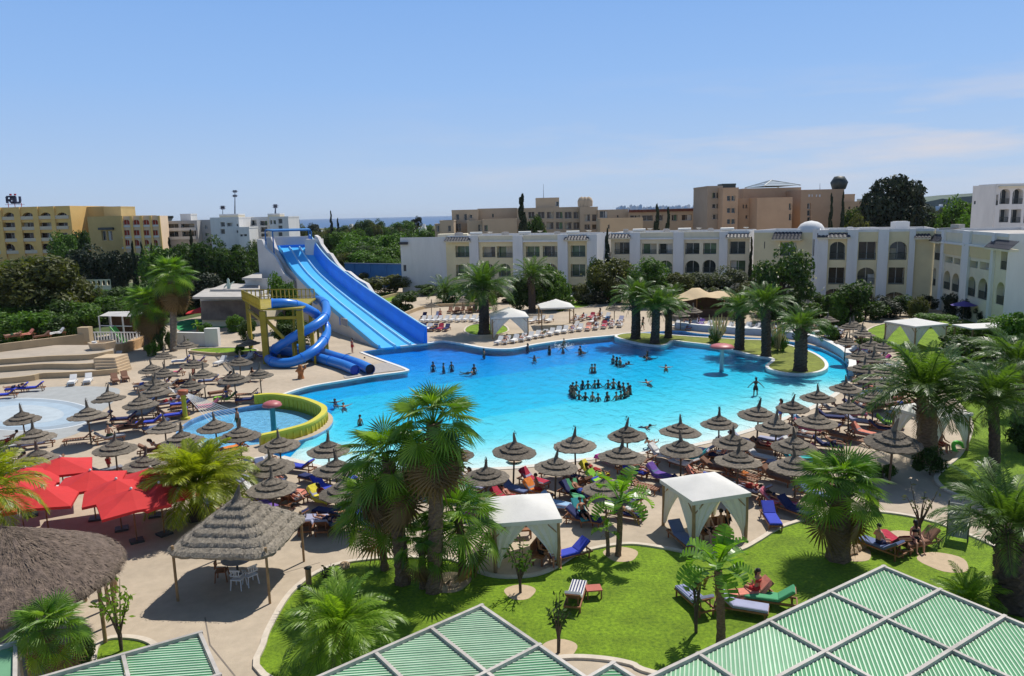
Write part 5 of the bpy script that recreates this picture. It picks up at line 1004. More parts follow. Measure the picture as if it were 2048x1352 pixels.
# ---- yellow start platform
rt = thing('slide_platform', (0, 0, 0), 0, 'yellow steel start platform of the tube slides', 'platform')
zp = ZT(530, 618, 77); q = [P(521, 618, zp), P(604, 616, zp), P(632, 596, zp), P(484, 598, zp)]
g = G(); g.prism([p.xy for p in q], zp - .16, zp); ob('deck', g.mesh('deck', yel_m), rt)
for x, y in ((0.06, .02), (.93, .02), (.06, .95), (.92, .95)):
    p = q[0].lerp(q[1], x).lerp(q[3].lerp(q[2], x), y); g = G(); g.bar((p.x, p.y, 0), (p.x, p.y, zp - .26), .62 if y < .1 else .4, .45 if y < .1 else .4, (0, 1, 0)); ob('leg', g.mesh('leg', yel_m), rt)
for a, b in (((.06, .02, -1.0), (.93, .02, -1.0)), ((.06, .02, -.9), (.6, .02, -3.6)), ((.02, .06, -1.2), (.06, .9, -1.2))):
    p1 = q[0].lerp(q[1], a[0]).lerp(q[3].lerp(q[2], a[0]), a[1]); p2 = q[0].lerp(q[1], b[0]).lerp(q[3].lerp(q[2], b[0]), b[1]); g = G(); g.bar((p1.x, p1.y, zp + a[2]), (p2.x, p2.y, zp + b[2]), .25, .3); ob('brace', g.mesh('brace', yel_m), rt)
for i, (a, b, solid) in enumerate(((q[0], q[3], True), (q[3], q[2], True))):
    a = a.lerp(b, .02); b = b.lerp(a, .02); g = G(); up = Vector((0, 0, 1)); n = max(6, int((b - a).length / .5))
    g.bar(a + up * 1.05, b + up * 1.05, .09, .09); g.bar(a + up * .25, b + up * .25, .06, .06); ob('handrail', g.mesh('handrail', yel_m), rt)
    for k in range(n + 1): p = a.lerp(b, k / n); g = G(); g.bar(p, p + up * 1.03, .26 if solid else .07, .06); ob('baluster', g.mesh('baluster', yel_m), rt)
# ---- yellow rim wall of the paddling pool: scalloped outer face
rt = thing('yellow_pool_wall', (0, 0, 0), 0, 'yellow scalloped curved wall round the paddling pool', 'wall')
yw = smooth(gp([(509, 808), (535, 805.5), (562, 806.5), (606, 814), (640, 827), (650, 837), (643, 850), (616, 867), (569, 881), (521, 892)]), 7, False)
g = G(); g.strip(yw, .36, -.6, .62); ob('wall', g.mesh('wall', yel2_m), rt); g = G(); g.strip(yw, .44, .625, .78); ob('rim', g.mesh('rim', M('yellow_rim_paint', (.62, .55, .05), .5, .08, 1)), rt)
L_ = 0; acc = []
for a, b in zip(yw, yw[1:]): acc.append((L_, a, b)); L_ += (b - a).length
me_s = G(); me_s.lathe([(0.10, -.30), (.10, .1), (.08, .34), (0.02, .42)], 8); me_s = me_s.mesh('scallop', yel2_m); s = .2
while s < L_:
    for l0, a, b in acc:
        if l0 <= s < l0 + (b - a).length:
            p = a.lerp(b, (s - l0) / (b - a).length); d = (b - a).normalized(); n = Vector((-d.y, d.x))
            for sd in (1, -1): c = p + n * .16 * sd; ob('scallop', me_s, rt, (c.x, c.y, .12))
            break
    s += .52
# ---- mushroom fountains
def mushroom(px, py, top, wpx, lab, stem):
    b = P(px, py, -.1); h = ZT(px, top, b.y); r = wpx * b.y / FPX / 2; rt = thing('mushroom_fountain', (b.x, b.y, 0), 0, lab, 'fountain', 'red mushroom fountains'); g = G()
    g.lathe([(r * .05, h), (r * .5, h - .05), (r * .85, h - .16), (r, h - .34), (r * .98, h - .40), (r * .7, h - .33), (.1, h - .28)], 28); ob('cap', g.mesh('cap', M('mushroom_red', (.50, .14, .14), .45, .08, 1.5, patch=.1)), rt); g = G(); g.lathe([(.26, -.9), (.20, 0), (.17, h - .25)], 14); ob('stem', g.mesh('stem', stem), rt)
mushroom(1443, 739, 687, 49, 'red mushroom fountain standing in the main pool by the island', M('stem_grey', (.30, .38, .42), .5, .1, 1)); mushroom(548, 861, 801, 40, 'red mushroom fountain inside the yellow walled paddling pool', M('stem_teal', (.03, .26, .30), .5, .1, 1))
# ---- tipping bucket post beside the paddling pool
b = P(371, 838); rt = thing('water_feature_post', b, 0, 'yellow post with an orange bucket and sloping net by the paddling pool', 'fountain'); h = ZT(371, 785, b.y)
g = G(); g.tube([(0, 0, 0), (0, 0, h * .92)], .18, 10); g.lathe([(.35, 0), (.35, .12), (.2, .2)], 12); ob('post', g.mesh('post', yel2_m), rt); g = G(); g.lathe([(.12, h * .9), (.34, h * .93), (.40, h * 1.08), (.3, h * 1.1)], 12, cap=True); ob('bucket', g.mesh('bucket', M('bucket_orange', (.42, .12, .05), .5, .1, 1)), rt)
g = G()
for k in range(9): g.bar((.2, -.1 + .05 * k, h * .95), (2.6 + .12 * k, -1.6 + .38 * k, .05), .03, .03)
ob('net_rope', g.mesh('net_rope', white_w), rt)
b = P(926, 0 + 830)
# orange statue at the pool side
b = P(602, 757); rt = thing('statue', b, 0, 'orange brown rough statue beside the tube slides', 'statue'); g = G(); hh = ZT(602, 729, b.y)
g.lathe([(.34, 0), (.30, hh * .12), (.24, hh * .3), (.32, hh * .5), (.36, hh * .68), (.16, hh * .78), (.22, hh * .9), (.05, hh)], 10); ob('figure', g.mesh('figure', M('statue_terracotta', (.42, .17, .06), .85, .3, 4, .6)), rt); g = G(); g.tube([(.25, 0, hh * .62), (.5, 0, hh * .75), (.45, .1, hh * .95)], .09, 6); g.tube([(-.25, 0, hh * .62), (-.45, .05, hh * .5)], .09, 6); ob('arm', g.mesh('arm', M('statue_terracotta', (.42, .17, .06))), rt)

# ---- left terraces with curved retaining walls
ter_m = M('terrace_floor', (.44, .37, .29), .88, .08, 1, .1, 10, patch=.1); twall_m = M('terrace_wall', (.50, .38, .23), .9, .1, 1, .25, 8, patch=.12); step_m = M('step_stone', (.56, .43, .28), .85, .1, 1.2, .2)
def lvl(px, z): return smooth(gp(px, z), 4, False)
z1, z2, z3_ = .50, 1.0, 1.5
f1 = lvl([(-160, 778), (0, 768), (60, 762), (85, 757), (130, 755), (190, 752), (236, 748)], 0); f2 = lvl([(-160, 752), (0, 744), (90, 738), (160, 738), (205, 735), (222, 730)], z1); f3 = lvl([(-160, 737), (0, 729), (100, 722), (180, 719), (226, 711)], z2)
back = [(-160, 708), (0, 704), (20, 701), (100, 691), (176, 681)]
for nm, fr_pts, z0_, zz in (('lower', f1, 0, z1), ('middle', f2, z1, z2), ('upper', f3, z2, z3_)):
    bk = gp([(230, 690), (120, 690), (-160, 700)], z3_); o = list(fr_pts) + bk
    rt = thing('terrace_wall', (0, 0, 0), 0, '%s curved tan retaining wall of the stepped terrace at the left' % nm, 'retaining wall', 'curved retaining walls of the left terrace')
    g = G(); g.strip(fr_pts, .32, z0_ - .2, zz + .06); ob('wall', g.mesh('wall', twall_m), rt)
    g = G(); g.poly(o, zz); g.wall(o, z0_ - .3, zz); o_ = ob('terrace', g.mesh('terrace', ter_m), kind='structure')
rt = thing('terrace_steps', (0, 0, 0), 0, 'pale stone steps at the right end of the curved terrace walls', 'steps'); c0, c1 = P(240, 749), P(196, 749)
for k in range(6):
    e = P(238 - k * 1.5, 748 - k * 5.6, .25 * k); w0 = P(192 - k * 1, 751 - k * 6, .25 * k); g = G(); g.prism([(e.x, e.y), (e.x + .2, e.y + 2.2), (w0.x + .2, w0.y + 2.2), (w0.x, w0.y)], -.05, .25 * (k + 1)); ob('step', g.mesh('step', step_m), rt)
rt = thing('terrace_back_wall', (0, 0, 0), 0, 'tan back wall of the upper terrace below the tall hedge', 'wall'); pts = gp(back, z3_); g = G(); g.strip(pts, .35, 0, z3_ + .85); ob('wall', g.mesh('wall', twall_m), rt)
p = pts[-1]; g = G(); g.box((p.x - .2, p.y, z3_ + .75), (1.3, .9, 1.7)); ob('end_pillar', g.mesh('end_pillar', twall_m), rt)
p = P(205, 697, z3_); rt = thing('stone_planter', p, .2, 'big tapering tan stone planter at the end of the upper terrace', 'planter'); g = G(); g.lathe([(1.0, -1.6), (1.15, -.4), (1.45, .75), (1.30, .78), (1.2, .6)], 6, sm=False); ob('bowl', g.mesh('bowl', step_m), rt); g = G(); g.lathe([(1.2, .6), (.5, .68), (0, .7)], 6, sm=False); ob('soil', g.mesh('soil', earth_m), rt)
p = P(190, 698, z3_); ob('white_jar', G().lathe([(.25, 0), (.5, .3), (.45, .6), (.2, .75), (.26, .85)], 12, cap=True).mesh('white_jar', white_w), None, p, label='white round jar left of the tan stone planter', cat='jar')
rt = thing('terracotta_wall', (0, 0, 0), 0, 'rough orange tan stone wall between planter and fan palms', 'wall'); pts = smooth(gp([(224, 708), (245, 706), (270, 698), (290, 690), (300, 686)]), 4, False); g = G(); g.strip(pts, .6, 0, 1.1); ob('wall', g.mesh('wall', M('rough_orange_stone', (.48, .30, .15), .95, .3, 1.5, .9, 4)), rt)
# white railing hut at the left
p = P(252, 692); dY = p.y; rt = thing('shade_hut', (0, 0, 0), 0, 'white framed shade hut with grey sloping roof behind the railing', 'hut'); c = [P(203, 682), P(275, 684), PY(300, 668, dY + 9), PY(222, 668, dY + 9)]; zh = ZT(203, 632, c[0].y)
g = G(); ap = [PY(240, 625, dY + 5), PY(270, 622, dY + 5)]; cz = [(v.x, v.y, zh) for v in c]; g.add(cz + [tuple(ap[0]), tuple(ap[1])], [(0, 1, 5, 4), (1, 2, 5), (2, 3, 4, 5), (3, 0, 4), (3, 2, 1, 0)]); ob('roof', g.mesh('roof', M('hut_roof', (.52, .50, .47), .8, .1, 1)), rt)
for t in (0, .33, .66, 1):
    for a, b in ((c[0], c[1]), (c[3], c[2])): v = a.lerp(b, t); g = G(); g.bar((v.x, v.y, 0), (v.x, v.y, zh), .13, .13); ob('post', g.mesh('post', white_w), rt)
g = G(); v0, v1 = c[0], c[1]; g.bar((v0.x, v0.y, zh * .62), (v1.x, v1.y, zh * .62), .1, .1); ob('crossbar', g.mesh('crossbar', white_w), rt); g = G(); g.add([(c[3].x, c[3].y, 0), (c[2].x, c[2].y, 0), (c[2].x, c[2].y, zh), (c[3].x, c[3].y, zh)], [(0, 1, 2, 3)]); ob('back_wall', g.mesh('back_wall', M('hut_wood', (.12, .07, .04), .9, .3, 1)), rt)
rt = thing('railing', (0, 0, 0), 0, 'low white railing in front of the shade hut', 'railing'); a, b = P(186, 688), P(292, 689); n = 18
g = G(); g.bar(a + Vector((0, 0, 1.5)), b + Vector((0, 0, 1.5)), .12, .1); g.bar(a + Vector((0, 0, .15)), b + Vector((0, 0, .15)), .1, .08); ob('handrail', g.mesh('handrail', white_w), rt); bal = G(); bal.bar((0, 0, .2), (0, 0, 1.45), .12, .1); bal = bal.mesh('baluster', white_w)
for k in range(n + 1): ob('baluster', bal, rt, a.lerp(b, k / n))
p = P(240, 686); rt = thing('toy_slide', p, 0, 'small light green toy slide by the white railing', 'toy slide'); g = G(); s0, s1 = Vector((-1.2, .8, 1.9)), Vector((.9, -.6, .15)); g.bar(s0, s1, .5, .06); g.bar(s0 + Vector((.15, .3, .12)), s1 + Vector((.15, .3, .12)), .06, .22); g.bar(s0 - Vector((.15, .3, -.12)), s1 - Vector((.15, .3, -.12)), .06, .22); ob('chute', g.mesh('chute', M('toy_green', (.12, .45, .10), .4, .1, 1)), rt); g = G(); g.bar((-1.2, .8, 0), (-1.2, .8, 1.9), .1, .1); g.bar((-1.6, 1.1, 0), (-1.2, .8, 1.8), .1, .4); ob('ladder', g.mesh('ladder', white_w), rt)
# pump house and grey walls left of the slide
rt = thing('pump_house', (0, 0, 0), 0, 'low white house with stepped grey roofs behind the red far umbrellas', 'building'); Yp = 108
def pb(x0, x1, yt, Y, dep, mat, name): block(rt, x0, x1, yt, Y, mat, dep, name=name)
pb(400, 524, 596, 106, 8, pale_w, 'front_wall'); pb(430, 524, 585, 110, 8, pale_w, 'upper_wall'); pb(490, 548, 558, 113, 7, white_w, 'tower_base')
for (x0, x1, y0, y1, Ya, Yb) in ((385, 520, 598, 579, 103, 112), (420, 520, 583, 571, 108, 115), (484, 524, 560, 549, 110, 117)):
    g = G(); a_, b_, c_, d_ = PY(x0, y0, Ya), PY(x1, y0, Ya), PY(x1, y1, Yb), PY(x0 + 30, y1, Yb); g.add([a_, b_, c_, d_] + [v + Vector((0, 0, .3)) for v in (a_, b_, c_, d_)], [(3, 2, 1, 0), (4, 5, 6, 7), (0, 1, 5, 4), (1, 2, 6, 5), (2, 3, 7, 6), (3, 0, 4, 7)]); ob('roof', g.mesh('roof', M('grey_lean_roof', (.45, .42, .38), .85, .12, .8)), rt)
g = G(); g.add([PY(402, 640, 105.5), PY(520, 640, 105.5), PY(520, 602, 105.5), PY(402, 602, 105.5)], [(0, 1, 2, 3)]); ob('opening_shade', g.mesh('opening_shade', M('shade_stone', (.16, .14, .13), .9, .4, .6)), rt)  # flat sheet on the wall, shade put into its dark colour
p = P(456, 590); pp = PY(457, 568, 109); rt = thing('garden_statue', (pp.x, pp.y, pp.z - 1.2), 0, 'small pale green garden statue on the grey roof ledge', 'statue'); g = G(); g.lathe([(.35, -.5), (.4, 0), (.2, .4), (.32, 1.), (.18, 1.5), (.22, 1.8), (0, 2.1)], 8); ob('figure', g.mesh('figure', M('verdigris', (.45, .55, .45), .8, .1, 2)), rt); g = G(); g.tube([(.2, 0, 1.1), (.8, 0, 1.5)], .1, 6); g.tube([(-.2, 0, 1.2), (-.7, 0, .7)], .1, 6); ob('arm', g.mesh('arm', M('verdigris', (.45, .55, .45))), rt)
# artificial green turf and white planter wall
g = G(); g.poly(smooth(gp([(350, 652), (372, 640), (440, 640), (470, 634), (455, 654), (400, 658), (365, 662)]), 3), .02); struct('artificial_turf', g, M('artificial_turf', (.03, .28, .09), .9, .15, 1))
rt = thing('planter_wall', (0, 0, 0), 0, 'white planter wall below the far left green turf', 'wall'); a, b = P(352, 690), P(430, 692); hh = ZT(352, 664, a.y); g = G(); g.bar(a + Vector((0, 0, hh / 2)), b + Vector((0, 0, hh / 2)), .5, hh); ob('wall', g.mesh('wall', white_w), rt); g = G(); g.box((b.x - .2, b.y, hh * .68), (1.6, .8, hh * 1.36)); ob('end_post', g.mesh('end_post', white_w), rt)
# garden arches far left
rt = thing('garden_arcade', (0, 0, 0), 0, 'little white arcade beyond the clipped hedge', 'arcade'); fa = Facade(PY(162, 570, 150), PY(222, 570, 150), 0, ZT(190, 559, 150))
for k in range(6): fa.holes.append((fa.hole(.3 + k * .98, .05 + fa.z1 - 1.25, .3 + k * .98 + .62, fa.z1 - .2, True), .3))
facade_done(rt, fa, pale_w)
# far garden wall to the left of white steps: low kerb walls of beds
for i, (px, h_, nm) in enumerate((([(380, 707), (440, 712), (510, 708), (560, 716)], .35, 'low tan kerb wall of the far left lawn'), ([(790, 640), (850, 617), (930, 612), (985, 612)], .5, 'low tan wall before the far terrace bushes'), ([(700, 617), (760, 600), (800, 590), (845, 586)], .5, 'low wall of the bed beside the big slide'))):
    rt = ob('garden_wall', G().strip(smooth(gp(px), 4, False), .3, 0, h_).mesh('garden_wall', twall_m), label=nm, cat='wall')
# ================================================================ PARASOLS, LOUNGERS, PAVILIONS
thatch_m = M('grey_thatch', (.175, .147, .113), .95, .38, 7, .9, 26, stretch=(1, 1, .5), each=.28); thatch2_m = M('pale_thatch', (.31, .268, .21), .95, .35, 9, .9, 34)
pole_m = M('pole_wood', (.13, .09, .06), .8, .25, 3); wood_m = M('lounger_wood', (.26, .11, .05), .6, .25, 4, spec=.4); wood2_m = M('post_timber', (.34, .22, .11), .75, .25, 3)
canvas_m = M('white_canvas', (.74, .72, .68), .85, .05, 1.2, .1, 6, trans=.12); red_m = M('red_canvas', (.62, .035, .035), .8, .07, 1, .12, 8, trans=.10); wplastic = M('white_plastic', (.70, .70, .69), .4, .05, 2); tan_m = M('tan_canvas', (.62, .47, .28), .85, .06, 1, trans=.1)

def straw(g, pts, n, q, ln, wd):
    """Loose straw blades lying down the slope between consecutive (r, z) rings."""
    for k in range(n):
        a = q.uniform(0, 6.283); i = q.randrange(len(pts) - 1); t = q.random(); r = pts[i][0] + (pts[i + 1][0] - pts[i][0]) * t; z = pts[i][1] + (pts[i + 1][1] - pts[i][1]) * t
        o = Vector((math.cos(a), math.sin(a), 0)); s = Vector((-o.y, o.x, 0)); sl = Vector((pts[i][0] - pts[i + 1][0], 0, pts[i][1] - pts[i + 1][1])).normalized(); d = o * sl.x + Vector((0, 0, sl.z)); l = ln * q.uniform(.6, 1.3)
        p = o * r + Vector((0, 0, z + .012)); e = p + d * l + s * l * q.uniform(-.25, .25) + Vector((0, 0, q.uniform(0, .3) * l)); g.add([p - s * wd, p + s * wd, e], [(0, 1, 2)])
def tier(r0, z0, r1, z1, seed, n=36):
    q = random.Random(seed); g = G(); rings = [(r0 * .93, z0 - .02), (r0 * .97, z0 - .08), (r0, z0 - .02), ((r0 * .62 + r1 * .38), z0 + (z1 - z0) * .30), (r1, z1)]
    vs = []
    for j, (r, z) in enumerate(rings):
        for k in range(n): a = 6.283 * k / n; f = 1 + q.uniform(-.025, .025); vs.append((r * f * math.cos(a), r * f * math.sin(a), z + (q.uniform(-.035, .02) if j in (1, 2) else 0)))
    g.add(vs, [(j * n + k, j * n + (k + 1) % n, (j + 1) * n + (k + 1) % n, (j + 1) * n + k) for j in range(4) for k in range(n)]); straw(g, [(r0 * 1.01, z0 - .05), (r1, z1)], 150, q, .13, .012); return g.mesh('thatch_tier', thatch_m)
PARA = []
for v in range(4):
    q = random.Random(v); g = G(); g.tube([(0, 0, 0), (0, 0, 2.5)], .05, 8); pole = g.mesh('pole', pole_m); w_ = q.uniform(.95, 1.05)
    ts = [tier(1.2 * w_, 1.90, .32, 2.14, v), tier(.78 * w_, 2.11, .22, 2.27, v + 9), tier(.48 * w_, 2.28, .10, 2.44, v + 18)]
    g = G(); b = q.uniform(0, 6.3); t = q.uniform(.05, .16); g.tube([(0, 0, 2.34), (0, 0, 2.52), (math.cos(b) * t * .5, math.sin(b) * t * .5, 2.76), (math.cos(b) * t, math.sin(b) * t, 3.0)], [.18, .10, .07, .03], 8); straw(g, [(.12, 2.75), (.05, 3.1)], 40, q, .12, .01); PARA.append((pole, ts, g.mesh('spike', thatch_m)))
para_n = [0]
def parasol(px, py, lab, group, rz=1.92, sc=1., tilt=0.):
    i = para_n[0]; para_n[0] += 1; q = random.Random(300 + i); p = P(px, py, rz * sc); v = PARA[i % 4]
    rt = thing('thatched_parasol', (p.x, p.y, 0), q.uniform(0, 6.28), lab, 'parasol', group); s_ = sc * q.uniform(.94, 1.06); rt.scale = (s_, s_, s_ * q.uniform(.95, 1.04)); rt.rotation_euler.x = tilt + q.uniform(-.05, .05); rt.rotation_euler.y = q.uniform(-.05, .05)
    ob('pole', v[0], rt)
    for t in v[1]: ob('thatch_tier', t, rt)
    ob('spike', v[2], rt); return rt
ROWS = [
    ('pool front row', 'thatched parasols of the pool front row', [(560, 886), (656, 902), (905, 911), (1025, 903), (1151, 891), (1256, 871), (1358, 861), (1438, 847), (1515, 831), (1585, 810), (1635, 792), (1689, 773)]),
    ('second row', 'thatched parasols of the second row from the pool', [(543, 931), (671, 944), (972, 945), (1109, 929), (1242, 913), (1362, 899), (1466, 881), (1552, 860), (1632, 844), (1699, 817), (1747, 799)]),
    ('third row', 'thatched parasols of the third row from the pool', [(543, 975), (692, 988), (1213, 971), (1475, 922), (1587, 894), (1592, 934)]),
    ('paddling pool group', 'thatched parasols beside the paddling pool', [(329, 855), (367, 884), (432, 851), (479, 871)]),
    ('lower left group', 'thatched parasols between grey basin and red umbrellas', [(46, 839), (68, 877), (73, 920), (176, 835), (229, 895), (219, 798), (282, 812), (288, 926)]),
    ('tube slide group', 'thatched parasols between terrace and tube slides', [(327, 714), (373, 693), (478, 724), (305, 738), (387, 730), (327, 747), (407, 751), (520, 750), (309, 769), (469, 760), (382, 775), (312, 787), (500, 684)]),
    ('far bank group', 'thatched parasols of the far bank', [(862, 610), (926, 602), (962, 598), (1228, 618), (1361, 629), (1386, 622)]),
    ('right bank group', 'thatched parasols of the right bank', [(1657, 641), (1707, 653), (1724, 671), (1690, 684), (1745, 690), (1767, 699), (1722, 712), (1752, 722), (1728, 737), (1768, 747), (1738, 762), (1785, 772), (1700, 655)])]
PLACES = []
for short, grp, pts in ROWS:
    order = sorted(pts)
    for k, (x, y) in enumerate(order):
        nm = '%s parasol of the %s' % (ORD[k], short); rt = parasol(x, y, 'grey thatched parasol, %s from the left in the %s' % (ORD[k], short), grp); PLACES.append((short, nm, rt.location.copy()))
parasol(1783, 886, 'dark wide thatched parasol tilted beside the right gazebo', 'thatched parasols of the third row from the pool', 1.92, 1.2, .12)

# ---- sun loungers: head end along +x
cush = {n: M(n.replace(' ', '_') + '_cushion', c, .85, .08, 2, .15, 12) for n, c in {'royal blue': (.035, .06, .46), 'navy blue': (.02, .028, .11), 'lilac grey': (.34, .35, .48), 'white': (.66, .65, .63), 'brown': (.20, .10, .06), 'grey': (.25, .26, .29), 'green striped': (.08, .34, .16), 'teal': (.03, .27, .30), 'slate blue': (.12, .16, .30)}.items()}
LF = G(); LF.box((0, .30, .30), (1.95, .05, .07)); LF.box((0, -.30, .30), (1.95, .05, .07)); LF.box((-.95, 0, .30), (.05, .56, .07)); LF.box((.95, 0, .30), (.05, .56, .07))
for k in range(8): LF.box((-.82 + k * .16, 0, .325), (.11, .56, .02))
LF = LF.mesh('frame', wood_m)
LG_ = [G().box((x, y, .135), (.06, .05, .27)).mesh('leg', wood_m) for x in (-.85, .80) for y in (-.29, .29)]
LB = G(); a_ = math.radians(38); bx, bz = math.cos(a_), math.sin(a_)
LB.bar((.32, -.26, .34), (.32 + .68 * bx, -.26, .34 + .68 * bz), .05, .05); LB.bar((.32, .26, .34), (.32 + .68 * bx, .26, .34 + .68 * bz), .05, .05)
for k in range(5): f = .08 + k * .15; LB.box((.32 + f * bx, 0, .34 + f * bz), (.10, .56, .02), 0, 0)
LB.bar((.75, -.2, .30), (.70, -.2, .34 + .38 * bz / bx), .04, .04); LB.bar((.75, .2, .30), (.70, .2, .34 + .38 * bz / bx), .04, .04); LB = LB.mesh('backrest', wood_m)
def pad(name, flat):
    g = G()
    if flat: g.box((-.33, 0, .385), (1.26, .58, .09)); g.box((-.33, 0, .432), (1.18, .52, .02))
    else: c = Vector((.32 + .36 * bx, 0, .34 + .36 * bz)) + Vector((-bz, 0, bx)) * .06; g.box((0, 0, 0), (.70, .58, .09)); g.box((0, 0, .05), (.62, .52, .02)); g.v = [tuple(c + Vector((x * bx - z * bz, y, x * bz + z * bx))) for x, y, z in g.v]
    return g.mesh(name)
PF, PB_ = pad('mattress', True), pad('back_cushion', False)
def lounger(loc, ang, colour, lab, group, white=False, small=False):
    fm = wplastic if white else wood_m; rt = thing('sun_lounger', loc, ang, lab, 'sun lounger', group); ob('frame', LF, rt, mat=fm); ob('backrest', LB, rt, mat=fm)
    for l in LG_: ob('leg', l, rt, mat=fm)
    if colour != 'bare': ob('mattress', PF, rt, mat=cush[colour]); ob('back_cushion', PB_, rt, mat=cush[colour])
    return rt
tow_cols = {'pink': (.62, .16, .22), 'orange': (.72, .22, .04), 'crimson': (.42, .03, .06), 'magenta': (.38, .03, .22), 'yellow': (.72, .62, .06), 'pale blue': (.30, .48, .68), 'white': (.74, .73, .70), 'turquoise': (.05, .42, .42), 'violet': (.16, .08, .36), 'salmon': (.66, .24, .17), 'lime green': (.26, .55, .05)}
TM = {n: M(n.replace(' ', '_') + '_towel', c, .95, .14, 6, .3, 40) for n, c in tow_cols.items()}
TW = []
for v in range(3):
    q = random.Random(80 + v); g = G(); nx_, ny_ = 14, 6; vs = []
    for s in (0, 1):
        for i in range(nx_ + 1):
            u = -.98 + 1.88 * i / nx_
            for j in range(ny_ + 1):
                y = (-.36 + .72 * j / ny_) * (1 + .05 * math.sin(u * 5 + v)); zz = .445 if u < .30 else .445 + (u - .30) * bz / bx; edge = max(0, abs(y) - .29); xx = u if u < .30 else .30 + (u - .30) * bx
                vs.append((xx, y, zz - edge * 2.2 - .02 * s + q.uniform(0, .018) * (1 - s)))
    nn = ny_ + 1; K_ = (nx_ + 1) * nn; fs = [(i * nn + j, (i + 1) * nn + j, (i + 1) * nn + j + 1, i * nn + j + 1) for i in range(nx_) for j in range(ny_)]
    g.add(vs, fs + [tuple(K_ + x for x in f[::-1]) for f in fs]); TW.append(g.mesh('towel'))
def towel(rt, colour, lab, group='towels on the loungers'):
    return ob('towel', TW[R.randrange(3)], None, rt.location, rt.rotation_euler.z, None, TM[colour], lab, 'towel', group)

# ---- people
skin = [M('skin_tanned', (.36, .17, .09), .55, .08, 6), M('skin_fair', (.55, .30, .20), .55, .08, 6), M('skin_silhouette', (.16, .075, .04), .5, .08, 6), M('skin_red', (.48, .20, .13), .55, .08, 6)]
hair_m = [M('hair_black', (.012, .010, .009), .5, .2, 20), M('hair_brown', (.05, .025, .012), .5, .2, 20), M('hair_fair', (.25, .15, .06), .5, .2, 20)]
swim = {'black': (.01, .01, .012), 'navy': (.015, .02, .07), 'red': (.45, .03, .03), 'white': (.65, .65, .62), 'blue': (.05, .10, .42), 'dark green': (.02, .07, .03), 'orange': (.60, .18, .03)}
SW = {k: M(k.replace(' ', '_') + '_swimwear', v, .8, .1, 5) for k, v in swim.items()}
def V(*a): return Vector(a)
def rotd(elev, az=0): return Vector((math.cos(elev) * math.sin(az), math.cos(elev) * math.cos(az), math.sin(elev)))
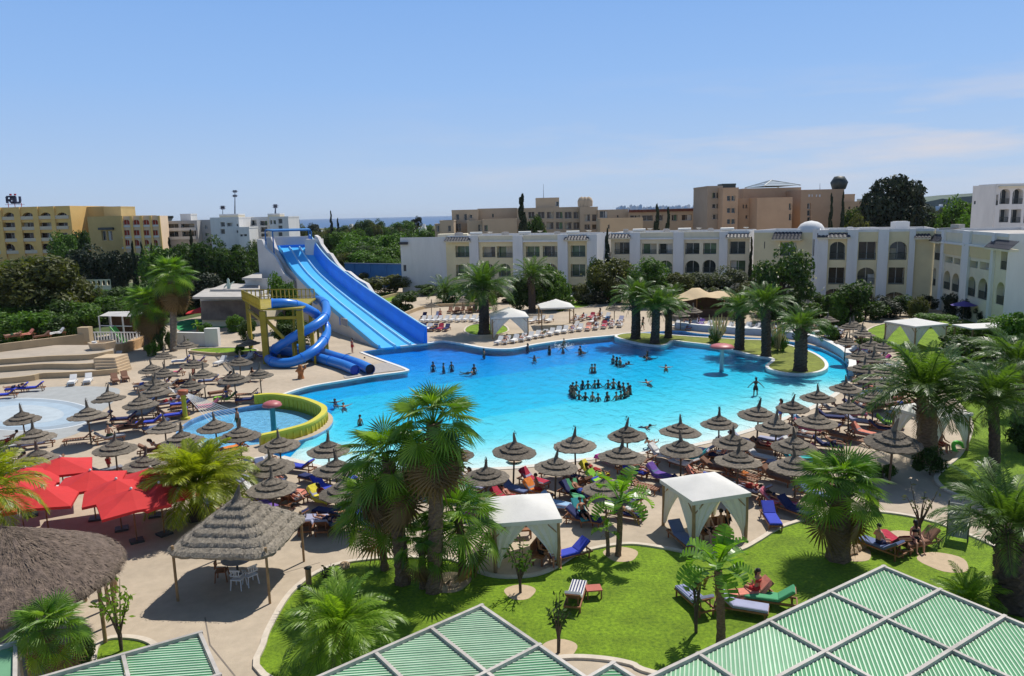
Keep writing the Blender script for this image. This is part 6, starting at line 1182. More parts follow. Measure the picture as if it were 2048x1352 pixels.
def figure(key, pel, tor, th, sh, ua, fa, headd=None, lean=0):
    """Skin a body: pel hip height point, tor torso direction, th/sh thigh and shin directions (left, right), ua/fa upper arm and forearm directions."""
    tor = tor.normalized(); sd = V(1, 0, 0); headd = (headd or tor).normalized(); vs = []; es = []; rs = []
    def add(p, r, par=None):
        vs.append(tuple(p)); rs.append(r if hasattr(r, '__len__') else (r, r))
        if par is not None: es.append((par, len(vs) - 1))
        return len(vs) - 1
    pe = add(pel, (.135, .105)); wa = add(pel + tor * .16, (.115, .09), pe); ch = add(pel + tor * .36, (.14, .105), wa); up = add(pel + tor * .47, (.125, .085), ch); nk = add(pel + tor * .54, .05, up)
    hb = pel + tor * .60 + headd * .02; h1 = add(hb, .062, nk); fw = (headd.cross(sd)).normalized() * -1; h2 = add(hb + headd * .09 + fw * .015, (.078, .09), h1); h3 = add(hb + headd * .185, (.06, .07), h2)
    nose = add(hb + headd * .07 + fw * .115, .012, h2)
    for i, s in enumerate((-1, 1)):
        hp = add(pel + sd * s * .095 - tor * .05, .092, pe); kn = pel + sd * s * .10 - tor * .05 + th[i] * .42; k1 = add(kn.lerp(Vector(vs[hp]), .5), .078, hp); k2 = add(kn, .055, k1); an = kn + sh[i] * .40; c = add(kn.lerp(an, .35), .054, k2); a = add(an, .036, c)
        fd = (sh[i].cross(sd) * -1).normalized() if abs(sh[i].z) > .5 else V(0, 0, 1); fd = V(0, 1, 0) if sh[i].z < -.5 else fd; add(an + fd * .15 + sh[i] * .03, .03, a)
        so_ = pel + tor * .44 + sd * s * .17; sI = add(so_, .055, up); el = so_ + ua[i] * .29; e = add(el, .042, sI); wr = el + fa[i] * .25; w_ = add(wr, .028, e); pa = wr + fa[i] * .075; pI = add(pa, (.036, .018), w_); pl_ = fa[i].cross(sd).normalized() if abs(fa[i].x) < .9 else V(0, 1, 0)
        ax = fa[i].cross(pl_).normalized()
        for j, (o, l) in enumerate(((-.027, .065), (-.009, .08), (.009, .075), (.027, .058))): f1 = add(pa + ax * o + fa[i] * (.03 + l * .4), .0095, pI); add(pa + ax * o + fa[i] * (.03 + l * .85) - pl_ * .02, .0075, f1)
        t1 = add(pa - fa[i] * .03 + ax * .045 * s, .011, pI); add(pa + fa[i] * .01 + ax * .065 * s, .009, t1)
    me = bpy.data.meshes.new('body'); me.from_pydata(vs, es, []); o = bpy.data.objects.new('tmp', me); col.objects.link(o); m_ = o.modifiers.new('s', 'SKIN'); s2 = o.modifiers.new('d', 'SUBSURF'); s2.levels = 1; s2.render_levels = 1
    for i, d in enumerate(me.skin_vertices[0].data): d.radius = rs[i]; d.use_root = i == 0
    dg = bpy.context.evaluated_depsgraph_get(); out = bpy.data.meshes.new_from_object(o.evaluated_get(dg)); out.name = 'body'; out.materials.clear(); out.polygons.foreach_set('use_smooth', [True] * len(out.polygons)); bpy.data.objects.remove(o)
    hc = hb + headd * .105 - fw * .012
    def cap(long):
        g = G(); n = 12; u = headd; vs2 = []
        for i in range(6):
            ph = math.pi * .62 * i / 5
            for k in range(n):
                a = 6.283 * k / n; d = u * math.cos(ph) + (sd * math.cos(a) + fw * math.sin(a)) * math.sin(ph)
                r = .118 * (1 if d.dot(fw) < .35 else .93); vs2.append(hc + V(d.x * r * .92, d.y * r, d.z * r) * (1 if not (ph > 1.2 and d.dot(fw) > .25) else .72))
        g.add(vs2, [(i * n + k, i * n + (k + 1) % n, (i + 1) * n + (k + 1) % n, (i + 1) * n + k) for i in range(5) for k in range(n)], True)
        if long: g.tube([hc - fw * .07, hc - fw * .10 - headd * .12, hc - fw * .09 - headd * .28], [.085, .08, .03], 8)
        return g.mesh('hair')
    g = G(); g.tube([pel - tor * .06, pel + tor * .02, pel + tor * .09], [.155, .163, .145], 12)
    for i, s in enumerate((-1, 1)): b = pel + sd * s * .095 - tor * .05; g.tube([b, b + th[i] * .20], [.112, .10], 10)
    sh_ = g.mesh('swim_shorts'); g = G(); g.tube([pel + tor * .30, pel + tor * .36, pel + tor * .41], [.148, .158, .150], 12); tp = g.mesh('bikini_top')
    FIG[key] = (out, cap(False), cap(True), sh_, tp)
FIG = {}; D = V(0, 0, -1)
figure('stand', V(0, 0, .90), V(0, 0, 1), (V(-.03, .03, -1), V(.05, -.02, -1)), (V(0, -.02, -1), V(.02, -.04, -1)), (V(-.25, .05, -1).normalized(), V(.25, 0, -1).normalized()), (V(-.1, .35, -1).normalized(), V(.1, .25, -1).normalized()))
figure('walk', V(0, 0, .88), V(0, .08, 1), (V(0, .40, -1).normalized(), V(0, -.30, -1).normalized()), (V(0, .05, -1).normalized(), V(0, -.45, -1).normalized()), (V(-.2, -.4, -1).normalized(), V(.2, .4, -1).normalized()), (V(-.1, -.1, -1).normalized(), V(.1, .7, -1).normalized()))
figure('arms_out', V(0, 0, .90), V(0, 0, 1), (V(-.08, 0, -1).normalized(), V(.08, 0, -1).normalized()), (D, D), (V(-.75, 0, -.66).normalized(), V(.75, 0, -.66).normalized()), (V(-.7, .1, -.7).normalized(), V(.7, .1, -.7).normalized()))
figure('hands_joined', V(0, 0, .90), V(0, 0, 1), (D, D), (D, D), (V(-.55, .1, -.8).normalized(), V(.55, .1, -.8).normalized()), (V(-.9, .1, -.4).normalized(), V(.9, .1, -.4).normalized()))
figure('sit', V(0, 0, .11), V(0, -.12, 1), (V(-.12, 1, 0).normalized(), V(.12, 1, 0).normalized()), (V(0, .15, -1).normalized(), V(0, .1, -1).normalized()), (V(-.2, .35, -1).normalized(), V(.2, .3, -1).normalized()), (V(.15, .9, -.2).normalized(), V(-.15, .9, -.2).normalized()))
figure('recline', V(0, .28, .10), V(0, -.78, .62), (V(-.06, 1, .30).normalized(), V(.06, 1, .06).normalized()), (V(0, .85, -.52).normalized(), V(0, 1, -.05).normalized()), (V(-.3, .25, -.55).normalized(), V(.3, .6, -.25).normalized()), (V(.1, .9, .1).normalized(), V(-.3, .8, .2).normalized()), V(0, -.5, .85))
figure('lie', V(0, .18, .10), V(0, -.97, .16), (V(-.07, 1, 0).normalized(), V(.07, 1, .1).normalized()), (V(0, 1, 0), V(0, 1, -.1).normalized()), (V(-.35, -.4, .05).normalized(), V(.3, .8, -.1).normalized()), (V(.4, -.8, .2).normalized(), V(0, 1, 0)), V(0, -1, .1))
figure('swim', V(0, 0, -.12), V(0, .95, .28), (V(-.1, -1, -.1).normalized(), V(.12, -1, -.2).normalized()), (V(0, -1, .1).normalized(), V(0, -1, -.2).normalized()), (V(-.85, .5, .05).normalized(), V(.85, .5, .05).normalized()), (V(-.7, .7, 0).normalized(), V(.7, .7, 0).normalized()), V(0, .35, .9))
def person(pose, loc, rz, lab, group=None, sk=None, suit=None, woman=None, hr=None, sc=1.):
    b, hs, hl, sh_, tp = FIG[pose]; woman = R.random() < .45 if woman is None else woman; rt = thing('person', loc, rz, lab, 'person', group); rt.scale = (sc, sc, sc)
    suit = suit or R.choice(list(SW)); ob('body', b, rt, mat=skin[R.choice([0, 0, 1, 3]) if sk is None else sk]); ob('hair', hl if woman else hs, rt, mat=hair_m[R.choice([0, 0, 1]) if hr is None else hr]); ob('swim_shorts', sh_, rt, mat=SW[suit])
    if woman: ob('bikini_top', tp, rt, mat=SW[suit])
    return rt
for d in FIG.values():
    for me in d:
        if not me.materials: me.materials.append(skin[0])

# ---- hand-placed loungers: foot px, head px, colour
def lng(fx, fy, hx, hy, colour, lab, group='loungers of the near deck and lawn', white=False):
    f, h = P(fx, fy, .35), P(hx, hy, .5); c = (f + h) / 2; return lounger((c.x, c.y, 0), math.atan2(h.y - f.y, h.x - f.x), colour, lab, group, white)
l_a = lng(1550, 1046, 1535, 1016, 'royal blue', 'lounger with bright blue mattress right of the white gazebo')
lng(1614, 1027, 1566, 1004, 'navy blue', 'dark blue lounger behind the thick trunked fan palm')
lng(1378, 1084, 1352, 1056, 'slate blue', 'grey blue lounger at the left post of the right near gazebo')
l_b = lng(1120, 1110, 1160, 1093, 'royal blue', 'bright blue lounger sticking out of the left near gazebo')
l_c = lng(1159, 998, 1141, 968, 'green striped', 'green and white striped lounger behind the left gazebo')
l_d = lng(1172, 1038, 1154, 1010, 'teal', 'teal lounger in front of the striped green one')
lng(622, 1030, 608, 1056, 'lilac grey', 'left of two grey loungers right of the square thatched hut'); lng(655, 1030, 641, 1057, 'lilac grey', 'right of two grey loungers right of the square thatched hut')
l_e = lng(706, 1020, 668, 1036, 'navy blue', 'lounger with a sunbather left of the twin palm trunks')
l_f = lng(600, 982, 566, 1002, 'brown', 'lounger with a salmon towel behind the square hut'); lng(496, 952, 455, 970, 'lilac grey', 'grey lounger right of the yellow green palm'); lng(366, 978, 318, 998, 'lilac grey', 'long grey lounger left of the yellow green palm')
lng(418, 1000, 432, 1012, 'royal blue', 'blue lounger hidden behind the spike of the square hut')
l_g = lng(1157, 1170, 1146, 1197, 'white', 'blue and white striped lounger on the lawn beside a red side table'); l_h = lng(1372, 1180, 1408, 1204, 'lilac grey', 'lounger with pale blue stripes beside the tall banana plant')
l_i = lng(1478, 1188, 1518, 1176, 'brown', 'red brown lounger with a dark haired woman by the tall banana plant'); l_j = lng(1520, 1192, 1562, 1190, 'green striped', 'green lounger right of the red brown one by the banana plant'); lng(1500, 1213, 1466, 1200, 'lilac grey', 'pale grey lounger in front of the red brown one')
l_k = lng(1722, 1076, 1806, 1101, 'slate blue', 'blue grey lounger on the right lawn with a seated man'); l_l = lng(1775, 1072, 1800, 1084, 'brown', 'lounger with red pillow behind the blue grey one on the right lawn'); l_m = lng(1818, 1087, 1862, 1070, 'brown', 'wooden lounger under the bare young tree')
# stripes painted on the two lawn loungers' covers
for l_, nm, c in ((l_g, 'navy blue', cush['navy blue']), (l_h, 'slate blue', cush['slate blue'])):
    for k in range(5): ob('stripe', G().box((-.33, -.23 + k * .115, .446), (1.2, .05, .008)).mesh('stripe', c), l_)
p = P(1187, 1194); rt = thing('side_table', p, .1, 'low red side table beside the striped lounger on the lawn', 'table'); ob('table_top', G().box((0, 0, .38), (.62, .5, .05)).mesh('table_top', M('red_table_top', (.45, .12, .08), .5, .1, 2)), rt); lg = G().box((0, 0, .18), (.05, .05, .36)).mesh('leg', wood_m)
for x, y in ((-.27, -.2), (.27, -.2), (.27, .2), (-.27, .2)): ob('leg', lg, rt, (x, y, 0))
towel(l_f, 'salmon', 'salmon towel on the lounger behind the square hut'); towel(l_i, 'salmon', 'red towel on the lounger by the tall banana plant'); towel(l_l, 'crimson', 'crimson towel on the lounger with a pillow on the right lawn')
def on(l_, pose, lab, off=0., z=.42, turn=0., **k):
    a = l_.rotation_euler.z; c = l_.location + Vector((math.cos(a) * off, math.sin(a) * off, z)); return person(pose, c, a + math.pi / 2 + turn, lab, 'sunbathers on loungers', **k)
on(l_e, 'lie', 'person lying left of the twin palm trunks on a navy lounger', suit='blue', woman=False); on(l_i, 'sit', 'dark haired woman in red sitting on the lounger by the tall banana plant', .3, turn=-1.2, suit='red', woman=True, sk=3, hr=0); on(l_b, 'sit', 'man in red seated on the bright blue lounger at the left gazebo', -.75, turn=1.2, suit='red', woman=False, sk=3)
on(l_k, 'sit', 'bare backed man sitting on the blue grey lounger on the right lawn', -.1, turn=-1.8, suit='navy', woman=False, sk=1, hr=0); on(l_m, 'sit', 'person in black sitting under the bare young tree', -.3, turn=1.2, suit='black', woman=True, sk=1, hr=0); on(l_d, 'recline', 'person reclining on the teal lounger', suit='black')

# ---- loungers, towels and sunbathers round every parasol
BASEA = {'pool front row': 2.5, 'second row': 2.5, 'third row': 2.5, 'paddling pool group': .5, 'lower left group': .5, 'tube slide group': .3, 'far bank group': 1.3, 'right bank group': .2}
keep_off = [pool, lawn_main, kid]
tq = random.Random(21); count = {}
for short, nm, loc in PLACES:
    n = 3 if short in ('right bank group', 'second row', 'pool front row') else 2
    for s in range(n):
        side = (-1, 1, 0)[s]; sw_ = ('left of', 'right of', 'before')[s]; a = BASEA[short] + tq.uniform(-.3, .3) + (math.pi if tq.random() < .3 else 0)
        c = Vector((loc.x + side * tq.uniform(.85, 1.15), loc.y + (tq.uniform(-.5, .5) if side else -1.5), 0))
        ends = [c.xy + Vector((math.cos(a), math.sin(a))) * e for e in (-1, 1)]
        if any(inside(e, k) for e in ends for k in keep_off) or inside(c.xy, island): continue
        colr = tq.choice(['royal blue', 'navy blue', 'lilac grey', 'slate blue', 'white', 'brown', 'grey', 'bare', 'lilac grey', 'navy blue']) if short != 'right bank group' else tq.choice(['white', 'grey', 'navy blue', 'brown', 'lilac grey'])
        dsc = 'bare wooden' if colr == 'bare' else colr + ' cushioned'
        l_ = lounger(c, a, colr, '%s sun lounger %s the %s' % (dsc, sw_, nm), 'loungers under the thatched parasols')
        r_ = tq.random()
        if r_ < .30: t_ = tq.choice(list(TM)); towel(l_, t_, '%s towel on the lounger %s the %s' % (t_, sw_, nm))
        if tq.random() < .44:
            su = tq.choice(list(SW)); po = tq.choice(['recline', 'recline', 'lie', 'lie', 'sit']); on(l_, po, 'person in %s %s %s the %s' % (su, {'sit': 'sitting', 'lie': 'lying', 'recline': 'reclining'}[po], sw_, nm), z=.44, suit=su, turn=0 if po != 'sit' else tq.choice([-1.2, 1.2]))
# ---- white loungers in lines
def line(px, colour, lab, group, ang, white=True, tow=(), ppl=()):
    for k, (x, y) in enumerate(px):
        c = P(x, y, .3); l_ = lounger((c.x, c.y, 0), ang + R.uniform(-.08, .08), colour, lab % ORD[k], group, white)
        if k in tow: t_ = R.choice(['white', 'salmon', 'crimson', 'pale blue', 'violet', 'white']); towel(l_, t_, '%s towel on the %s' % (t_, lab % ORD[k]))
        if k in ppl: on(l_, R.choice(['lie', 'recline']), 'sunbather on the %s' % (lab % ORD[k]), z=.44)
line([(998, 683), (1013, 682), (1029, 680), (1046, 677), (1060, 674), (1074, 671), (1088, 669), (1102, 666), (1116, 663), (1130, 661), (1146, 659), (1160, 657), (1176, 656), (1192, 654), (1208, 652), (1224, 650), (1240, 649)], 'white', '%s white lounger from the left along the far pool edge', 'white loungers along the far pool edge', 1.25, True, (2, 8, 12, 14), (1, 3, 6, 10, 13, 15, 16))
line([(846, 640), (857, 640), (868, 640), (879, 639.5), (892, 639.5), (905, 639), (919, 639), (932, 638.5), (946, 638.5), (956, 641)], 'white', '%s white lounger from the left in the row behind the big dark palm', 'white loungers behind the big dark palm', 1.3)
line([(846, 656), (858, 657), (868, 657), (880, 657), (893, 657)], 'navy blue', '%s dark lounger from the left beside the big slide foot', 'dark loungers beside the foot of the big slide', 1.3, False, (1, 3), (2,))
line([(900, 622), (912, 622), (924, 621), (936, 621), (948, 620), (960, 620)], 'brown', '%s brown lounger from the left at the far planting bed', 'brown loungers at the far planting bed', 1.4, False)
line([(1066, 642), (1082, 640), (1098, 640), (1150, 640), (1166, 637), (1182, 634), (1198, 633), (1214, 634), (1150, 652), (1186, 643)], 'white', '%s lounger from the left around the square far pavilion', 'loungers around the square far pavilion', 1.1, False, (2, 5), (3, 4, 6))
line([(1352, 650), (1370, 652), (1384, 650), (1400, 648), (1416, 650), (1440, 652), (1458, 654), (1476, 654), (1494, 655), (1512, 656), (1530, 659), (1548, 662), (1578, 664), (1596, 668)], 'white', '%s pale lounger from the left behind the river parapet', 'pale loungers behind the river parapet', .9, True, (3, 8), (5, 11))
line([(1612, 662), (1624, 658), (1636, 664), (1648, 668), (1660, 662), (1670, 674), (1684, 694), (1700, 700), (1712, 690), (1726, 698), (1650, 650), (1682, 660), (1716, 726), (1730, 748), (1708, 712), (1760, 712)], 'grey', '%s lounger from the left on the crowded right bank', 'loungers on the crowded right bank', .3, False, (2, 4, 7, 9, 12), (1, 3, 6, 8, 10, 13))
line([(145, 763), (176, 760)], 'white', '%s white lounger from the left below the terrace wall', 'white loungers below the terrace wall', 1.9, True)
line([(32, 697), (56, 693), (88, 697), (117, 690)], 'brown', '%s lounger from the left on the upper terrace', 'loungers on the upper terrace', 1.0, False, (1, 3), (0,))
for o_ in [o for o in scene.objects if o.get('group') == 'loungers on the upper terrace' or 'on the upper terrace' in (o.get('label') or '')]: o_.location.z += 1.5
line([(10, 790), (35, 778), (66, 776)], 'royal blue', '%s lounger from the left at the terrace foot by the basin', 'loungers at the foot of the terrace', .3, False, (), (1,))
line([(230, 760), (250, 755)], 'brown', '%s brown lounger from the left by the terrace steps', 'brown loungers by the terrace steps', 2.2, False)
line([(232, 714)], 'white', '%s white lounger leaning beside the rough tan wall', 'white loungers below the terrace wall', 1.5, True); line([(441, 724), (497, 716)], 'white', '%s white chair lounger from the left below the far left lawn', 'white loungers below the far left lawn', 1.4, True)
line([(366, 808), (300, 845), (352, 830)], 'royal blue', '%s blue lounger from the left beside the paddling pool post', 'blue loungers beside the paddling pool post', .4, False)

# ---- white pavilions
def gazebo(c, rz, s, h, lab, post=wood2_m, drape=True, peak=.62):
    rt = thing('canvas_gazebo', (c[0], c[1], 0), rz, lab, 'gazebo', 'white canvas gazebos'); a = s / 2
    P4 = [(-a, -a), (a, -a), (a, a), (-a, a)]; po = G().tube([(0, 0, 0), (.02, .0, h * .5), (0, 0, h)], [.085, .08, .075], 8).mesh('post', post)
    for x, y in P4: ob('post', po, rt, (x, y, 0))
    g = G()
    for i in range(4):
        p, q = Vector((*P4[i], h - .12)), Vector((*P4[(i + 1) % 4], h - .12)); g.bar(p, q, .09, .12); d = (q - p).normalized()
        g.bar(p + Vector((0, 0, -.55)), p + d * .55, .05, .05); g.bar(q + Vector((0, 0, -.55)), q - d * .55, .05, .05)
    ob('roof_frame', g.mesh('roof_frame', post), rt)
    g = G(); n = 10; o = a + .14; vs = []
    for i in range(n + 1):
        for j in range(n + 1):
            u, v = -1 + 2 * i / n, -1 + 2 * j / n; m_ = max(abs(u), abs(v)); z = h + .04 + peak * (1 - m_) ** .9 - .05 * math.sin(math.pi * m_) * (1 - abs(abs(u) - abs(v))); vs.append((u * o, v * o, z))
    k = n + 1; g.add(vs, [(i * k + j, (i + 1) * k + j, (i + 1) * k + j + 1, i * k + j + 1) for i in range(n) for j in range(n)], True)
    g.add([(x, y, z) for z in (h + .04, h - .14) for x, y in ((-o, -o), (o, -o), (o, o), (-o, o))], [(i, (i + 1) % 4, (i + 1) % 4 + 4, i + 4) for i in range(4)]); ob('roof_canvas', g.mesh('roof_canvas', canvas_m), rt)
    if drape:
        for i in range(4):
            p = Vector((*P4[i], 0))
            for j in (1, -1):
                q = Vector((*P4[(i + j) % 4], 0)); d = (q - p).normalized(); nn = Vector((-d.y, d.x, 0)); g = G(); vs = []; N_ = 8
                for r_ in range(N_ + 1):
                    t = r_ / N_; wd = s * .46 * (1 - t) ** 1.3 + .10 + (.10 * (t - .62) if t > .62 else 0); z = h - .16 - t * (h - .35)
                    for c_ in range(7): vs.append(p + d * (.05 + wd * c_ / 6) + nn * (.035 * (-1) ** c_) + Vector((0, 0, z + .25 * h * (c_ / 6) ** 2 * 0)))
                g.add(vs, [(r_ * 7 + c_, r_ * 7 + c_ + 1, (r_ + 1) * 7 + c_ + 1, (r_ + 1) * 7 + c_) for r_ in range(N_) for c_ in range(6)]); ob('curtain', g.mesh('curtain', canvas_m), rt)
    return rt
ga = gazebo((8.76, 33.2), .30, 2.72, 2.25, 'white gazebo with tied curtains right of centre at the lawn edge'); gc = (P(1122, 1138) + P(995, 1150)) / 2
gb = gazebo((gc.x - .25, gc.y + 1.55), .12, 2.72, 2.2, 'white gazebo left of centre partly behind the fan palm'); p = P(1868, 900); gazebo((p.x, p.y + .6), .35, 2.9, 2.35, 'white gazebo at the right behind the large arching palm')
p = P(1828, 692); gazebo((p.x, p.y), .3, 4.0, 2.5, 'white gazebo on the upper right lawn', peak=.5); p = P(1018, 672); gazebo((p.x, p.y), .08, 4.3, 2.6, 'white canopied pavilion with arched drapes beside the big dark palm', peak=1.0); p = P(1112, 652); gazebo((p.x, p.y), .05, 4.2, 2.7, 'square pavilion with pale cloth roof on brown posts at the far bank', drape=False, peak=.9)
p = P(1975, 700); rt = thing('shade_roof', (p.x, p.y, 0), .1, 'flat pale shade roof among the dark bushes at the right', 'shelter'); ob('roof', G().box((0, 0, 2.5), (6, 3, .12)).mesh('roof', canvas_m), rt); po = G().tube([(0, 0, 0), (0, 0, 2.45)], .08, 8).mesh('post', wood2_m)
for x, y in ((-2.8, -1.3), (2.8, -1.3), (2.8, 1.3), (-2.8, 1.3)): ob('post', po, rt, (x, y, 0))
# tan bar canopy
p = P(1410, 632); rt = thing('bar_canopy', (p.x, p.y, 0), .02, 'tan tensile canopy over the dark poolside bar', 'canopy'); g = G(); n = 12; vs = []
for i in range(n + 1):
    for j in range(7): u, v = -1 + 2 * i / n, -1 + 2 * j / 6; vs.append((u * 4.9 * (1 - .12 * v * v), v * 3.4, 2.75 + 1.35 * math.exp(-((u + .25) / .33) ** 2) * (1 - v * v * .75) + .75 * math.exp(-((u - .55) / .3) ** 2) * (1 - v * v * .6) - .15 * u * u))
g.add(vs, [(i * 7 + j, (i + 1) * 7 + j, (i + 1) * 7 + j + 1, i * 7 + j + 1) for i in range(n) for j in range(6)], True); ob('canvas', g.mesh('canvas', tan_m), rt)
for x, y in ((-4.4, -3), (4.4, -3), (4.4, 3), (-4.4, 3), (-1.2, 0), (2.7, 0)): ob('post', po, rt, (x, y, 0))
g = G(); g.box((0, -1.2, .55), (7.5, .7, 1.1)); ob('bar_counter', g.mesh('bar_counter', M('bar_dark_wood', (.07, .04, .025), .6, .2, 2)), rt); g = G(); g.box((0, 2.4, 1.2), (8, .3, 2.4)); ob('back_wall', g.mesh('back_wall', M('bar_dark_wood', (.07, .04, .025))), rt)
# ---- red umbrellas
def red_umbrella(x, y, s, rz, lab, z=2.62):
    p = P(x, y, z); rt = thing('red_umbrella', (p.x, p.y, 0), rz, lab, 'umbrella', 'red canvas umbrellas'); a = s / 2; g = G(); rim = []
    for i in range(8): b = i * math.pi / 4; r_ = a * 1.06 if i % 2 == 0 else a * 1.06 * .97; rim.append(Vector((math.cos(b) * (a * 1.414 if i % 2 else a), math.sin(b) * (a * 1.414 if i % 2 else a), 2.05 - (.10 if i % 2 else 0))))
    ap = Vector((0, 0, z)); vs = [ap]
    for i in range(8): vs += [rim[i].lerp(ap, .5) + Vector((0, 0, -.03)), rim[i], rim[i] + Vector((0, 0, -.13))]
    for i in range(8): k = 1 + 3 * i; l = 1 + 3 * ((i + 1) % 8); g.add([vs[0], vs[k], vs[l], vs[k + 1], vs[l + 1], vs[k + 2], vs[l + 2]], [(0, 1, 2), (1, 3, 4, 2), (3, 5, 6, 4)])
    ob('canopy', g.mesh('canopy', red_m), rt); ob('pole', G().tube([(0, 0, 0), (0, 0, z)], .035, 8).mesh('pole', wood_m), rt); g = G()
    for v in rim: g.bar(v + Vector((0, 0, -.02)), Vector((0, 0, z - .08)), .025, .03)
    ob('rib', g.mesh('rib', wood_m), rt); ob('base', G().box((0, 0, .05), (.6, .6, .1)).mesh('base', rail_m), rt)
    g = G(); g.lathe([(.05, z - .02), (.07, z + .05), (.02, z + .1)], 8); ob('finial', g.mesh('finial', white_w), rt)
for i, (x, y, s, rz, lab) in enumerate([(120, 914, 2.9, .5, 'rearmost large red umbrella, pale finial highest in the red cluster'), (180, 941, 2.9, .35, 'middle red umbrella of the cluster before the second thatched row'), (262, 978, 2.9, .6, 'frontmost red umbrella nearest the square thatched hut'), (300, 935, 2.8, .3, 'red umbrella partly behind the yellow green palm'), (318, 966, 2.6, .9, 'red umbrella tucked under the yellow green palm fronds'), (35, 962, 2.9, .4, 'red umbrella above the round thatched roof, left'), (-15, 975, 2.9, .4, 'red umbrella cut by the left edge'), (50, 935, 2.9, .55, 'red umbrella behind the dark fronds at the left'), (232, 958, 2.9, .45, 'red umbrella between the middle and the frontmost ones'), (85, 972, 2.9, .3, 'red umbrella nearest the top of the round thatched roof')]): red_umbrella(x, y, s, rz, lab)
red_umbrella(402, 614, 3.6, .2, 'left of two far red umbrellas by the green turf'); red_umbrella(441, 605, 3.6, .4, 'right of two far red umbrellas by the pump house')
p = P(1925, 645); rt = thing('purple_umbrella', (p.x, p.y, 0), 0, 'small purple umbrella in the shade of the right wing', 'umbrella'); ob('canopy', G().lathe([(1.5, 2.2), (.8, 2.5), (0, 2.75)], 10, sm=False).mesh('canopy', M('purple_canvas', (.10, .07, .28), .8, .1, 1)), rt); ob('pole', G().tube([(0, 0, 0), (0, 0, 2.6)], .04, 6).mesh('pole', pole_m), rt)
p = P(1126, 612); rt = thing('white_umbrella', (p.x, p.y, 0), 0, 'half closed pale umbrella at the garden level of the centre block', 'umbrella'); ob('canopy', G().lathe([(1.6, 1.6), (.7, 1.9), (.1, 2.4)], 10, sm=False).mesh('canopy', canvas_m), rt); ob('pole', G().tube([(0, 0, 0), (0, 0, 4.5)], .05, 6).mesh('pole', wplastic), rt)
# ---- square thatched hut, five stepped tiers
hub = (P(540, 1207) + P(608, 1123) + P(356, 1202) + P(445, 1115)) / 4; e1 = (P(540, 1207) - P(356, 1202)).xy.normalized(); rzh = math.atan2(e1.y, e1.x)
rt = thing('thatched_hut', (hub.x, hub.y, 0), rzh, 'square thatched hut with five stepped straw tiers on thin posts', 'hut'); inv = Matrix.Rotation(-rzh, 3, 'Z')
for x, y in ((540, 1207), (608, 1123), (356, 1202), (445, 1115)): v = inv @ (P(x, y) - hub); ob('post', G().tube([(0, 0, 0), (0, 0, 2.35)], .055, 8).mesh('post', wood2_m), rt, (v.x, v.y, 0))
hx, hy = 2.2, 2.2; q = random.Random(5)
for t in range(6):
    f0, f1 = 1 - t * .165, max(.0, 1 - (t + 1.5) * .165); z0, z1 = 2.14 + t * .255, 2.14 + t * .255 + .19; g = G(); n = 22
    def ringp(f, z, jit, k, m_):
        s = k / m_ * 4; i = int(s) % 4; u = s - int(s); C = [(-1, -1), (1, -1), (1, 1), (-1, 1)]; a, b = C[i], C[(i + 1) % 4]; x = a[0] + (b[0] - a[0]) * u; y = a[1] + (b[1] - a[1]) * u; rr = 1 - .10 * max(0, min(abs(x), abs(y)) - .72) / .28
        return Vector((x * hx * f * rr, y * hy * f * rr, z)) + Vector((q.uniform(-1, 1), q.uniform(-1, 1), q.uniform(-1, 1))) * jit
    m_ = n * 4; rows = [(f0 * .93, z0 + .0, .01), (f0 * .985, z0 - .19, .035), (f0, z0 - .08, .03), (f0 * .955, z0 + .04, .02), ((f0 + f1) / 2, (z0 + z1) / 2 + .03, .02), (f1, z1, .0)]
    vs = [ringp(f, z, j, k, m_) for f, z, j in rows for k in range(m_)]; g.add(vs, [(r_ * m_ + k, r_ * m_ + (k + 1) % m_, (r_ + 1) * m_ + (k + 1) % m_, (r_ + 1) * m_ + k) for r_ in range(5) for k in range(m_)])
    for k in range(900):
        kk = q.uniform(0, m_); tt = q.random() ** 1.4; f = f0 + (f1 - f0) * tt * .8; z = z0 + (z1 - z0) * tt * .8 + .05; a = ringp(f, z, .01, kk, m_); o = Vector((a.x, a.y, 0)).normalized(); d = (o + Vector((q.uniform(-.3, .3), q.uniform(-.3, .3), -.75 + q.uniform(-.2, .35)))).normalized(); s = o.cross(Vector((0, 0, 1))) * .012; l = q.uniform(.08, .2); g.add([a - s, a + s, a + d * l], [(0, 1, 2)])
    ob('thatch_tier', g.mesh('thatch_tier', thatch2_m), rt)
g = G(); g.tube([(0, 0, 3.4), (0, 0, 3.66), (.06, 0, 3.92), (.14, 0, 4.2)], [.34, .16, .09, .03], 10); ob('spike', g.mesh('spike', thatch_m), rt)
ob('roof_frame', G().box((0, -1.7, 2.1), (3.4, .08, .1)).box((0, 1.7, 2.1), (3.4, .08, .1)).box((-1.7, 0, 2.1), (.08, 3.4, .1)).box((1.7, 0, 2.1), (.08, 3.4, .1)).mesh('roof_frame', wood2_m), rt)
c = P(476, 1150); rt = thing('round_table', c, 0, 'grey round table under the square thatched hut', 'table'); ob('table_top', G().lathe([(0, .75), (.62, .75), (.64, .73), (.62, .70), (0, .70)], 24, sm=False).mesh('table_top', M('grey_table', (.30, .30, .32), .5, .1, 2)), rt); ob('pedestal', G().lathe([(.3, 0), (.28, .04), (.05, .08), (.05, .70)], 12).mesh('pedestal', rail_m), rt)
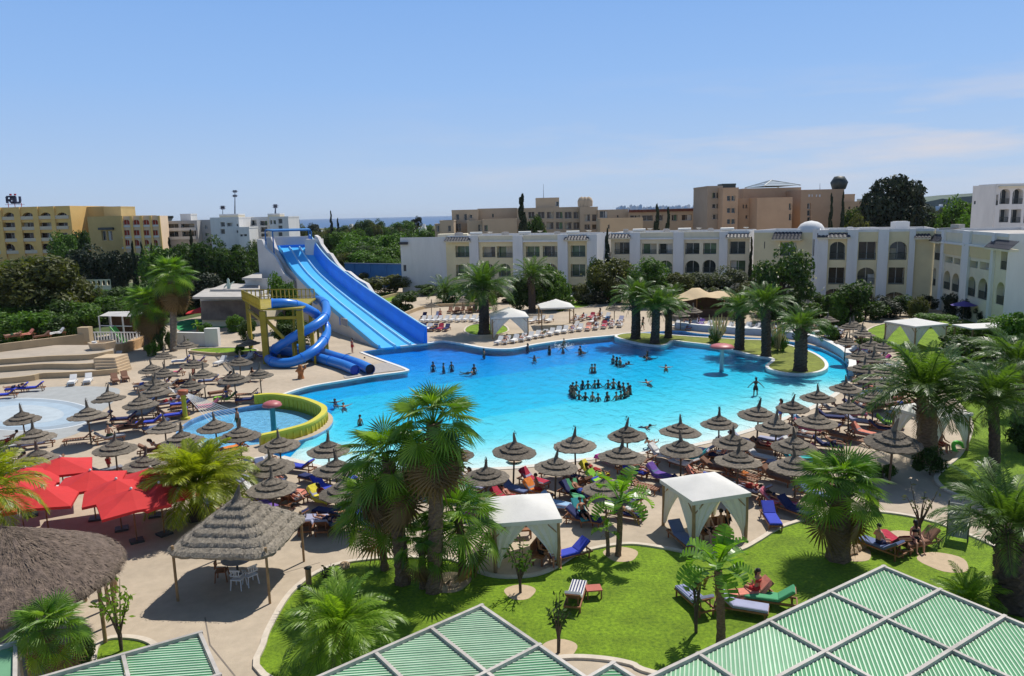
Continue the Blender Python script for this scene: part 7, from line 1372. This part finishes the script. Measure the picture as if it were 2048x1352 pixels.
def chair(x, y, rz, lab, mt=wplastic):
    c = P(x, y); rt = thing('garden_chair', c, rz, lab, 'chair', 'garden chairs round the hut table'); ob('seat', G().box((0, 0, .44), (.46, .46, .04)).mesh('seat', mt), rt); g = G(); g.box((0, .23, .86), (.44, .04, .06)); g.box((0, .23, .62), (.44, .03, .05))
    for k in range(4): g.box((-.16 + k * .107, .23, .72), (.03, .03, .24))
    ob('backrest', g.mesh('backrest', mt), rt)
    for sx_, sy_ in ((-1, -1), (1, -1), (1, 1), (-1, 1)): ob('leg', G().bar((sx_ * .20, sy_ * .20, .43), (sx_ * .24, sy_ * .25, 0), .04, .04).mesh('leg', mt), rt)
    for sx_ in (-1, 1): ob('armrest', G().box((sx_ * .24, 0, .66), (.05, .42, .03)).bar((sx_ * .24, -.18, .44), (sx_ * .24, -.18, .66), .03, .03).mesh('armrest', mt), rt)
chair(502, 1168, -2.3, 'white garden chair right of the hut table'); chair(445, 1160, 1.7, 'brown garden chair left of the hut table', wood_m); chair(478, 1176, 3.0, 'white garden chair in front of the hut table')
# ---- big round thatched roof, lower left
zr_ = 2.7; c = P(20, 1150, zr_); e = P(243, 1120, zr_); rr = (e - c).xy.length; rt = thing('round_thatched_pavilion', (c.x, c.y, 0), 0, 'huge round thatched roof pavilion at the lower left corner', 'pavilion'); g = G(); n = 90; q = random.Random(12); rows = [(.93, -.15), (.985, -.30), (1.0, -.12), (.985, .02)] + [(.985 - .965 * k / 16, .02 + 1.75 * (k / 16) ** .92) for k in range(1, 17)]
vs = []
for j, (f, z) in enumerate(rows):
    for k in range(n): a = 6.283 * k / n; jit = 1 + q.uniform(-.012, .012); vs.append((rr * f * jit * math.cos(a), rr * f * jit * math.sin(a), zr_ + z + q.uniform(-.05, .05)))
g.add(vs, [(j * n + k, j * n + (k + 1) % n, (j + 1) * n + (k + 1) % n, (j + 1) * n + k) for j in range(len(rows) - 1) for k in range(n)]); ob('thatch', g.mesh('thatch', M('brown_thatch', (.15, .11, .085), .95, .40, 6, 1., 22)), rt)
g = G(); straw(g, [(rr * 1.01, zr_ - .1), (rr * .985, zr_ + .04), (rr * .5, zr_ + .95), (.05, zr_ + 1.78)], 9000, q, .20, .016); straw(g, [(rr * 1.01, zr_ - .25), (rr * .97, zr_ + .03)], 1500, q, .22, .014); ob('loose_straw', g.mesh('loose_straw', M('loose_straw', (.18, .135, .10), .95, .5, 3)), rt, kind='stuff')
for k in range(14): a = 6.283 * k / 14; ob('post', G().tube([(0, 0, 0), (0, 0, zr_ + .1)], .07, 8).mesh('post', wood2_m), rt, (rr * .86 * math.cos(a), rr * .86 * math.sin(a), 0))
# ---- bamboo posts / small deck items
for x, y, t, lab in ((232, 1185, 1125, 'upright bamboo post beside the round thatched roof'), (618, 1168, 1137, 'short bamboo bin stump at the lawn kerb'), (1752, 1026, 998, 'small wooden post lamp at the right lawn kerb')):
    b = P(x, y); h = ZT(x, t, b.y); rt = thing('wooden_post', b, 0, lab, 'post'); ob('shaft', G().tube([(0, 0, 0), (0, 0, h)], .12 if t != 1125 else .09, 10).mesh('shaft', wood2_m), rt); ob('cap', G().lathe([(.14, h), (.17, h + .04), (0, h + .12)], 10).mesh('cap', rail_m), rt)
p0, p1 = P(1893, 1077), P(1935, 1085); rt = thing('notice_screen', (0, 0, 0), 0, 'pale grey windbreak screen on two thin posts at the right lawn', 'screen'); zt = ZT(1900, 1004, p0.y); g = G(); g.bar(p0.lerp(p1, .5) + Vector((0, 0, zt * .5 + .2)), p0.lerp(p1, .5) + Vector((0, 0, zt * .5 + .21)), .1, .1); d = p1 - p0; nn = Vector((-d.y, d.x, 0)).normalized() * .02
g = G(); vs = [p0 + nn + Vector((0, 0, .15)), p1 + nn + Vector((0, 0, .15)), p1 + nn + Vector((0, 0, zt)), p0 + nn + Vector((0, 0, zt))]; g.add(vs + [v - nn * 2 for v in vs], [(0, 1, 2, 3), (7, 6, 5, 4), (0, 4, 5, 1), (1, 5, 6, 2), (2, 6, 7, 3), (3, 7, 4, 0)]); ob('panel', g.mesh('panel', M('screen_grey', (.30, .32, .31), .7, .1, 1)), rt)
for p in (p0, p1): ob('post', G().tube([p, p + Vector((0, 0, zt + .1))], .035, 8).mesh('post', rail_m), rt)
p = P(1916, 899); ob('swim_ring', G().tube([(.42 * math.cos(a), .42 * math.sin(a), .13) for a in [6.283 * k / 24 for k in range(25)]], .13, 10, cap=False).mesh('swim_ring', M('lime_ring', (.12, .60, .08), .3, .05, 1)), None, p, label='bright green swim ring leaning at the right gazebo', cat='swim ring', rot=(.9, 0, .3))
for i, (x, y) in enumerate(((1712, 1100), (1722, 1094), (1703, 1106), (1695, 1108), (885, 1180), (905, 1172), (690, 1135))):
    p = P(x, y); q = random.Random(i); g = G(); g.lathe([(.0, -.05), (.22, 0), (.26, .12), (.16, .24), (0, .28)], 7, sm=False); g.v = [(x_ * q.uniform(.8, 1.2), y_ * q.uniform(.8, 1.2), z_) for x_, y_, z_ in g.v]; ob('stone', g.mesh('stone', M('tan_stone', (.42, .30, .19), .9, .2, 5, .5)), None, p, rot=i, label='tan edging stone, %s of those round the palm feet' % ORD[i], cat='stone', group='edging stones round palm feet')
# ---- slatted pergola roofs in the foreground
pframe = M('pergola_frame', (.52, .475, .42), .6, .16, 2.5, .2, 12, patch=.25); slat_m = M('pergola_slat', (.50, .63, .46), .55, .14, 1.5, patch=.2); gsheet = M('green_shade_sheet', (.07, .27, .12), .7, .14, .8, patch=.15); gsheet2 = M('pale_green_shade_sheet', (.16, .36, .20), .7, .12, .8, patch=.2)
_sq = random.Random(4)
def pergola(apex, dl, dr, nl, nr, sl, sr, ang, lab, z=3.0, pitch=.125, pale=(), skip=()):
    A = P(*apex, z); dl = Vector(dl).normalized(); dr = Vector(dr).normalized(); rt = thing('pergola', (A.x, A.y, 0), 0, lab, 'pergola', 'slatted pergola roofs in front')
    f = lambda a, b, dz=0.: Vector((dl.x * a + dr.x * b, dl.y * a + dr.y * b, z + dz))
    for i in range(nl + 1): ob('beam', G().bar(f(i * sl, -.08), f(i * sl, nr * sr + .08), .10, .14).mesh('beam', pframe), rt)
    for j in range(nr + 1): ob('beam', G().bar(f(-.08, j * sr, .012), f(nl * sl + .08, j * sr, .012), .10, .14).mesh('beam', pframe), rt)
    for i in (0, nl):
        for j in (0, nr): ob('post', G().box((0, 0, (z - .1) / 2), (.14, .14, z - .1)).mesh('post', pframe), rt, f(i * sl, j * sr, -z))
    c_, s_ = math.cos(ang), math.sin(ang); made = 0; rest = G()
    for i in range(nl):
        for j in range(nr):
            if (i, j) in skip: continue
            a0, a1, b0, b1 = i * sl + .065, (i + 1) * sl - .065, j * sr + .065, (j + 1) * sr - .065
            g = G(); vs = [f(a, b, -.035) for a, b in ((a0, b0), (a0, b1), (a1, b1), (a1, b0))]; g.add(vs + [v + Vector((0, 0, -.02)) for v in vs], [(0, 1, 2, 3), (7, 6, 5, 4), (0, 4, 5, 1), (1, 5, 6, 2), (2, 6, 7, 3), (3, 7, 4, 0)]); pn_ = ob('panel', g.mesh('panel', gsheet2 if (i, j) in pale else gsheet), rt)
            # slats run at an angle over the panel: clip each line to the panel rectangle
            seen = any(-40 < x_ < 2088 and y_ < 1372 for x_, y_ in (pix(A + Vector((v.x, v.y, 0))) for v in vs))
            cx, cy = (a0 + a1) / 2, (b0 + b1) / 2; half = math.hypot(a1 - a0, b1 - b0) / 2; k = -half
            while k < half:
                ox, oy = cx - s_ * k, cy + c_ * k; t0, t1 = -99, 99
                for o, d, lo, hi in ((ox, c_, a0, a1), (oy, s_, b0, b1)):
                    if abs(d) < 1e-6:
                        if not lo < o < hi: t0, t1 = 1, 0
                    else: u, v = (lo - o) / d, (hi - o) / d; t0, t1 = max(t0, min(u, v)), min(t1, max(u, v))
                if t1 - t0 > .08 and not (seen and made < 299): rest.bar(f(ox + c_ * t0, oy + s_ * t0, -.026), f(ox + c_ * t1, oy + s_ * t1, -.026), .036, .018)
                elif t1 - t0 > .08: ob('slat', G().bar(f(ox + c_ * t0, oy + s_ * t0, _sq.uniform(-.004, .004) - .026), f(ox + c_ * t1, oy + s_ * t1, _sq.uniform(-.004, .004) - .026), .036 * _sq.uniform(.85, 1.15), .018).mesh('slat', slat_m), pn_); made += 1
                k += pitch
    if rest.v: ob('slats', rest.mesh('slats', slat_m), rt, kind='stuff')
    return made
def slat_ang(p, q, dl, dr, z=3.0):
    d = (P(*q, z) - P(*p, z)).xy; dl = Vector(dl).normalized(); dr = Vector(dr).normalized(); return math.atan2(d.dot(dr), d.dot(dl))
DR = ((-.84, -.54), (.51, -.86)); DM = ((-.77, -.64), (.61, -.80)); DL = ((-.86, -.51), (.54, -.84))
m1 = pergola((1767.5, 1135.6), *DR, 4, 5, 2.92, 1.88, slat_ang((1767, 1200), (1795, 1262), *DR), 'large white framed pergola roof with green slatted panels at lower right', pitch=.115, pale=((2, 0), (3, 0), (3, 1)), skip=((3, 3), (3, 4), (2, 4), (0, 4)))
m2 = pergola((962.7, 1214), *DM, 3, 2, 1.86, 2.8, slat_ang((900, 1290), (1000, 1284), *DM), 'white framed pergola roof with pale green panels at bottom centre', pitch=.11, pale=((0, 0), (1, 0)))
m3 = pergola((400, 1268.5), *DL, 3, 1, 2.02, 2.5, slat_ang((250, 1320), (350, 1312), *DL), 'green slatted pergola roof at the lower left', pitch=.12)
m4 = pergola((31, 1288), *DL, 2, 1, 1.3, 2.3, slat_ang((0, 1320), (20, 1320), *DL), 'plain green pergola roof cut by the lower left corner', pitch=3., pale=((0, 0), (1, 0)))
m5 = pergola((1226, 1330), *DM, 1, 1, 1.5, 1.5, slat_ang((1210, 1345), (1240, 1344), *DM), 'small tip of a slatted pergola roof at the bottom edge', pitch=.14)
print('slats', m1, m2, m3, m4, m5)
# ---- bathers
rc = P(1200, 783, -.1); n = 26; ra = (P(1259, 779, -.1) - P(1141, 780, -.1)).length / 2
for k in range(n):
    a = math.pi - 6.283 * (k + R.uniform(-.28, .28)) / n; rj = ra * R.uniform(.97, 1.03); p = (rc.x + rj * math.cos(a), rc.y + rj * math.sin(a), -1.27 + R.uniform(-.10, .10)); person(R.choice(['hands_joined', 'hands_joined', 'stand']), p, a + math.pi / 2 + R.uniform(-.4, .4), 'silhouetted bather holding hands in the pool ring, %s clockwise from its left end' % ORD[k], 'bathers in the ring', sk=2 if k % 3 else 0, suit=R.choice(['black', 'navy']), woman=k % 3 == 1, hr=0)  # ring silhouettes against the light are put into skin and suit colours
BP = [(866, 735, 'stand', 'left of three bathers standing by the fan palm tip'), (887, 738, 'stand', 'middle of three bathers standing by the fan palm tip'), (903, 735, 'stand', 'right of three bathers standing by the fan palm tip'), (936, 743, 'swim', 'swimmer splashing right of the three standing bathers'), (948, 740, 'stand', 'bather beside the splashing swimmer'), (968, 708, 'stand', 'bather with a raised arm near the far pool edge'), (1055, 697, 'stand', 'bather close against the far pool wall'), (1069, 717, 'swim', 'lone swimmer below the far wall bather'), (1099, 702, 'stand', 'bather standing left of the splash'), (1126, 699, 'arms_out', 'bather throwing up the splash at the far edge'), (1128, 687, 'stand', 'bather at the wall behind the splash'), (1160, 702, 'stand', 'left bather of the pair right of the splash'), (1167, 703, 'swim', 'right bather of the pair right of the splash'),
      (1226, 722, 'stand', 'leftmost of the tight group of bathers below the island'), (1233, 725, 'stand', 'second bather of the tight group below the island'), (1240, 726, 'stand', 'third bather of the tight group below the island'), (1247, 728, 'swim', 'rightmost of the tight group of bathers below the island'), (1184, 740, 'stand', 'left of two bathers standing behind the ring'), (1190, 740, 'stand', 'right of two bathers standing behind the ring'), (1294, 713, 'stand', 'left of the pair of bathers before the island lawn'), (1299, 714, 'swim', 'right of the pair of bathers before the island lawn'), (1332, 736, 'swim', 'swimmer heading right between ring and red mushroom'), (1298, 766, 'swim', 'swimmer with wet arms right of the ring'), (671, 806, 'swim', 'left of two swimmers near the yellow wall'), (688, 814, 'swim', 'right of two swimmers near the yellow wall'), (720, 845, 'stand', 'bather half hidden by the fan palm leaves'), (1511, 788, 'arms_out', 'silhouetted woman wading with arms held out from her sides'), (1283, 852, 'swim', 'bather wading near the pool front row'), (739, 719, 'swim', 'bather at the corner of the splash platform')]
for x, y, po, lab in BP: p = P(x, y, -.1); person(po, (p.x, p.y, -1.22 if po != 'swim' else -.14) if (x, y) != (1511, 788) else (p.x, p.y, -.42), R.uniform(0, 6.28) if x != 1511 else 3.1, lab, 'bathers in the pool', sk=2 if x % 2 or x in (1511, 1126) or po == 'arms_out' else 0, suit=R.choice(['black', 'navy']), hr=0)  # dark skin and suits carry the backlit silhouettes in their colour
SP = [(650, 678, 'walk', 'person walking past the white slide wall'), (705, 706, 'stand', 'slim person standing by the pool at the slide foot'), (1676, 690, 'stand', 'person in dark clothes standing on the right bank by the river'), (1190, 656, 'walk', 'person walking behind the far loungers'), (881, 640, 'walk', 'person in red behind the white lounger row'), (1200, 640, 'stand', 'person standing beside the far thatched parasol'), (477, 862, 'stand', 'child standing in the paddling pool'), (388, 765, 'stand', 'person standing among the tube slide parasols'), (1297, 893, 'recline', 'person reclining on the ground at the water edge by the pool front row'), (1455, 1075, 'stand', 'dark clothed man standing in the right near gazebo'), (219, 948, 'stand', 'person standing between the red umbrellas and a thatched parasol'), (1285, 660, 'walk', 'person walking at the far bank behind the island'), (1720, 700, 'stand', 'second dark person standing on the right bank'), (1560, 845, 'stand', 'person standing behind the pool front row on the right')]
for x, y, po, lab in SP: p = P(x, y); person(po, p, R.uniform(0, 6.28), lab, 'people standing on the deck', suit='black' if 'dark' in lab else ('red' if 'red' in lab else None))
# seating and people inside the two near gazebos
for (gx, gy, x, y, rz, lab) in ((0, 0, 1428, 1078, .3, 'wooden bench inside the right near gazebo'), (0, 0, 1085, 1118, 1.2, 'wooden bench inside the left near gazebo'), (0, 0, 1032, 1075, .1, 'small dark bench at the rear of the left near gazebo'), (0, 0, 1872, 905, .4, 'dark sofa bench in the right gazebo behind the palm')):
    c = P(x, y); rt = thing('bench', c, rz, lab, 'bench', 'benches in the gazebos'); ob('seat', G().box((0, 0, .42), (1.5, .55, .08)).mesh('seat', wood_m), rt); ob('backrest', G().box((0, .27, .72), (1.5, .06, .45)).mesh('backrest', wood_m), rt)
    for sx_ in (-.68, .68):
        for sy_ in (-.2, .2): ob('leg', G().box((sx_, sy_, .19), (.07, .07, .38)).mesh('leg', wood_m), rt)
    for k in range(2 if 'rear' not in lab else 0): v = Matrix.Rotation(rz, 3, 'Z') @ Vector((-.35 + k * .7, -.05, .47)); person('sit', c + v, rz + math.pi, '%s person sitting on the %s' % (('left', 'right')[k], lab), 'people sitting in the gazebos', suit=['black', 'red'][k])
p = P(1410, 1075)
# splash of foam in the pool
foam = M('white_foam', (.8, .85, .87), .9, .05, 3); p = P(1130, 697, -.1); g = G(); q = random.Random(2)
for k in range(160): c = Vector((p.x + q.gauss(0, 1.0), p.y + q.gauss(0, .5), -.08 + abs(q.gauss(0, .25)))); s = q.uniform(.03, .10); g.add([c + Vector((s, 0, 0)), c + Vector((-s * .5, s, 0)), c + Vector((-s * .5, -s, 0)), c + Vector((0, 0, s))], [(0, 1, 3), (1, 2, 3), (2, 0, 3), (2, 1, 0)])
ob('water_splash', g.mesh('water_splash', foam), label='white splash of water at the far pool edge', cat='splash', kind='stuff')
# ================================================================ SUMMER HAZE
hzm = bpy.data.materials.new('haze_air'); hzm.use_nodes = True; ht = hzm.node_tree; ht.nodes.remove(ht.nodes['Principled BSDF'])
pv = ht.nodes.new('ShaderNodeVolumePrincipled'); pv.inputs['Color'].default_value = (.80, .88, .98, 1); pv.inputs['Density'].default_value = .00004; pv.inputs['Anisotropy'].default_value = .2; ht.links.new(pv.outputs[0], ht.nodes['Material Output'].inputs['Volume'])
g = G(); g.box((0, 7000, 12), (34000, 16600, 80)); ob('haze', g.mesh('haze', hzm), kind='stuff')
